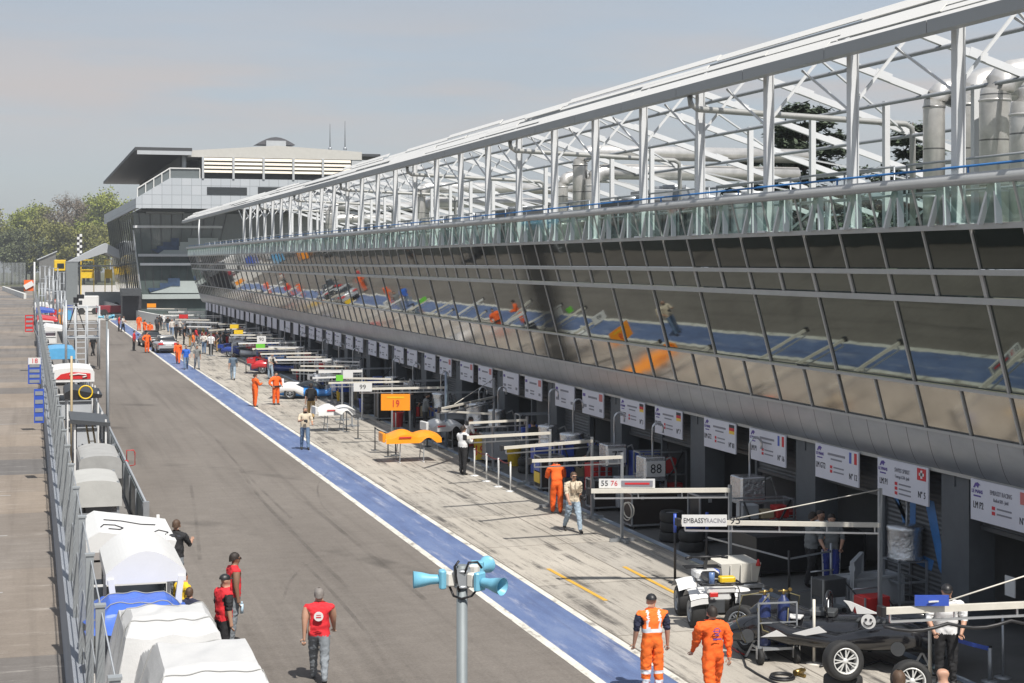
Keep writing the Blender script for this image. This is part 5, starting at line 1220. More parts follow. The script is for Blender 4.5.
# ---------------- refuelling rigs: tank on a stand with a crook pipe
def rig(lbl, u, v, num=None, drum=True, zt=1.9, crook=3.0, pl=True, sz=.36, turn=0.):
    p = G(u,v); t = thing('fuel_rig', lbl, 'fuel rig', p, 0, 'fuel rigs in front of the garages'); x, y = p.x, p.y; zs = zt-2*sz*.95
    b = MB()
    for dx in (-.34,.34):
        for dy in (-.34,.34): b.box((x+dx,y+dy,zs/2), (.05,.05,zs))
    for zz in (.12,zs*.55,zs):
        for dx in (-.34,.34): b.bar((x+dx,y-.36,zz), (x+dx,y+.36,zz), .04)
        for dy in (-.34,.34): b.bar((x-.36,y+dy,zz), (x+.36,y+dy,zz), .04)
    b.build('stand', GREYS, t, w=True)
    b = MB()
    if drum: b.lathe([(.02,zs),(sz,zs+.01),(sz*1.02,zs+.06),(sz*.97,zs+.12),(sz,zt-.1),(sz*1.03,zt-.05),(sz*.98,zt),(.06,zt+.03)], (x,y,0), n=18)
    else: b.bbox((x,y,(zs+zt)/2), (sz*2,sz*2,zt-zs), .05)
    b.build('tank', SILV, t, w=True)
    b = MB(); r0 = .17; pts = [(x+.05,y,zt-.02),(x+.05,y,crook-r0)]+[(x+.05+r0*(1-math.cos(math.pi*j/6)),y,crook-r0+r0*math.sin(math.pi*j/6)) for j in range(1,7)]+[(x+.05+2*r0,y,crook-r0-.14)]
    b.path(pts, .033, 8); b.build('crook_pipe', ALU, t, w=True)
    b = MB(); b.path([(x+.3,y,zt-.2),(x+.6,y-.1,zt-.05),(x+.75,y-.15,zt-.5),(x+.7,y-.2,.4),(x+.4,y-.45,.12),(x-.2,y-.6,.06)], .04, 6); b.build('hose', GREYC, t, w=True)
    if num:
        b = MB(); b.bbox((x-.02,y-sz-.07,(zs+zt)/2), (.62,.06,.46), .02); b.build('number_plate', WHITE, t, w=True); wtext(num, .40, (x-.02,y-sz-.103,(zs+zt)/2), INK, t, name='number', sx=.95)
    return t
rig('silver drum with a tall crook pipe in front of the blue painted door', 905, 604, None, True, 1.75, 2.95, sz=.40)
rig('silver box tank with a double crook pipe left of the garage group', 748, 552, None, False, 2.0, 3.0, sz=.36)
rig('silver tank with a white plate numbered 88', 651, 514, '88', False, 1.75, 2.75)
rig('silver tank with a white plate numbered 77', 613, 498, '77', False, 1.75, 2.75)
rig('silver drum numbered 79 beside the bent pipes', 572, 484, '79', True, 1.75, 2.9, sz=.42)
rig('silver drum with a crook pipe behind the grey fuel cart', 548, 472, None, True, 1.7, 3.0)
rig('silver drum behind the arms folded onlooker', 497, 452, None, True, 1.7, 2.6)
rig('wide silver drum at the end of the white trusses', 478, 445, None, True, 1.75, 2.4, sz=.5)
for i, (u, v) in enumerate(((440,432),(412,419),(392,411),(352,396),(338,389),(322,382),(300,372),(284,364),(262,353),(248,346),(236,341))):
    rig('distant silver fuel tank with a crook pipe among the far pit boxes' if i > 1 else ['silver fuel tank behind the number 72 board','silver fuel tank above the orange 19 board'][i], u, v, None, i % 2 == 0, 1.75, 2.7)

# ---------------- equipment cases, carts
CASE = mat('dark_case_board', (.022,.016,.014), .5, var=.2, scale=3)
def case(lbl, u0, v0, wx, dy, hz, m=CASE, name='equipment_case', cat='case', edge=GREYS, wheels=True, turn=0., group=None):
    p = G(u0,v0); t = thing(name, lbl, cat, p, math.radians(turn), group); z0 = .12 if wheels else .02
    b = MB(); b.box((wx/2,dy/2,(z0+hz)/2), (wx-.04,dy-.04,hz-z0-.02)); b.build('box', m, t)
    b = MB(); e_ = .045
    for zz in (z0,hz):
        for yy in (0,dy): b.bar((0,yy,zz), (wx,yy,zz), e_)
        for xx in (0,wx): b.bar((xx,0,zz), (xx,dy,zz), e_)
    for xx in (0,wx):
        for yy in (0,dy): b.box((xx,yy,(z0+hz)/2), (e_,e_,hz-z0))
    for xx in (wx*.18,wx*.82): b.box((xx,-.012,hz-.12), (.10,.02,.10))
    b.build('metal_edges', edge, t)
    if wheels:
        for xx in (.12,wx-.12):
            for yy in (.1,dy-.1):
                b = MB(); b.tube((xx-.03,yy,.06), (xx+.03,yy,.06), .06, 10); b.build('castor', RUB, t)
    return t
t = case('long dark brown equipment case with metal edges below the 55 boom', 632, 530, 1.75, .75, 1.02)
b = MB(); b.torus((-.06,.1,.55), (1,.4,0), .22, .02, 20, 6); b.torus((-.08,.2,.5), (1,.2,0), .25, .018, 20, 6); b.build('hanging_cable', OFFW, t)
case('dark equipment case partly behind the waistcoat wearer', 594, 512, 1.0, .7, .95)
t = case('upright black case with a yellow and blue side panel beside the orange marshal', 541, 492, .8, .7, 1.15)
b = MB(); b.box((-.03,.35,.45), (.02,.6,.35)); b.build('yellow_panel', YELL, t); b = MB(); b.box((-.03,.35,.82), (.02,.6,.30)); b.build('blue_panel', BLUE, t)
case('wide grey metal fuel cart behind the yellow 19 board', 486, 463, 2.3, .9, 1.05, GREYW, 'fuel_cart', 'cart', GREYW)
case('long low grey cabinet between the drum and the white garage panel', 848, 609, 1.5, .6, .62, GREYW, 'grey_cabinet', 'cabinet', GREYW, False, 8)
case('white folding panel standing left of the silver drum', 851, 611, .05, 1.3, 1.05, GREYW, 'folding_panel', 'panel', GREYW, False, -38)
case('dark tool cabinet behind the white boom in the open garage bay', 700, 545, 1.6, .8, 1.3, BLACK)
case('black covered car shape in the dark garage doorway', 757, 578, 2.9, 1.6, .95, BLACK, 'covered_bench', 'bench', BLACK)
for i, (u, v, wx, hz, m) in enumerate(((378,421,1.5,1.6,CASE),(404,424,1.8,1.5,BLACK),(352,403,1.6,1.2,TAN),(440,440,1.3,1.1,GREYW),(318,387,1.8,1.0,BLUE),(296,377,1.6,1.1,CASE),(276,366,2.2,1.0,BLUE),(258,360,2.0,1.0,BLUE),(242,349,1.8,1.1,CASE),(230,345,1.6,1.0,WHITE),(219,340,1.8,1.1,CASE),(206,333,2,1.1,BLUE),(190,328,2,1.2,CASE))):
    case(['tall dark case with pale straps behind the red and white nose','black case directly behind the orange 19 board','tan case left of the orange 19 board','pale grey case behind the 72 board','blue case under the green plate boom','dark case behind the blue and white car body','blue case beyond the checked shirt','blue case at the red tape'][i] if i < 8 else 'distant equipment case among the far pit boxes', u, v, wx, .8, hz, m, group='equipment cases in front of the garages' if i > 7 else None)

# ---------------- barrier posts, belts
def stanchion(lbl, u, v, h, m=WHITE, r=.028, cap=None, group=None, base=.16):
    p = G(u,v); t = thing('barrier_post', lbl, 'post', p, 0, group)
    b = MB(); b.tube(p+VV((0,0,.02)), p+VV((0,0,h)), r, 10); b.build('post_shaft', m, t, w=True)
    b = MB(); b.lathe([(base,0),(base,.02),(base*.4,.04)], p, n=14); b.build('post_base', m if cap is None else BLACK, t, w=True)
    if cap:
        b = MB(); b.tube(p+VV((0,0,h*.74)), p+VV((0,0,h+.02)), r*1.25, 10); b.build('post_sleeve', cap, t, w=True)
    return p
def belt(lbl, pts, m, h=.05, sag=.05, name='barrier_belt'):
    t = thing(name, lbl, 'barrier belt', pts[0]); b = MB()
    for a, e in zip(pts, pts[1:]):
        n = 6; L = [a.lerp(e, i/n)+VV((0,0,-sag*math.sin(math.pi*i/n))) for i in range(n+1)]
        for q, w_ in zip(L, L[1:]): b.bar(q, w_, .012, h)
    b.build('strap', m, t, w=True)
    b = MB()
    for q in (pts[0], pts[-1]): b.box(q, (.05,.05,h*1.5))
    b.build('buckle', BLACK, t, w=True)
gp = 'white posts of the chained off box'
ps = [stanchion('white post of the chained off box, %s' % w_, u, v, .98, group=gp) for u, v, w_ in ((474.5,476,'left end of the row'),(486.5,481.5,'second from the left'),(498.5,487,'third from the left'),(510.5,491.5,'right end of the row'))]
belt('dark red chain along the tops of the white posts', [p+VV((0,0,.95)) for p in ps], mat('dark_red_chain', (.20,.02,.025), .5, var=.2), .035, .06)
q1 = stanchion('black post with a blue and red sleeve at the left end of the taped box', 675, 583, 1.62, BLACK, .032, BLUE)
q2 = stanchion('black post with a blue sleeve right behind the quad bike', 707, 575, 1.5, BLACK, .032, BLUE)
q3 = stanchion('plain black post in front of the dark garage', 789, 605, 1.2, BLACK)
q4 = stanchion('grey post in front of the folding panel', 831, 596, 1.2, GREYS)
belt('grey rail across the dark garage from the black posts', [q2+VV((0,0,.92)),q3+VV((0,0,1.02)),q4+VV((0,0,1.02))], GREYS, .04, .0, 'barrier_rail')
belt('lower pale rail across the dark garage', [q2+VV((0,0,.18)),q3+VV((0,0,.25)),q4+VV((0,0,.25))], GREYS, .04, .0, 'barrier_rail')
b_ = stanchion('pale post carrying the blue belt, beside the white shirt', 930, 681, 1.0, OFFW, .035); c_ = stanchion('grey post at the right end of the blue belt', 990, 682, .62, GREYS, .04); d_ = stanchion('slim grey post near the right garage doorway', 1003, 678, 1.15, GREYS, .025)
belt('blue belt with white marks between the posts at the right', [b_+VV((0,0,.93)),c_+VV((0,0,.60))], BLUE, .075, .03)
e1 = stanchion('pale post with a round base beside the gas bottle trolley', 814, 664, 1.22, OFFW, .028); e2 = stanchion('slim pale post right of the gas bottle trolley', 828, 645, .9, GREYS, .022)
f1 = stanchion('thin dark post left of the orange 19 board', 375, 450.5, .95, DGREY, .025); f2 = stanchion('thin dark post with a pale foot below the 19 board', 388, 457, .95, DGREY, .025)
belt('black belt between the thin dark posts by the orange nose', [f1+VV((0,0,.9)),f2+VV((0,0,.9))], BLACK, .05, .02)
f3 = stanchion('thin dark post left of the tan case', 346.5, 432, .95, DGREY, .025); f4 = stanchion('thin dark post below the 99 boom', 358, 439, .95, DGREY, .025)
belt('thin black belt between the posts below the 99 boom', [f3+VV((0,0,.9)),f4+VV((0,0,.9))], BLACK, .04, .05)
f5 = stanchion('thin post at the left end of the red tape', 246, 373, .95, DGREY, .03); f6 = stanchion('thin post at the right end of the red tape', 256.5, 370, .95, DGREY, .03)
belt('bright red tape in front of the far blue cases', [f5+VV((0,0,.9)),f6+VV((0,0,.9)),G(268,374)+VV((0,0,.9))], RED, .14, .0)
f7 = stanchion('tall grey post between the 99 boom and the white trusses', 446, 448, 3.1, mat('pale_blue_grey_pole', (.30,.35,.42), .45, .3, var=.1), .055)
f8 = stanchion('tall thin pole in front of the far garages', 282, 352, 3.4, GREYS, .05); f9 = stanchion('tall thin pole farther along the garages', 245, 338, 3.6, GREYS, .06)

# ---------------- wheels
def wheel(parent, c, ax, R_=.34, w_=.30, rimm=None, spokes=7, name='wheel', woff=True):
    c = VV(c); ax = VV(ax).normalized(); rimm = rimm or ALU
    b = MB(); b.lathe([(R_*.62,-w_*.5),(R_*.90,-w_*.52),(R_*.985,-w_*.42),(R_,-w_*.2),(R_,w_*.2),(R_*.985,w_*.42),(R_*.90,w_*.52),(R_*.62,w_*.5),(R_*.60,w_*.3),(R_*.60,-w_*.3),(R_*.62,-w_*.5)], c, ax, 28, False)
    o = b.build(name, RUB, parent)
    up = VV((0,0,1)) if abs(ax.z) < .9 else VV((0,1,0)); a1 = ax.cross(up).normalized(); a2 = a1.cross(ax).normalized(); b = MB()
    b.lathe([(R_*.64,w_*.50),(R_*.665,w_*.53),(R_*.60,w_*.50),(R_*.56,w_*.30),(R_*.57,-w_*.4)], c, ax, 28, False)
    for k in range(spokes):
        t_ = 2*math.pi*k/spokes; d_ = a1*math.cos(t_)+a2*math.sin(t_); s_ = a1*-math.sin(t_)+a2*math.cos(t_)
        for sg in (-1,1): b.bar(c+ax*(w_*.40)+d_*R_*.12, c+ax*(w_*.42)+d_*R_*.60+s_*sg*R_*.10, R_*.065, R_*.05)
    b.lathe([(R_*.02,w_*.46),(R_*.13,w_*.45),(R_*.16,w_*.36),(R_*.16,w_*.2)], c, ax, 14); b.build('rim', rimm, o)
    b = MB(); b.lathe([(R_*.02,w_*.12),(R_*.55,w_*.10),(R_*.55,w_*.05)], c, ax, 20); b.build('brake_disc', DGREY, o)
    return o
RIMW = mat('white_wheel_rim', (.66,.66,.64), .4, .2, var=.08)
def loose_wheel(lbl, u, v, R_, w_, face, lie=False, z=0., rim=RIMW):
    p = G(u,v,z); t = thing('spare_wheel', lbl, 'wheel', p, 0); fa = math.radians(face); ax = VV((math.sin(fa),-math.cos(fa),.12)) if not lie else VV((0,0,1))
    wheel(t, (0,0,R_ if not lie else w_/2), ax, R_, w_, rim, 7, 'tyre'); return t
loose_wheel('racing wheel with a white spoked rim standing on a tyre at the bottom right', 843, 680, .345, .30, -8, False, .26)
loose_wheel('tyre lying flat under the white spoked wheel', 843, 690, .345, .26, 0, True)
loose_wheel('tyre with a pale rim at the bottom edge right of the bald head', 911, 700, .345, .30, -20, False, .0)

# ---------------- white quad bike with its trailer box
qp = G(697,628)+VV((.50,.16,0)); t = thing('quad_bike', 'white quad bike with black tyres seen from behind', 'quad bike', (qp.x,qp.y,0), math.radians(-9)); t.scale = (1.10,.95,1.16)

for x_, y_, R_ in ((-.42,-.15,.29),(.42,-.15,.29),(-.42,1.05,.28),(.42,1.05,.28)): wheel(t, (x_,y_,R_), (-1 if x_ < 0 else 1,0,0), R_, .26, GREYS, 5, 'wheel')
b = MB()
for sx in (-1,1):
    b = MB(); b.grid(lambda a, c: (sx*(.26+.34*c), -.50+.72*a, .50+.22*math.sin(math.pi*(.12+.80*a))-.05*c*c), 8, 4)
    b.grid(lambda a, c: (sx*(.26+.34*c), -.50+.0*c, .57-.10*a-.05*c*c), 4, 4); b.build('rear_fender', WHITE, t)
    b = MB(); b.grid(lambda a, c: (sx*(.22+.36*c), .68+.74*a, .48+.24*math.sin(math.pi*(.12+.80*a))-.06*c*c), 8, 4); b.build('front_fender', WHITE, t)
b = MB(); b.bbox((0,.95,.78), (.46,.55,.14), .05); b.bbox((0,.2,.62), (.40,1.3,.22), .05); b.bbox((0,1.22,.70), (.40,.20,.22), .05); b.bbox((0,-.28,.70), (.56,.40,.10), .03); b.build('bodywork', WHITE, t)
b = MB(); b.bbox((0,.28,.80), (.32,.80,.14), .06); b.build('saddle', BLACK, t)
b = MB(); b.tube((-.40,.82,1.10), (.40,.82,1.10), .018, 8); b.tube((-.42,.78,1.09), (-.30,.83,1.10), .028, 8); b.tube((.42,.78,1.09), (.30,.83,1.10), .028, 8); b.bar((0,1.0,.8), (0,.83,1.10), .06); b.bbox((0,.92,1.07), (.2,.16,.08), .03); b.build('handlebar', BLACK, t)
b = MB()
for y_ in (-.52,-.36,-.20,-.04): b.tube((-.40,y_,.80), (.40,y_,.80), .013, 6)
for x_ in (-.40,.40): b.tube((x_,-.54,.80), (x_,.0,.80), .013, 6)
b.build('luggage_rack', BLACK, t); b = MB()
for y_ in (1.1,1.25,1.4): b.tube((-.36,y_,.86), (.36,y_,.86), .013, 6)
b.build('luggage_rack', BLACK, t)
b = MB(); b.bbox((-.17,-.56,.64), (.16,.05,.08), .015); b.build('tail_light', RED, t)
b = MB(); b.bar((-.1,-.5,.42), (.1,1.3,.42), .30, .22); b.build('chassis', DGREY, t)
b = MB(); b.bbox((.14,-.30,.87), (.30,.22,.10), .03); b.build('tool_pouch', YELL, t); b = MB(); b.tube((-.16,-.34,.80), (-.16,-.34,1.0), .055, 12); b.build('bottle', mat('steel_blue_bottle', (.12,.2,.4), .3, var=.1), t)
p = G(722,603); t = thing('cargo_trailer', 'cream plastic box on a low trailer to the right of the quad bike', 'trailer', p, math.radians(-4))
b = MB(); b.loft([[VV((x_,y_,.42)) for x_, y_ in ((.05,.05),(.85,.05),(.85,.95),(.05,.95))],[VV((x_,y_,.86)) for x_, y_ in ((-.02,0),(.93,0),(.93,1.02),(-.02,1.02))]], True, False)
for x_ in (.2,.45,.7): b.box((x_,-.01,.65), (.03,.05,.36))
b.build('plastic_box', mat('cream_plastic', (.62,.60,.54), .5, var=.08, scale=4), t)
b = MB(); b.box((.45,.5,.36), (1.0,1.25,.06)); b.bar((.0,-.1,.36), (-.2,-.7,.40), .05); b.build('chassis', GREYS, t)
for x_ in (-.02,.92): wheel(t, (x_,.35,.26), (-1 if x_ < .4 else 1,0,0), .26, .14, GREYS, 5, 'wheel')
b = MB(); b.bbox((-.28,-.25,.5), (.20,.28,.62), .04); b.build('blue_canister', BLUE, t); b = MB(); b.lathe([(.06,0),(.02,.14),(.0,.15)], (.85,-.02,.80), n=10); b.build('red_marker', RED, t)
# tyres standing between trailer and trolley
loose_wheel('racing wheel standing behind the gas bottle trolley, outer one', 742, 640, .35, .30, -52, False, 0, GREYS)
loose_wheel('racing wheel with bare rim leaning next to the outer one', 752, 651, .34, .34, -80, False, 0, GREYS)
# gas bottle trolley
p = G(774,661); t = thing('gas_trolley', 'wheeled trolley carrying two blue gas bottles with brass valves and hoses', 'trolley', p, math.radians(-6))
for i, x_ in enumerate((-.19,.19)):
    b = MB(); b.lathe([(.02,.30),(.115,.32),(.12,.38),(.12,1.08),(.10,1.17),(.05,1.22),(.04,1.26)], (x_,0,0), n=16); o = b.build('gas_bottle', mat('navy_gas_bottle', (.022,.036,.12), .4, var=.25, scale=6), t)
    b = MB(); b.tube((x_,0,1.25), (x_,0,1.36), .028, 8); b.tube((x_-.10,0,1.33), (x_+.14,0,1.33), .018, 8); b.lathe([(.034,0),(.034,.03)], (x_+.12,-.02,1.36), (0,-1,0), 12); b.build('brass_valve', mat('brass', (.36,.25,.09), .35, .9, var=.1), o)
b = MB(); b.box((0,0,.28), (.74,.42,.05)); b.bar((-.38,-.2,.28), (-.38,-.2,1.15), .03); b.bar((.38,-.2,.28), (.38,-.2,1.15), .03); b.bar((-.38,-.2,1.15), (.38,-.2,1.15), .03); b.bar((-.38,-.2,.78), (.38,-.2,.78), .025); b.build('trolley_frame', GREYS, t)
for x_ in (-.36,.36):
    b = MB(); b.tube((x_-.04,-.22,.15), (x_+.04,-.22,.15), .15, 16); b.build('trolley_wheel', RUB, t); b = MB(); b.box((x_+.06,-.22,.22), (.02,.06,.22)); b.box((x_-.06,-.22,.22), (.02,.06,.22)); b.build('fork', ALU, t)
b = MB(); b.path([(-.15,-.13,1.3),(-.40,-.2,1.05),(-.30,-.2,.65),(.02,-.2,.52),(.2,-.18,.72),(.24,-.14,1.05)], .014, 6); b.path([(-.19,0,1.32),(-.6,.1,1.25),(-.75,0,.8),(-.6,-.1,.4)], .014, 6); b.path([(.2,0,1.32),(.55,.1,1.2),(.5,.1,.9)], .014, 6); b.build('gas_hose', mat('olive_hose', (.16,.14,.07), .6, var=.2), t)
# tools and hose on the floor
p = G(797,676); t = thing('wheel_gun', 'brass coloured pneumatic wheel gun with a coiled black hose on the concrete', 'wheel gun', p, .5)
b = MB(); b.tube((-.06,0,.07), (.16,0,.07), .055, 12); b.tube((.16,0,.07), (.24,0,.07), .035, 10); b.bar((0,0,.05), (-.03,-.20,.04), .05); b.build('gun_body', mat('brass', (.55,.38,.12), .35, .9), t)
b = MB(); b.torus((-.35,.08,.03), (0,0,1), .22, .02, 24, 6); b.torus((-.33,.1,.055), (0,0,1), .20, .02, 24, 6); b.build('coiled_hose', BLACK, t)
p = G(826,662); t = thing('tool_bottle', 'small blue and red bottle lying by the round post base', 'bottle', p, .8); b = MB(); b.tube((0,0,.06), (.3,0,.06), .055, 12); b.build('bottle_body', BLUE, t); b = MB(); b.tube((.3,0,.06), (.36,0,.06), .03, 10); b.build('bottle_cap', RED, t)
t = thing('air_hose', 'long black air hose trailing across the concrete past the orange overalls', 'hose', G(735,655)); b = MB(); b.path([G(u,v)+VV((0,0,.025)) for u, v in ((737,650),(743,659),(746,668),(757,675),(770,682),(790,690))], .02, 6); b.build('hose_run', BLACK, t, w=True)
b = MB(); b.path([G(u,v)+VV((0,0,.03)) for u, v in ((731,648),(737,653),(744,656))], .016, 6); b.build('red_coupling', RED, t, w=True)

# ---------------- racing cars
def superloft(b, secs, n=14, p_=2.6):
    rings = []
    for y, w_, z0, z1, cx in secs:
        ring = []
        for i in range(n):
            a = 2*math.pi*(i+.5)/n; ca, sa = math.cos(a), math.sin(a)
            ring.append(VV((cx+w_/2*math.copysign(abs(ca)**(2/p_),ca), y, (z0+z1)/2+(z1-z0)/2*math.copysign(abs(sa)**(2/p_),sa))))
        rings.append(ring)
    b.loft(rings, True)
CARB = mat('gloss_black_bodywork', (.010,.010,.012), .16, var=.15, spec=.7, coat=.6)
a_, e_ = G(765,628,.45), G(905,640,.45); dv = e_-a_; ang = math.atan2(dv.y,dv.x)
t = thing('racing_prototype', 'black open racing prototype without wheels raised on grey trestles, white smile badge on its nose', 'racing car', ((a_.x+e_.x)/2,(a_.y+e_.y)/2,.0), ang)
L = dv.length
# along local x: -L/2 is the far left end
def bx_(secs, name, m):
    b = MB(); b.M = Matrix.Rotation(math.radians(-90),4,'Z'); superloft(b, secs); return b.build(name, m, t)
bx_([(-2.05,.5,.42,.55,0),(-1.7,1.0,.36,.66,0),(-.9,1.15,.34,.74,0),(-.2,1.2,.34,.80,0),(.5,1.15,.34,.86,0),(1.2,1.05,.36,.84,0),(1.8,.95,.42,.78,0),(2.1,.8,.48,.70,0)], 'tub', CARB)
for sx in (-1,1):
    bx_([(-2.0,.30,.34,.52,sx*.75),(-1.6,.44,.34,.82,sx*.76),(-1.15,.46,.42,.92,sx*.76),(-.7,.44,.36,.74,sx*.75),(.2,.40,.34,.62,sx*.74),(.9,.46,.38,.86,sx*.75),(1.4,.46,.42,.94,sx*.76),(1.95,.40,.42,.84,sx*.74)], 'wheel_fairing', CARB)
for x_ in (-1.45,1.35):
    for sy in (-1,1):
        b = MB(); b.lathe([(.03,-.02),(.13,-.02),(.13,.02),(.03,.02)], (x_,sy*.98,.50), (0,sy,0), 20, sm=False); b.build('brake_disc', DGREY, t)
        b = MB(); b.tube((x_-.2,sy*.45,.46), (x_,sy*.96,.44), .018, 6); b.tube((x_+.2,sy*.45,.46), (x_,sy*.96,.44), .018, 6); b.tube((x_-.15,sy*.45,.60), (x_,sy*.96,.57), .016, 6); b.build('suspension_arm', GREYS, t)
b = MB(); b.bbox((-.75,-.35,.80), (.42,.32,.03), .01); b.build('number_field', WHITE, t)
b = MB(); b.bbox((-.2,.0,.86), (.5,.42,.10), .03); b.build('cockpit_opening', DGREY, t)
b = MB()
for j in range(5): b.box((.55+.12*j,-.45,.865), (.05,.28,.02))
b.build('louvres', DGREY, t)
b = MB(); b.torus((-.1,0,.98), (1,0,0), .28, .035, 18, 6); b.build('roll_hoop', CARB, t)
b = MB(); b.bbox((2.15,0,.98), (.32,1.7,.04), .015)
for sy in (-.8,.8): b.box((2.15,sy,.86), (.34,.03,.34))
b.build('rear_wing', CARB, t)
def onside(u, v, y_=-1.0):
    # the place on the car's near flank that this sight line meets
    Rm = Matrix.Rotation(-ang,3,'Z'); o_ = Rm@(VV((0,0,H))-t.location); q_ = Rm@(P(u,30.,ZV(v,30.))-VV((0,0,H))); return o_+q_*((y_-o_.y)/q_.y)
b = MB(); b.ext([onside(843.5,600.5),onside(850,601.5),onside(878.5,613.8),onside(857,614),onside(855,606),onside(852,612),onside(848,605)], (0,.03,0)); b.build('white_flash', WHITE, t)
b = MB(); SB_ = onside(868.5,621.5,-1.02); b.lathe([(.001,0),(.135,0),(.135,.012),(.001,.012)], SB_, (0,-1,0), 22, sm=False); o = b.build('smile_badge', WHITE, t)
b = MB()
for dx in (-.045,.045): b.lathe([(.001,0),(.024,0),(.024,.01)], SB_+VV((dx,-.014,.035)), (0,-1,0), 10)
b.path([SB_+VV((.08*math.cos(math.pi*(1+j/8.)),-.02,-.01+.065*math.sin(math.pi*(1+j/8.)))) for j in range(9)], .012, 5); b.build('smile_print', INK, o)
b = MB(); b.ext([(-.6,-.985,.62),(-.1,-.985,.80),(.05,-.985,.70),(-.35,-.985,.60)], (0,-.012,0)); b.ext([(-1.2,-.985,.50),(-.9,-.985,.66),(-.7,-.985,.56)], (0,-.012,0)); b.build('white_lettering_mark', WHITE, t)
for x_ in (-1.35,.35,1.75):
    tr_ = MB()
    for sy in (-.7,.7):
        tr_.bar((x_-.22,sy,0), (x_,sy,.42), .04); tr_.bar((x_+.22,sy,0), (x_,sy,.42), .04); tr_.bar((x_-.13,sy,.18), (x_+.13,sy,.18), .03)
    tr_.bar((x_,-.75,.42), (x_,.75,.42), .05)
    l_ = t.matrix_basis if False else None
    q = VV((x_*math.cos(ang),x_*math.sin(ang),0))+t.location
    s_ = thing('trestle', ['grey trestle under the left end of the black prototype','grey trestle under the middle of the black prototype','grey trestle under the nose of the black prototype'][(-1.35,.35,1.75).index(x_)], 'trestle', t.location, ang); tr_.build('trestle_frame', GREYS, s_)
    for sy in (-.7,.7):
        for sx in (-.22,.22): b = MB(); b.box((x_+sx,sy,.015), (.07,.06,.03)); b.build('trestle_foot', RUB, s_)

def panel_nose(lbl, u, v, m, m2, wx=1.9, ang=0., zb_=.85):
    p = G(u,v); t = thing('nose_panel', lbl, 'car body panel', p, math.radians(ang), 'car noses on stands'); wv = wx/2
    def top_(a, c):
        x = -wv+wx*a; y = 1.0*c; arch = .22*math.sin(math.pi*min(1,max(0,(a-.12)/.46)))+(.15*math.sin(math.pi*(a-.56)/.44) if a > .56 else 0)
        return (x, y, zb_+.18+arch*(.7+.3*math.sin(math.pi*c))-.18*(1-c)**2*.6)
    b = MB(); b.grid(top_, 22, 6)
    def frt(a, c):
        q_ = top_(a,0); cut = .0
        if .62 < a < .90: cut = .20*math.sin(math.pi*(a-.62)/.28)
        return (q_[0], -.03*c, q_[2]-(q_[2]-(zb_-.10+cut))*c)
    b.grid(frt, 22, 4); b.bbox((-wv-.06,.45,zb_+.12), (.12,.8,.34), .03); b.build('shell', m, t)
    b = MB(); b.ext([(-wv*.55,-.045,zb_+.10),(-wv*.1,-.045,zb_+.10),(-wv*.1,-.045,zb_+.15),(-wv*.55,-.045,zb_+.15)], (0,-.006,0)); b.build('lettering_mark', m2, t)
    for i, x_ in enumerate((-wv*.48,wv*.38)):
        l_ = thing('panel_stand', '%s stand of the %s' % (('left','right')[i], lbl.split(' on ')[0].split(' beside')[0]), 'stand', p, math.radians(ang)); b = MB()
        b.bar((x_,.15,0), (x_+.06,.3,zb_+.05), .03); b.bar((x_,.85,0), (x_+.06,.7,zb_+.05), .03); b.bar((x_,.15,.35), (x_,.85,.35), .025); b.build('stand_legs', GREYS, l_); b = MB(); b.box((x_,.5,.015), (.05,.9,.03)); b.build('stand_foot', WHITE, l_)
panel_nose('orange car nose panel on thin stands beside the orange 19 board', 414, 463, ORNG, INKR, 2.15)
panel_nose('red and white car nose panel on stands beyond the backpack wearer', 337, 432, WHITE, RED, 1.7, 4)
panel_nose('white and red pointed car nose panel beside the 72 board', 447, 450, WHITE, RED, 1.5, 6)

def proto(lbl, u, v, ang, m, m2, Lc=4.4, W=1.9, wheels=True):
    p = G(u,v); t = thing('racing_car', lbl, 'racing car', p, math.radians(ang), 'racing cars parked at the garages'); b = MB()
    superloft(b, [(-2.1,1.1,.15,.34,0),(-1.7,1.6,.12,.50,0),(-.9,1.5,.10,.52,0),(0,1.5,.10,.56,0),(.8,1.6,.10,.62,0),(1.6,1.6,.12,.66,0),(2.2,1.3,.2,.56,0)]); b.build('body', m, t)
    for sx in (-1,1):
        b = MB(); superloft(b, [(-2.0,.3,.14,.40,sx*.74),(-1.6,.42,.30,.74,sx*.74),(-1.25,.46,.42,.82,sx*.74),(-.8,.42,.16,.62,sx*.74)]); b.build('front_fairing', m, t)
        b = MB(); superloft(b, [(.6,.4,.16,.62,sx*.74),(1.1,.46,.38,.84,sx*.74),(1.6,.46,.40,.86,sx*.74),(2.1,.36,.3,.72,sx*.74)]); b.build('rear_fairing', m2, t)
        for y_ in (-1.3,1.35): wheel(t, (sx*.80,y_,.34), (sx,0,0), .33, .26, GREYS, 6)
    b = MB(); superloft(b, [(-.5,.7,.5,.62,0),(0,.8,.5,.90,0),(.4,.7,.5,1.0,0),(1.2,.4,.5,.75,0)]); b.build('cockpit', DGLASS, t)
    b = MB(); b.bbox((0,2.2,1.0), (1.75,.34,.04), .015)
    for sx in (-.86,.86): b.box((sx,2.15,.88), (.03,.5,.30))
    b.build('rear_wing', m2, t); b = MB(); b.box((0,-1.2,.555), (.35,.9,.05)); b.build('centre_stripe', m2, t); return t
BLC = mat('sky_blue_bodywork', (.035,.22,.60), .22, var=.06, coat=.5); WHC = mat('white_bodywork', (.78,.78,.78), .25, var=.04, coat=.5); RDC = mat('red_bodywork', (.50,.02,.025), .22, var=.06, coat=.5); BUC = mat('deep_blue_bodywork', (.02,.05,.25), .22, var=.06, coat=.5)
proto('sky blue and white racing car at the feet of the orange marshal', 316, 398, 74, BLC, WHC)
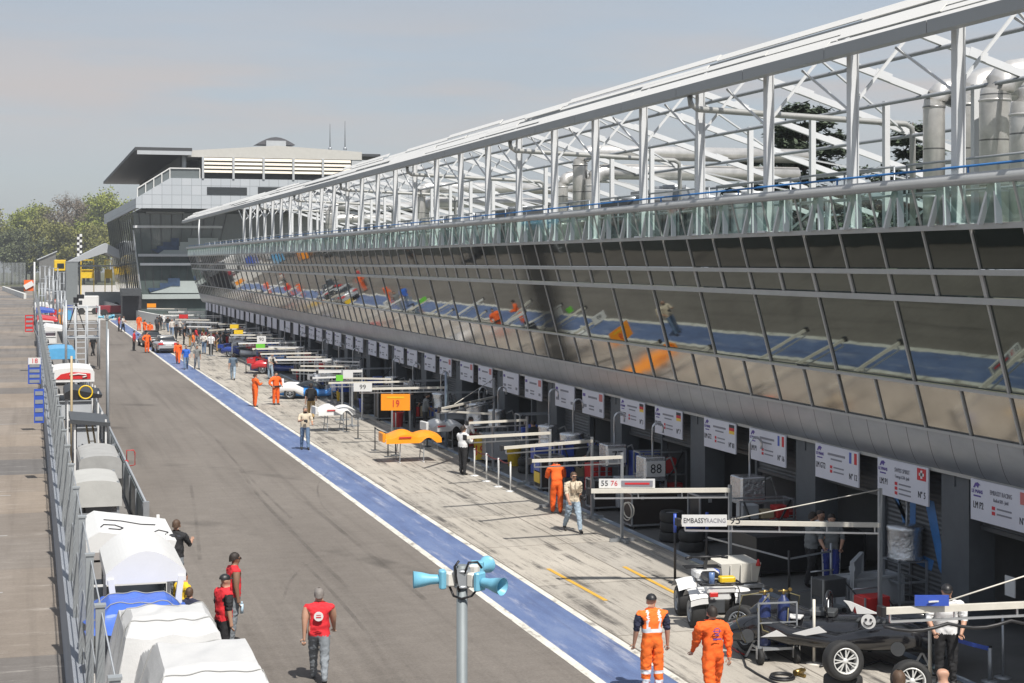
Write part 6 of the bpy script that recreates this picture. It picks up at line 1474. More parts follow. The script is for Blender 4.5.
proto('white and deep blue racing car beyond the red tape', 250, 357, 62, WHC, BUC)
proto('deep blue racing car tucked behind the red tape', 283, 373, 80, BUC, RDC)
proto('red and white racing car far along the row', 258, 350, 75, RDC, WHC)
proto('white racing car behind the crowd', 229, 343, 70, WHC, RDC)

def saloon(lbl, p, ang, m, L=4.6, W=1.82, Hh=1.42, estate=False):
    """rear at -y"""
    t = thing('parked_car', lbl, 'car', p, math.radians(ang)); b = MB(); l2 = L/2; w2 = W/2
    superloft(b, [(-l2,W*.86,.35,.86,0),(-l2+.12,W*.95,.24,.96,0),(-l2+.7,W,.20,1.0,0),(0,W,.20,.96,0),(l2-.9,W*.98,.20,.90,0),(l2-.2,W*.90,.24,.74,0),(l2,W*.75,.32,.62,0)], 18, 4.5); b.build('body', m, t)
    r1 = -l2+(.35 if estate else .95); cab = [(r1,W*.76,.93,.99,0),(r1+.62,W*.72,.93,Hh-.02,0),(.2,W*.70,.93,Hh,0),(1.25,W*.76,.90,.97,0)]
    b = MB(); superloft(b, cab, 18, 5); b.build('windows', DGLASS, t)
    b = MB(); superloft(b, [(r1+.55,W*.70,Hh-.06,Hh+.0,0),(r1+.8,W*.69,Hh-.07,Hh+.02,0),(.15,W*.68,Hh-.06,Hh+.02,0),(.45,W*.66,Hh-.10,Hh-.03,0)], 14, 5); b.build('roof', m, t)
    for sx in (-1,1):
        b = MB(); b.bbox((sx*w2*.70,-l2+.01,.80), (.42,.10,.16), .02); b.build('tail_light', RED, t)
        b = MB(); b.bbox((sx*w2*.68,l2-.14,.62), (.36,.12,.14), .02); b.build('headlight', ALU, t)
        b = MB(); b.bbox((sx*(w2+.08),.85,1.0), (.18,.12,.12), .02); b.build('mirror', m, t)
        for y_ in (-l2+.95,l2-.9): wheel(t, (sx*(w2-.10),y_,.32), (sx,0,0), .32, .21, ALU, 6)
    b = MB(); b.box((0,-l2-.01,.70), (.52,.03,.11)); b.build('number_plate', WHITE, t); b = MB(); b.bbox((0,-l2+.03,.36), (W*.8,.10,.16), .02); b.build('bumper_insert', BLACK, t); return t
SILVERC = mat('silver_car_paint', (.52,.53,.54), .25, .45, var=.05, coat=.6)
p = G(165,352); saloon('silver saloon car seen from behind on the blue strip among the crowd', p, 3, SILVERC)
p = G(154,347); saloon('dark car half hidden left of the silver saloon', (p.x-.2,p.y+1.5,0), 4, mat('dark_car_paint', (.012,.016,.016), .2, var=.1, coat=.6))
p = G(75,309); saloon('red estate car beyond the scaffold platform at the pit wall', p, -20, RDC, estate=True)
# ---------------- trees
def leafmat(n, c0, c1):
    g = NG(n); oi = g.noise(g.coord(), .35, 4, .7); f = g.noise(g.coord(), 3.5, 2)
    c = g.ramp(oi, [(.3,c0),(.7,c1)]); g.l(g.mix(.35, c, g.ramp(f, [(.3,tuple(x*.5 for x in c0)),(.7,tuple(min(1,x*1.5) for x in c1))])), g.b.inputs['Base Color']); g.b.inputs['Roughness'].default_value = .7
    return g.m
LF = [leafmat('fresh_spring_leaf', (.11,.145,.015), (.25,.275,.035)), leafmat('olive_leaf', (.105,.115,.02), (.21,.205,.045)), leafmat('bare_brown_twig', (.12,.09,.06), (.20,.16,.11)), leafmat('dark_leaf', (.055,.07,.03), (.11,.125,.05))]
CED = leafmat('cedar_needle', (.030,.045,.028), (.070,.095,.055)); BARK = mat('grey_brown_bark', (.12,.095,.07), .9, var=.3, scale=2)
def tree(lbl, name, x, y, h, w_, lm, n, seed, leaf, bare=False):
    r = random.Random(seed); t = thing(name, lbl, 'tree', (x,y,0), 0, 'trees beyond the track'); b = MB()
    b.path([(0,0,0),(.1*r.uniform(-1,1),.1,h*.3),(r.uniform(-.3,.3),0,h*.6),(r.uniform(-.4,.4),0,h*.93)], [h*.022,h*.018,h*.011,h*.003], 7)
    tips = []
    for i in range(22 if not bare else 34):
        z = h*r.uniform(.22,.85); a = r.uniform(0,6.28); L = w_*.5*r.uniform(.5,1.0)*(1.15-abs(z/h-.5)); e = VV((math.cos(a)*L, math.sin(a)*L, z+L*r.uniform(.3,1.0))); e.z = min(e.z, h)
        m_ = VV((e.x*.5,e.y*.5,z+(e.z-z)*.6)); b.path([(0,0,z),m_,e], [h*.008,h*.005,h*.0018], 5); tips += [m_.lerp(e,q) for q in (.3,.7,1.)]
        if bare:
            for _ in range(4):
                q = m_.lerp(e, r.random()); b.path([q, q+VV((r.uniform(-1,1),r.uniform(-1,1),r.uniform(.4,1.6)))*h*.07], [h*.0025,h*.001], 4)
    tips += [VV((r.gauss(0,w_*.12),r.gauss(0,w_*.12),h*r.uniform(.6,.97))) for _ in range(14)]
    b.build('trunk', BARK, t)
    b = MB()
    for i in range(n):
        c = r.choice(tips); s_ = w_*(.075 if bare else .105)
        p = c+VV((r.gauss(0,s_),r.gauss(0,s_),r.gauss(0,s_*.9)))
        if p.z < h*.10: continue
        d1 = VV((r.uniform(-1,1),r.uniform(-1,1),r.uniform(-1,1))).normalized(); d2 = d1.cross(VV((r.uniform(-1,1),r.uniform(-1,1),r.uniform(-1,1)))).normalized(); l_ = leaf*r.uniform(.5,1.2)
        b.face([p-d1*l_-d2*l_*.2, p+d2*l_*.7, p+d1*l_+d2*l_*.1, p-d2*l_*.6])
    b.build('crown', lm, t, fix=False)
TL = [(-14,203,9,1),(4,228,10,1),(20,213,8,0),(32,205,8,0),(46,207,8,1),(56,208,7,2),(66,192,9,2),(76,194,8,2),(88,207,9,0),(99,196,10,0),(108,190,9,0),(118,202,10,0),(12,232,9,3),(40,222,9,1),(62,224,8,1),(84,224,9,0),(26,236,8,3),(52,238,8,3),(72,240,9,3),(96,226,9,1)]
lab = ['leaning olive tree cut by the left edge of the picture','dense olive tree second from the left edge','tall fresh green tree behind the fence end','tall fresh green tree with a spiky top','olive tree in the middle of the wood','thin brown half bare tree in the wood','tallest brown bare tree of the wood','tall brown bare tree right next to the tallest one','fresh green tree left of the control tower roof','bright green tree behind the corner of the control tower','bright green tree just behind the tower balcony','green tree mostly hidden behind the control tower',
 'low dark tree in front of the wood at the far left','olive tree in front of the tall fresh green trees','olive tree in front of the bare trees','fresh green tree in front of the wood by the chequered pole','low dark tree at the fence behind the grey roof','low dark tree in the middle of the front row','low dark tree right of the middle of the front row','olive tree in the front row beside the tower']
for i, (u, vt, wpx, k_) in enumerate(TL):
    D = 575+(i*37 % 60) if i < 12 else 535+(i*13 % 30); p = P(u,D,0); h = ZV(vt,D); w_ = wpx*3.6*D/F
    tree(lab[i], ('broadleaf_tree','bare_tree')[k_ == 2], p.x, p.y, h, w_, LF[k_], 6800 if k_ != 2 else 3000, 40+i, .46 if k_ != 2 else .30, k_ == 2)
def cedar(lbl, u, D, vt, w_, seed):
    r = random.Random(seed); p = P(u,D,0); h = ZV(vt,D); t = thing('cedar_tree', lbl, 'tree', p, 0, 'cedars behind the pit building'); b = MB(); lf = MB()
    b.path([(0,0,0),(0,0,h*.5),(.1,0,h*.97)], [.32,.22,.03], 8)
    z = h*.42
    while z < h*.98:
        f_ = (z/h-.42)/.56; L0 = w_*.5*(1.0-.82*f_**1.2)
        for j in range(5):
            a = r.uniform(0,6.28); L = L0*r.uniform(.65,1.1); e = VV((math.cos(a)*L,math.sin(a)*L,z+L*r.uniform(-.05,.16))); b.path([(0,0,z-.15),VV((e.x*.5,e.y*.5,z+L*.05)),e], [.07,.05,.015], 5)
            for q in range(int(70*L/2.5)+16):
                s_ = r.uniform(.18,1.06); c = VV((e.x*s_,e.y*s_,z+(e.z-z)*s_))+VV((r.gauss(0,.26*L*.4),r.gauss(0,.26*L*.4),r.gauss(0,.09)-.05))
                for _ in range(5):
                    d1 = VV((r.uniform(-1,1),r.uniform(-1,1),r.uniform(-.35,.35))).normalized(); d2 = d1.cross(VV((0,0,1))).normalized(); l_ = r.uniform(.10,.26); q_ = c+VV((r.gauss(0,.1),r.gauss(0,.1),r.gauss(0,.07)))
                    lf.face([q_-d1*l_, q_-d2*l_*.35+VV((0,0,-.05)), q_+d1*l_, q_+d2*l_*.35])
        z += r.uniform(.42,.72)
    b.build('trunk', BARK, t); lf.build('crown', CED, t, fix=False)
cedar('dark cedar with tiered branches seen through the roof frame, left and larger of the two', 803, 72, 96, 9.5, 5)
cedar('dark cedar behind the ducts at the right, smaller of the two cedars', 911, 74, 113, 7.5, 9)
cedar('dark cedar top showing low behind the middle of the roof frame', 752, 84, 150, 6.0, 15)

# ---------------- beyond the end of the pit lane
CWW = mat('white_curved_wall_paint', (.60,.60,.58), .6, var=.08, scale=.5)
t = thing('curved_wall', 'low white wall curving across the end of the pit lane', 'wall', G(150,328)); b = MB()
pts = [G(u,v) for u, v in ((83,300.5),(95,305),(108,310),(122,315.5),(138,320.5),(155,324.5),(175,327.5),(200,329),(228,329))]
for a, e in zip(pts, pts[1:]): b.bar(a+VV((0,0,.60)), e+VV((0,0,.60)), .30, 1.2)
b.build('wall_body', CWW, t, w=True)
b = MB()
for a, e in zip(pts, pts[1:]): b.bar(a+VV((0,0,1.24)), e+VV((0,0,1.24)), .36, .08)
b.build('wall_cap', CWW, t, w=True)
pv = sheet('paddock_road', 4, 46, 215, 540, 0.012, mat('pale_paddock_concrete', (.42,.40,.37), .85, var=.12, scale=.2))
# yellow excavator, marquee, grey container, far fence
def at_(u, v, D): return P(u,D,ZV(v,D))
D1 = 285.
t = thing('excavator', 'yellow construction machine beside the grey container far away', 'digger', P(60,D1,0)); a, e = at_(54,272,D1), at_(66,261,D1)
b = MB(); b.bbox(((a.x+e.x)/2,a.y,(a.z+e.z)/2+.2), (e.x-a.x,1.8,(e.z-a.z)), .15); b.build('cab', YELL, t, w=True); b = MB(); b.box(((a.x+e.x)/2+.1,a.y-.92,(a.z+e.z)/2+.1), (1.2,.06,.9)); b.build('cab_window', DGLASS, t, w=True)
b = MB(); b.bbox(((a.x+e.x)/2,a.y,(a.z)/2), (2.4,2.2,a.z), .1); b.build('chassis', DGREY, t, w=True); b = MB()
for dx in (-.9,.9): b.tube(((a.x+e.x)/2+dx,a.y-1.2,.6), ((a.x+e.x)/2+dx,a.y-.8,.6), .6, 14)
b.build('wheel', RUB, t, w=True)
for lb, u0, u1 in (('yellow lifting machine under the pale canopy, left one', 81, 94),('yellow machine half hidden by the tower glass', 105, 112)):
    t = thing('forklift', lb, 'forklift', P(u0,D1+15,0)); a, e = at_(u0,273,D1+15), at_(u1,260,D1+15); b = MB()
    for xx in (a.x,e.x): b.bar((xx,a.y,.4), (xx,a.y,e.z), .16)
    b.bar((a.x,a.y,e.z), (e.x,a.y,e.z), .16); b.bar((a.x,a.y,a.z+.6), (e.x,a.y,a.z+.6), .16); b.build('mast', YELL, t, w=True); b = MB(); b.bbox(((a.x+e.x)/2,a.y+.9,a.z-.2), (e.x-a.x,1.5,1.6), .1); b.build('body', YELL, t, w=True); b = MB(); b.box(((a.x+e.x)/2,a.y+.9,.6), (e.x-a.x,1.6,1.2)); b.build('chassis', DGREY, t, w=True)
D2 = 250.; t = thing('canopy_tent', 'pale grey pitched canopy beside the control tower', 'canopy', P(92,D2,0)); a, m_, e = at_(68,262,D2), at_(106,243,D2), at_(134,258,D2)
b = MB(); b.ext([a,m_,e,e-VV((0,0,1.1)),m_-VV((0,0,1.5)),a-VV((0,0,.5))], (0,14,0)); b.build('roof', mat('pale_grey_membrane', (.40,.42,.44), .6, var=.08, scale=.3), t, w=True)
b = MB()
for q in (a,e): b.bar((q.x,q.y+.3,0), (q.x,q.y+.3,q.z-.3), .3); b.bar((q.x,q.y+13,0), (q.x,q.y+13,q.z-.3), .3)
b.bar((a.x,a.y+.2,a.z-.6), (e.x,a.y+.2,a.z-.6), .25); b.build('posts', GREYS, t, w=True)
t = thing('grey_container', 'tall ribbed grey container at the end of the pit wall', 'container', P(72,240,0)); a, e = P(66,240,0), P(78,240,0); zt = ZV(262,240)
b = MB(); b.box(((a.x+e.x)/2,a.y+2,zt/2), (e.x-a.x,4,zt))
for i in range(9): b.box((a.x+(e.x-a.x)*(i+.5)/9,a.y-.03,zt/2), (.07,.08,zt-.1))
b.build('shell', mat('container_grey', (.20,.22,.23), .6, var=.12), t, w=True); b = MB(); b.box(((a.x+e.x)/2,a.y+2,zt+.05), (e.x-a.x+.1,4.1,.1)); b.build('roof', GREYS, t, w=True)
t = thing('chequered_pole', 'pole with a black and white chequered band standing before the trees', 'pole', P(79.5,262,0)); p = P(79.5,262,0); zt = ZV(234,262)
b = MB(); b.box((p.x,p.y,zt/2-1.8), (.3,.3,zt-3.6)); b.build('pole_shaft', GREYS, t, w=True)
for j in range(8):
    for i in range(2):
        b = MB(); b.box((p.x-.2+.4*i,p.y-.1+.02*j,zt-.22-.45*j), (.40,.2,.45)); b.build('chequer', WHITE if (i+j) % 2 else BLACK, t, w=True)
t = thing('grey_roof_shed', 'grey roofed shed in front of the wood', 'shed', P(46,420,0)); a, e = P(39,420,0), P(56,420,0); zt = ZV(252,420)
b = MB(); b.ext([(a.x,a.y,0),(e.x,a.y,0),(e.x,a.y,zt),(a.x,a.y,zt-2)], (0,8,0)); b.build('walls', mat('shed_grey', (.13,.13,.125), .8, var=.15), t, w=True); b = MB(); b.ext([(a.x-.5,a.y-.4,zt-2.2),(e.x+.3,a.y-.4,zt+.1),(e.x+.3,a.y-.4,zt+.35),(a.x-.5,a.y-.4,zt-1.9)], (0,9,0)); b.build('roof', GREYW, t, w=True)
# far fence and wall along the left edge of the straight
g = NG('far_mesh_fence'); tr = g.n('ShaderNodeBsdfTransparent'); ms = g.n('ShaderNodeMixShader'); ms.inputs[0].default_value = .55; g.l(tr.outputs[0], ms.inputs[1]); g.l(g.b.outputs[0], ms.inputs[2]); g.l(ms.outputs[0], g.out.inputs[0]); g.b.inputs['Base Color'].default_value = (.17,.18,.18,1)
a, e = P(-40,520,0), P(25,525,0); zt = 6.4
t = thing('far_fence', 'grey mesh fence on a pale wall across the far end of the straight', 'fence', a); b = MB(); n = 16
b.face([a+VV((0,.4,.9)),e+VV((0,.4,.9)),e+VV((0,.4,zt+1)),a+VV((0,.4,zt+1))]); b.build('mesh', g.m, t, w=True); b = MB()
for i in range(n+1): q = a.lerp(e,i/n); b.box((q.x,q.y+.4,(zt+1)/2), (.16,.16,zt+1))
b.build('fence_post', GREYS, t, w=True)
a, e = P(3,430,0), P(25,330,0); t = thing('low_white_wall', 'low pale wall angled at the far end of the straight', 'wall', a); b = MB(); b.bar(a+VV((0,0,.5)), e+VV((0,0,.5)), .5, 1.0); b.build('wall_body', CWW, t, w=True); b = MB(); b.bar(a+VV((0,0,1.04)), e+VV((0,0,1.04)), .6, .08); b.build('wall_cap', CWW, t, w=True)
pb_ = P(18,400,0); t = thing('tyre_barrier', 'dark tyre barrier behind the low pale wall', 'tyre barrier', pb_); b = MB(); b.bbox((pb_.x,pb_.y,.8), (3.6,1.2,1.3), .2); b.build('tyre_row', RUB, t, w=True); b = MB(); b.bar((pb_.x-1.8,pb_.y-.62,1.2), (pb_.x+1.8,pb_.y-.62,1.2), .05, .2); b.build('conveyor_strap', DGREY, t, w=True)
# trailers and pale stacks behind the curved wall
for lb, u, v, D, m, w_, h_ in (('dark red transporter behind the curved white wall',118,300,225,mat('dark_red_lorry', (.22,.02,.03), .4, var=.15),6,1.0),('silver grey generator stack on the paddock, upper one',104,272,262,GREYS,6,2.2),('white van behind the curved wall near the container',88,293,232,WHITE,3,2.2)):
    p = P(u,D,0); t = thing('parked_lorry', lb, 'lorry', p); b = MB(); b.bbox((p.x,p.y,h_/2+.5), (w_,2.4,h_), .12); b.build('body', m, t, w=True); b = MB()
    for dx in (-w_*.32,w_*.32): b.tube((p.x+dx,p.y-1.25,.5), (p.x+dx,p.y-.9,.5), .5, 14)
    b.build('wheel', RUB, t, w=True); b = MB(); b.box((p.x-w_*.36,p.y-1.22,h_*.8), (w_*.16,.05,h_*.26)); b.build('cab_window', DGLASS, t, w=True)
    b = MB(); b.box((p.x,p.y,.45), (w_*.9,1.6,.25)); b.build('chassis', DGREY, t, w=True)
# ---------------- tyres, chests and other gear in front of the garages
def tyre_stack(lbl, u, v, n, R_=.34, g_='tyre stacks in front of the garages'):
    p = G(u,v); t = thing('tyre_stack', lbl, 'tyre stack', p, 0, g_); proto_ = None
    for i in range(n):
        b = MB(); w_ = .27; r = random.Random(i+int(u)); dx, dy = r.uniform(-.02,.02), r.uniform(-.02,.02)
        b.lathe([(R_*.60,.02),(R_*.90,.0),(R_,.05),(R_,w_-.05),(R_*.90,w_),(R_*.60,w_-.02),(R_*.58,w_*.5),(R_*.60,.02)], (dx,dy,i*(w_+.005)), n=20, caps=False); b.build('tyre', RUB, t)
        if i == n-1: b = MB(); b.lathe([(.02,w_*.7+i*w_),(R_*.55,w_*.75+i*w_),(R_*.60,w_*.85+i*w_)], (dx,dy,0), n=18); b.build('rim', GREYS, t)
def chest(lbl, u, v, m, hz=1.0, wx=.8, g_=None):
    p = G(u,v); t = thing('tool_chest', lbl, 'tool chest', p, RND.uniform(-.1,.1), g_); b = MB(); b.bbox((wx/2,.25,hz/2+.08), (wx,.5,hz-.1), .02); b.build('cabinet', m, t)
    for j in range(5):
        b = MB(); b.box((wx/2,-.012,.18+(hz-.2)*(j+.5)/5), (wx*.9,.02,(hz-.2)/5*.86)); d_ = b.build('drawer', m, t); b = MB(); b.box((wx/2,-.035,.18+(hz-.2)*(j+.78)/5), (wx*.8,.02,.02)); b.build('handle', ALU, d_)
    for xx in (.1,wx-.1):
        b = MB(); b.tube((xx-.03,.1,.05), (xx+.03,.1,.05), .05, 8); b.build('castor', RUB, t)
def bin_(lbl, u, v, m, g_=None):
    p = G(u,v); t = thing('plastic_bin', lbl, 'bin', p, 0, g_); b = MB(); b.lathe([(.20,0),(.22,.02),(.27,.62),(.29,.64),(.29,.68),(.25,.68),(.2,.1)], n=16); b.build('bin_body', m, t); b = MB(); b.torus((0,0,.66), (0,0,1), .285, .018, 18, 5); b.build('rim', m, t)
def frame_rack(lbl, u, v, wx=1.6, hz=1.9, g_='equipment racks in front of the garages'):
    p = G(u,v); t = thing('equipment_rack', lbl, 'rack', p, RND.uniform(-.06,.06), g_); b = MB()
    for xx in (0,wx):
        for yy in (0,.6): b.box((xx,yy,hz/2), (.05,.05,hz))
    for zz in (.3,1.0,hz):
        for yy in (0,.6): b.bar((0,yy,zz), (wx,yy,zz), .045)
        for xx in (0,wx): b.bar((xx,0,zz), (xx,.6,zz), .045)
    b.build('rack_frame', GREYS, t); r = random.Random(int(u*7))
    for zz in (.3,1.0):
        x_ = .1
        while x_ < wx-.3:
            w_ = r.uniform(.25,.5); h_ = r.uniform(.18,.5); b = MB(); b.bbox((x_+w_/2,.3,zz+.03+h_/2), (w_,.42,h_), .03); b.build('stored_box', r.choice((BLACK,GREYW,BLUE,DGREY,RED,SILV,TAN,DGREY)), t); x_ += w_+.05
    b = MB(); b.path([(0.1,-.02,hz),(.3,-.08,hz*.6),(.7,-.1,hz*.45),(1.1,-.08,hz*.7),(wx-.1,-.02,hz)], .03, 6); b.build('slung_hose', BLACK, t)
TS = [(672,541,3,'stack of three tyres below the EMBASSY RACING plate'),(691,551,2,'stack of two tyres behind the quad bike'),(604,507,3,'stack of three tyres beside the waistcoat wearer'),(527,473,2,'two tyres on the ground at the grey fuel cart'),(456,446,4,'tall tyre stack behind the 72 board'),(430,439,3,'tyre stack behind the orange nose panel'),(370,414,4,'tyre stack left of the tall dark case')]
for u, v, n, lb in TS: tyre_stack(lb, u, v, n)
for i, (u, v) in enumerate(((346,402),(329,393),(312,384),(302,380),(289,372),(279,369),(266,362),(254,354),(244,348),(232,342),(222,337),(212,333))): tyre_stack('distant tyre stack among the far pit boxes', u, v, 3+i % 2)
for i, (u, v, w_, h_) in enumerate(((560,488,1.4,1.5),(520,466,1.5,1.9),(448,437,1.6,1.9),(412,424,1.6,2.0),(360,405,1.8,1.9),(333,391,1.8,1.9),(308,378,1.8,1.8),(286,368,1.8,1.9),(268,359,1.8,1.9),(249,349,1.8,1.8),(232,340,1.8,1.9),(216,334,1.8,1.8),(740,561,1.5,1.5),(640,508,1.5,1.7))):
    frame_rack({0:'grey equipment rack left of the number 79 drum',1:'grey equipment rack behind the grey fuel cart',2:'grey equipment rack behind the 72 board',3:'grey equipment rack above the orange 19 board',12:'grey equipment rack below the silver box tank',13:'grey equipment rack between the 77 and 88 tanks'}.get(i,'distant equipment rack among the far pit boxes'), u, v, w_, h_)
chest('red tool chest with drawers in the shade by the 79 drum', 589, 496, RED); chest('blue tool chest behind the white chain posts', 535, 478, BLUE); chest('tall blue cabinet between the 77 and 88 tanks', 634, 500, BLUE, 1.5, .9); chest('grey tool chest left of the long dark case', 618, 512, GREYW)
chest('red tool chest deep in the doorway left of the garage group', 778, 552, RED); chest('white cabinet inside the garage beside the blue shirt', 706, 512, WHITE, 1.3, .7); chest('white cabinet in the doorway behind the garage group', 806, 558, WHITE, 1.6, .6)
bin_('yellow plastic bin by the grey fuel cart', 514, 466, YELL); bin_('white plastic bin beside the wide grey fuel cart', 481, 458, WHITE); bin_('red plastic bin behind the white truss arms', 470, 446, RED); bin_('blue plastic bin left of the dark tool cabinet', 694, 545, BLUE)
EXTRA = [(388,414,C_BK,C_BK),(425,432,C_GR,C_BK),(349,398,C_WH,C_BK),(322,386,C_RD,C_BK),(294,371,C_DG,C_GJ),(286,366,C_WH,C_JE),(263,357,C_BK,C_BK),(240,344,C_RD,C_WH),(226,340,C_BK,C_JE),(534,468,C_BK,C_BK),(598,490,C_GR,C_BK)]
EL = ['person dressed in black behind the orange 19 board','person in a grey shirt behind the orange nose panel','person in a white shirt by the green plate boom','person in a red shirt behind the backpack wearer','person in charcoal by the blue and white racing car','person in a white shirt by the blue cases','person in black behind the red tape','person in a red top at the far white booms','person in black and jeans at the far end of the row','person dressed in black in the shade behind the grey fuel cart','person in a grey shirt in the shade behind the 79 drum']
for (u, v, a, e), lb in zip(EXTRA, EL): person(lb, G(u,v), RND.uniform(0,360), RND.choice(('stand','bend','hold','front')), top=a, bot=e)
# ---------------- spring haze between here and the wood
hz_ = MB(); hz_.box((0,570,15.5), (1410,1270,33)); ho = hz_.build('haze', None or MATS['black_plastic']); ho['kind'] = 'stuff'
hm_ = bpy.data.materials.new('thin_air_haze'); hm_.use_nodes = True; nt = hm_.node_tree; nt.nodes.remove(nt.nodes['Principled BSDF']); pv_ = nt.nodes.new('ShaderNodeVolumePrincipled'); pv_.inputs['Density'].default_value = .00032; pv_.inputs['Color'].default_value = (.86,.90,.95,1); pv_.inputs['Anisotropy'].default_value = .2
nt.links.new(pv_.outputs[0], nt.nodes['Material Output'].inputs['Volume']); ho.data.materials[0] = hm_; SC.cycles.volume_bounces = 0
CR2 = [(157,333,C_DG,C_BK),(168,332,C_BK,C_JE),(180,329,C_PK,C_GJ),(187,333,C_WH,C_BK),(194,338,C_BK,C_BK),(200,333,C_TN,C_JE),(208,347,C_DG,C_BK),(214,343,C_PK,C_KH),(219,347,C_BK,C_JE),(196,346,C_RD,C_GJ)]
CL2 = ['person in charcoal left of the crowd by the curved wall','person in black and jeans at the back of the crowd','person in a pale shirt at the very back of the crowd','person in white at the back of the crowd','person in black inside the crowd, behind the orange vest','person in a sand top at the back of the crowd','person in charcoal near the cream shirt','person in a pale top with khaki trousers at the right of the crowd','person in black and jeans beside the charcoal and khaki one','person in a red top in the middle of the crowd']
for i, ((u, v, a, e), lb) in enumerate(zip(CR2, CL2)): person(lb, G(u,v), RND.uniform(0,360), ('stand','walk','hips','hold')[i % 4], top=a, bot=e, sleeves='long' if i % 2 else 'short', group='crowd around the silver car')
# scaffold towers and gear crowding the far end of the pit wall
def scaffold(lbl, u, D, wpx, vt, levels=3):
    a, e = P(u,D,0), P(u+wpx,D,0); zt = ZV(vt,D); t = thing('scaffold_tower', lbl, 'scaffold', (a.x,a.y,.02), 0, 'scaffold towers at the far end of the pit wall'); b = MB(); r = .045+D*.00008
    for f_ in (0,.5,1):
        for dy in (0,2.2): b.tube((a.x+(e.x-a.x)*f_,a.y+dy,.02), (a.x+(e.x-a.x)*f_,a.y+dy,zt), r, 6)
    for j in range(levels+1):
        z = .6+(zt-.65)*j/levels
        for dy in (0,2.2): b.tube((a.x,a.y+dy,z), (e.x,a.y+dy,z), r*.8, 5)
    b.bar((a.x,a.y,.6), (e.x,a.y,zt), r*1.2); b.build('scaffold_tube', GREYS, t, w=True)
    b = MB(); b.box(((a.x+e.x)/2,a.y+1.1,zt*.45), (abs(e.x-a.x),2.1,.1)); b.build('deck', GREYW, t, w=True)
for i, q in enumerate(((39,190,6,283),(46,205,7,276),(54,215,6,280),(58,176,7,291),(49,250,9,268),(40,270,10,266),(60,255,8,272))):
    scaffold('scaffold tower crowding the far end of the pit wall', *q)
for i, (u, D, m) in enumerate(((43,182,BLUE),(50,196,RED),(57,190,ORNG),(62,206,LBLUE),(47,222,WHITE),(56,240,GREYW),(64,228,BLUE))):
    p = P(u,D,0); case('%s box on the far pit wall by the scaffold towers' % ['deep blue','red','orange','light blue','white','pale grey','second deep blue'][i], u, 262+F*H/D, 1.2, .9, 1.5+.3*(i % 3), m)
# air conditioning plant on the deck
for i, (u, k, w_, h_) in enumerate(((640,23.5,3.0,1.5),(668,24.6,2.4,1.9),(702,24.0,2.6,1.3),(470,24,3,1.6),(520,25,2.6,1.8),(745,25,3,1.4),(372,24.5,3,1.7))):
    Y = KY(k,u); t = thing('rooftop_unit', ['dark rooftop machine behind the long paired pipes, left one','dark rooftop machine behind the long paired pipes, middle and taller','dark rooftop machine behind the long paired pipes, right one','rooftop machine in the left half of the roof frame','rooftop machine right of the two bent pipes','rooftop machine below the low cedar','rooftop machine far down the roof'][i], 'rooftop unit', (k*CT,Y,8.3), 0, 'machines on the pit roof')
    b = MB(); b.bbox((0,0,h_/2+.15), (2.2,w_,h_), .05); b.build('cabinet', DGREY if i % 2 == 0 else GREYS, t)
    for j in range(2): b = MB(); b.lathe([(.45,0),(.45,.18),(.40,.18),(.40,.05)], (0,-w_*.25+j*w_*.5,h_+.15), n=16); b.build('fan_ring', GREYS, t)
    b = MB()
    for j in range(7): b.box((-1.12,-w_*.4+w_*.8*j/6.,h_*.55), (.04,.05,h_*.6))
    b.build('grille', BLACK, t)
# rubber marks left by cars turning out of their boxes
TM = MB()
for (pts, w_) in (([(282,604),(290,582),(305,566),(322,560)],.035),([(395,680),(372,640),(330,590),(300,560)],.05),([(240,470),(262,500),(300,540),(352,592)],.06),([(216,440),(250,478),(296,523)],.05),([(330,470),(318,486),(322,505),(336,518)],.03),([(425,600),(395,575),(352,540),(300,497)],.07),([(200,560),(196,520),(190,480)],.05)):
    Q = [G(u,v,0)+VV((0,0,.0085)) for u, v in pts]; S = []
    for i in range(len(Q)-1):
        p0, p1, p2, p3 = Q[max(i-1,0)], Q[i], Q[i+1], Q[min(i+2,len(Q)-1)]
        for j in range(8):
            f_ = j/8.; S.append(.5*((2*p1)+(p2-p0)*f_+(2*p0-5*p1+4*p2-p3)*f_*f_+(3*p1-p0-3*p2+p3)*f_**3))
    for a, e in zip(S, S[1:]):
        d = (e-a).normalized(); n = VV((d.y,-d.x,0))*w_; TM.face([a-n,a+n,e+n,e-n])
g = NG('faint_rubber_mark'); tr = g.n('ShaderNodeBsdfTransparent'); ms = g.n('ShaderNodeMixShader'); g.l(g.math('MULTIPLY', g.ramp(g.noise(g.coord(), .5, 3, .5), [(.34,(0,0,0)),(.66,(1,1,1))]), .19), ms.inputs[0]); g.l(tr.outputs[0], ms.inputs[1]); g.l(g.b.outputs[0], ms.inputs[2]); g.l(ms.outputs[0], g.out.inputs[0]); g.b.inputs['Base Color'].default_value = (.045,.04,.036,1); g.b.inputs['Roughness'].default_value = .7
o = TM.build('rubber_marking', g.m); o['kind'] = 'structure'
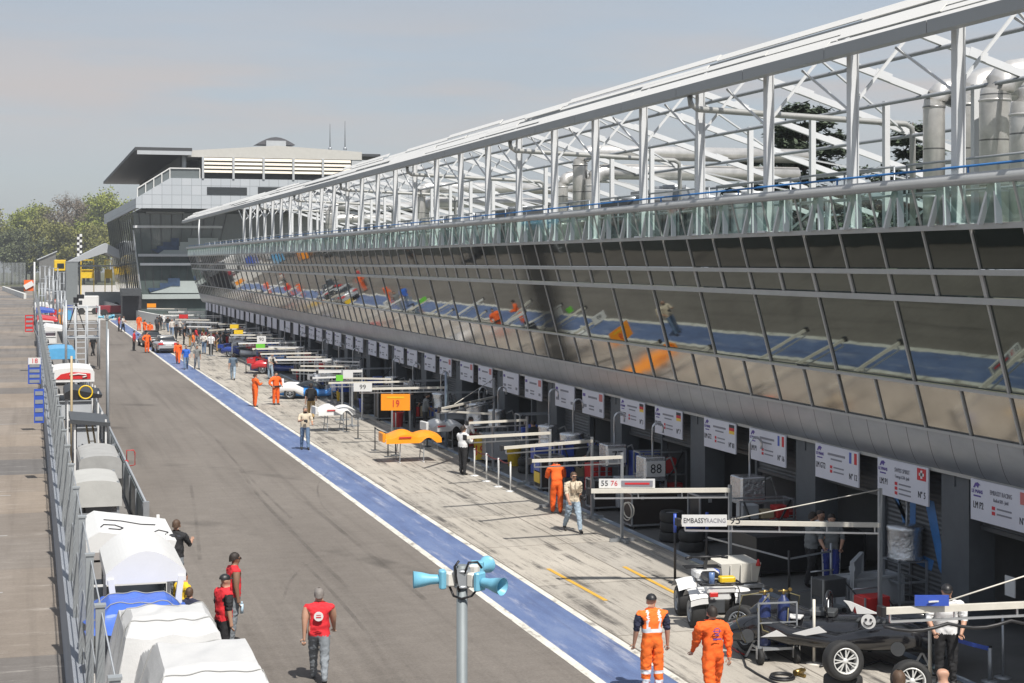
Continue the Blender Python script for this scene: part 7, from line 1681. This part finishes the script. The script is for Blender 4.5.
# more of the crowd of gear in the far half of the row
for i, f_ in enumerate(((300,366,350,366.5),(312,378,352,376.5),(338,378,392,379),(322,361,360,362),(286,357,326,357),(268,347,304,347.5),(246,338,284,338.5),(238,332.5,270,332),(218,324,246,324.5),(196,315.5,222,316),(178,311,206,311.5))):
    boom('thin distant white boom among the crowded far pit boxes' if i < 11 else ['thin white boom left of the orange 19 board','thin white boom behind the orange nose panel','thin white boom above the orange 19 board'][i-11], *f_, 2.2+.12*(i % 3), .10, m=WHITE if i % 2 else OFFW)
for i, (u, v, m) in enumerate(((300,380,RED),(318,389,BLUE),(330,396,WHITE),(341,401,YELL),(364,412,BLUE),(398,427,RED),(272,366,WHITE),(262,361,RED),(254,357,BLUE),(246,352,YELL),(238,348,WHITE),(228,344,RED),(220,340,BLUE),(212,336,WHITE),(204,333,YELL),(436,436,WHITE),(506,461,BLUE))):
    bin_('distant coloured plastic bin among the far pit boxes' if i not in (5,15,16) else {5:'red plastic bin behind the orange nose panel',15:'white plastic bin left of the 72 board',16:'blue plastic bin by the grey fuel cart'}[i], u, v, m, 'plastic bins among the pit boxes')
for i, (u, v, lx, m) in enumerate(((278,372,1.5,BLC),(256,358,1.3,RDC),(240,350,1.4,WHC),(350,406,1.3,BUC),(326,394,1.4,WHC))):
    panel_nose(['sky blue car nose panel behind the red and white one','red car nose panel far along the row','white car nose panel far along the row','deep blue car nose panel at the tan case','white car nose panel beside the blue case'][i], u, v, m, INK, lx, 5*i-8)
for (u, v, a, e, lb) in ((306,375,C_RD,C_BK,'person in a red shirt between the far white booms'),(318,383,C_WH,C_BK,'person in a white shirt by the far tyre stacks'),(338,396,C_DG,C_JE,'person in charcoal beside the tan case'),(360,408,C_BL,C_BK,'person in a royal blue shirt behind the 99 boom'),(412,428,C_BK,C_BK,'person in black behind the orange nose panel'),(250,350,C_WH,C_JE,'person in white and jeans near the far red car'),(232,346,C_GR,C_BK,'person in grey near the far white car'),(272,363,C_BL,C_GJ,'person in royal blue by the far red tape'),(654,512,C_BK,C_BK,'person in black in the shade beside the 88 tank')):
    person(lb, G(u,v), RND.uniform(0,360), RND.choice(('stand','bend','hold','hips')), top=a, bot=e)
# service carts and hoses round the black car
def cart(lbl, u, v, m, turn):
    p = G(u,v); t = thing('service_cart', lbl, 'cart', p, math.radians(turn)); b = MB(); b.bbox((0,0,.55), (.62,.45,.40), .03); b.build('cart_body', m, t)
    b = MB()
    for sx in (-.3,.3):
        for sy in (-.21,.21): b.box((sx,sy,.40), (.03,.03,.72))
    b.tube((-.3,.25,.85), (.3,.25,.85), .018, 6); b.box((0,0,.12), (.6,.42,.03)); b.build('cart_frame', GREYS, t)
    for sx in (-.27,.27): b = MB(); b.tube((sx-.025,-.18,.06), (sx+.025,-.18,.06), .06, 10); b.build('castor', RUB, t)
    b = MB(); b.path([(.25,-.2,.7),(.45,-.35,.4),(.35,-.5,.05),(0,-.6,.03),(-.3,-.5,.03),(-.1,-.35,.03)], .018, 6); b.build('hose', BLACK, t)
cart('low black service cart between the trailer box and the gas trolley', 752, 628, BLACK, -12); cart('grey service cart left of the folding panel', 829, 612, DGREY, 8); cart('red service cart behind the black racing car', 872, 632, RED, 4)
for lb, pts in (('black hose lying under the nose of the black car',((820,668),(840,662),(862,668),(880,662),(896,668))),('black cable from the dark case across the shaded floor',((690,533),(704,545),(712,560),(730,566),(742,578)))):
    t = thing('floor_hose', lb, 'hose', G(*pts[0])); b = MB(); b.path([G(u,v)+VV((0,0,.03)) for u, v in pts], .022, 6); b.build('hose_run', BLACK, t, w=True); b = MB(); b.lathe([(.03,0),(.03,.06)], G(*pts[-1])+VV((0,0,.01)), n=8); b.build('coupling', ALU, t, w=True)
bpy.context.view_layer.update()
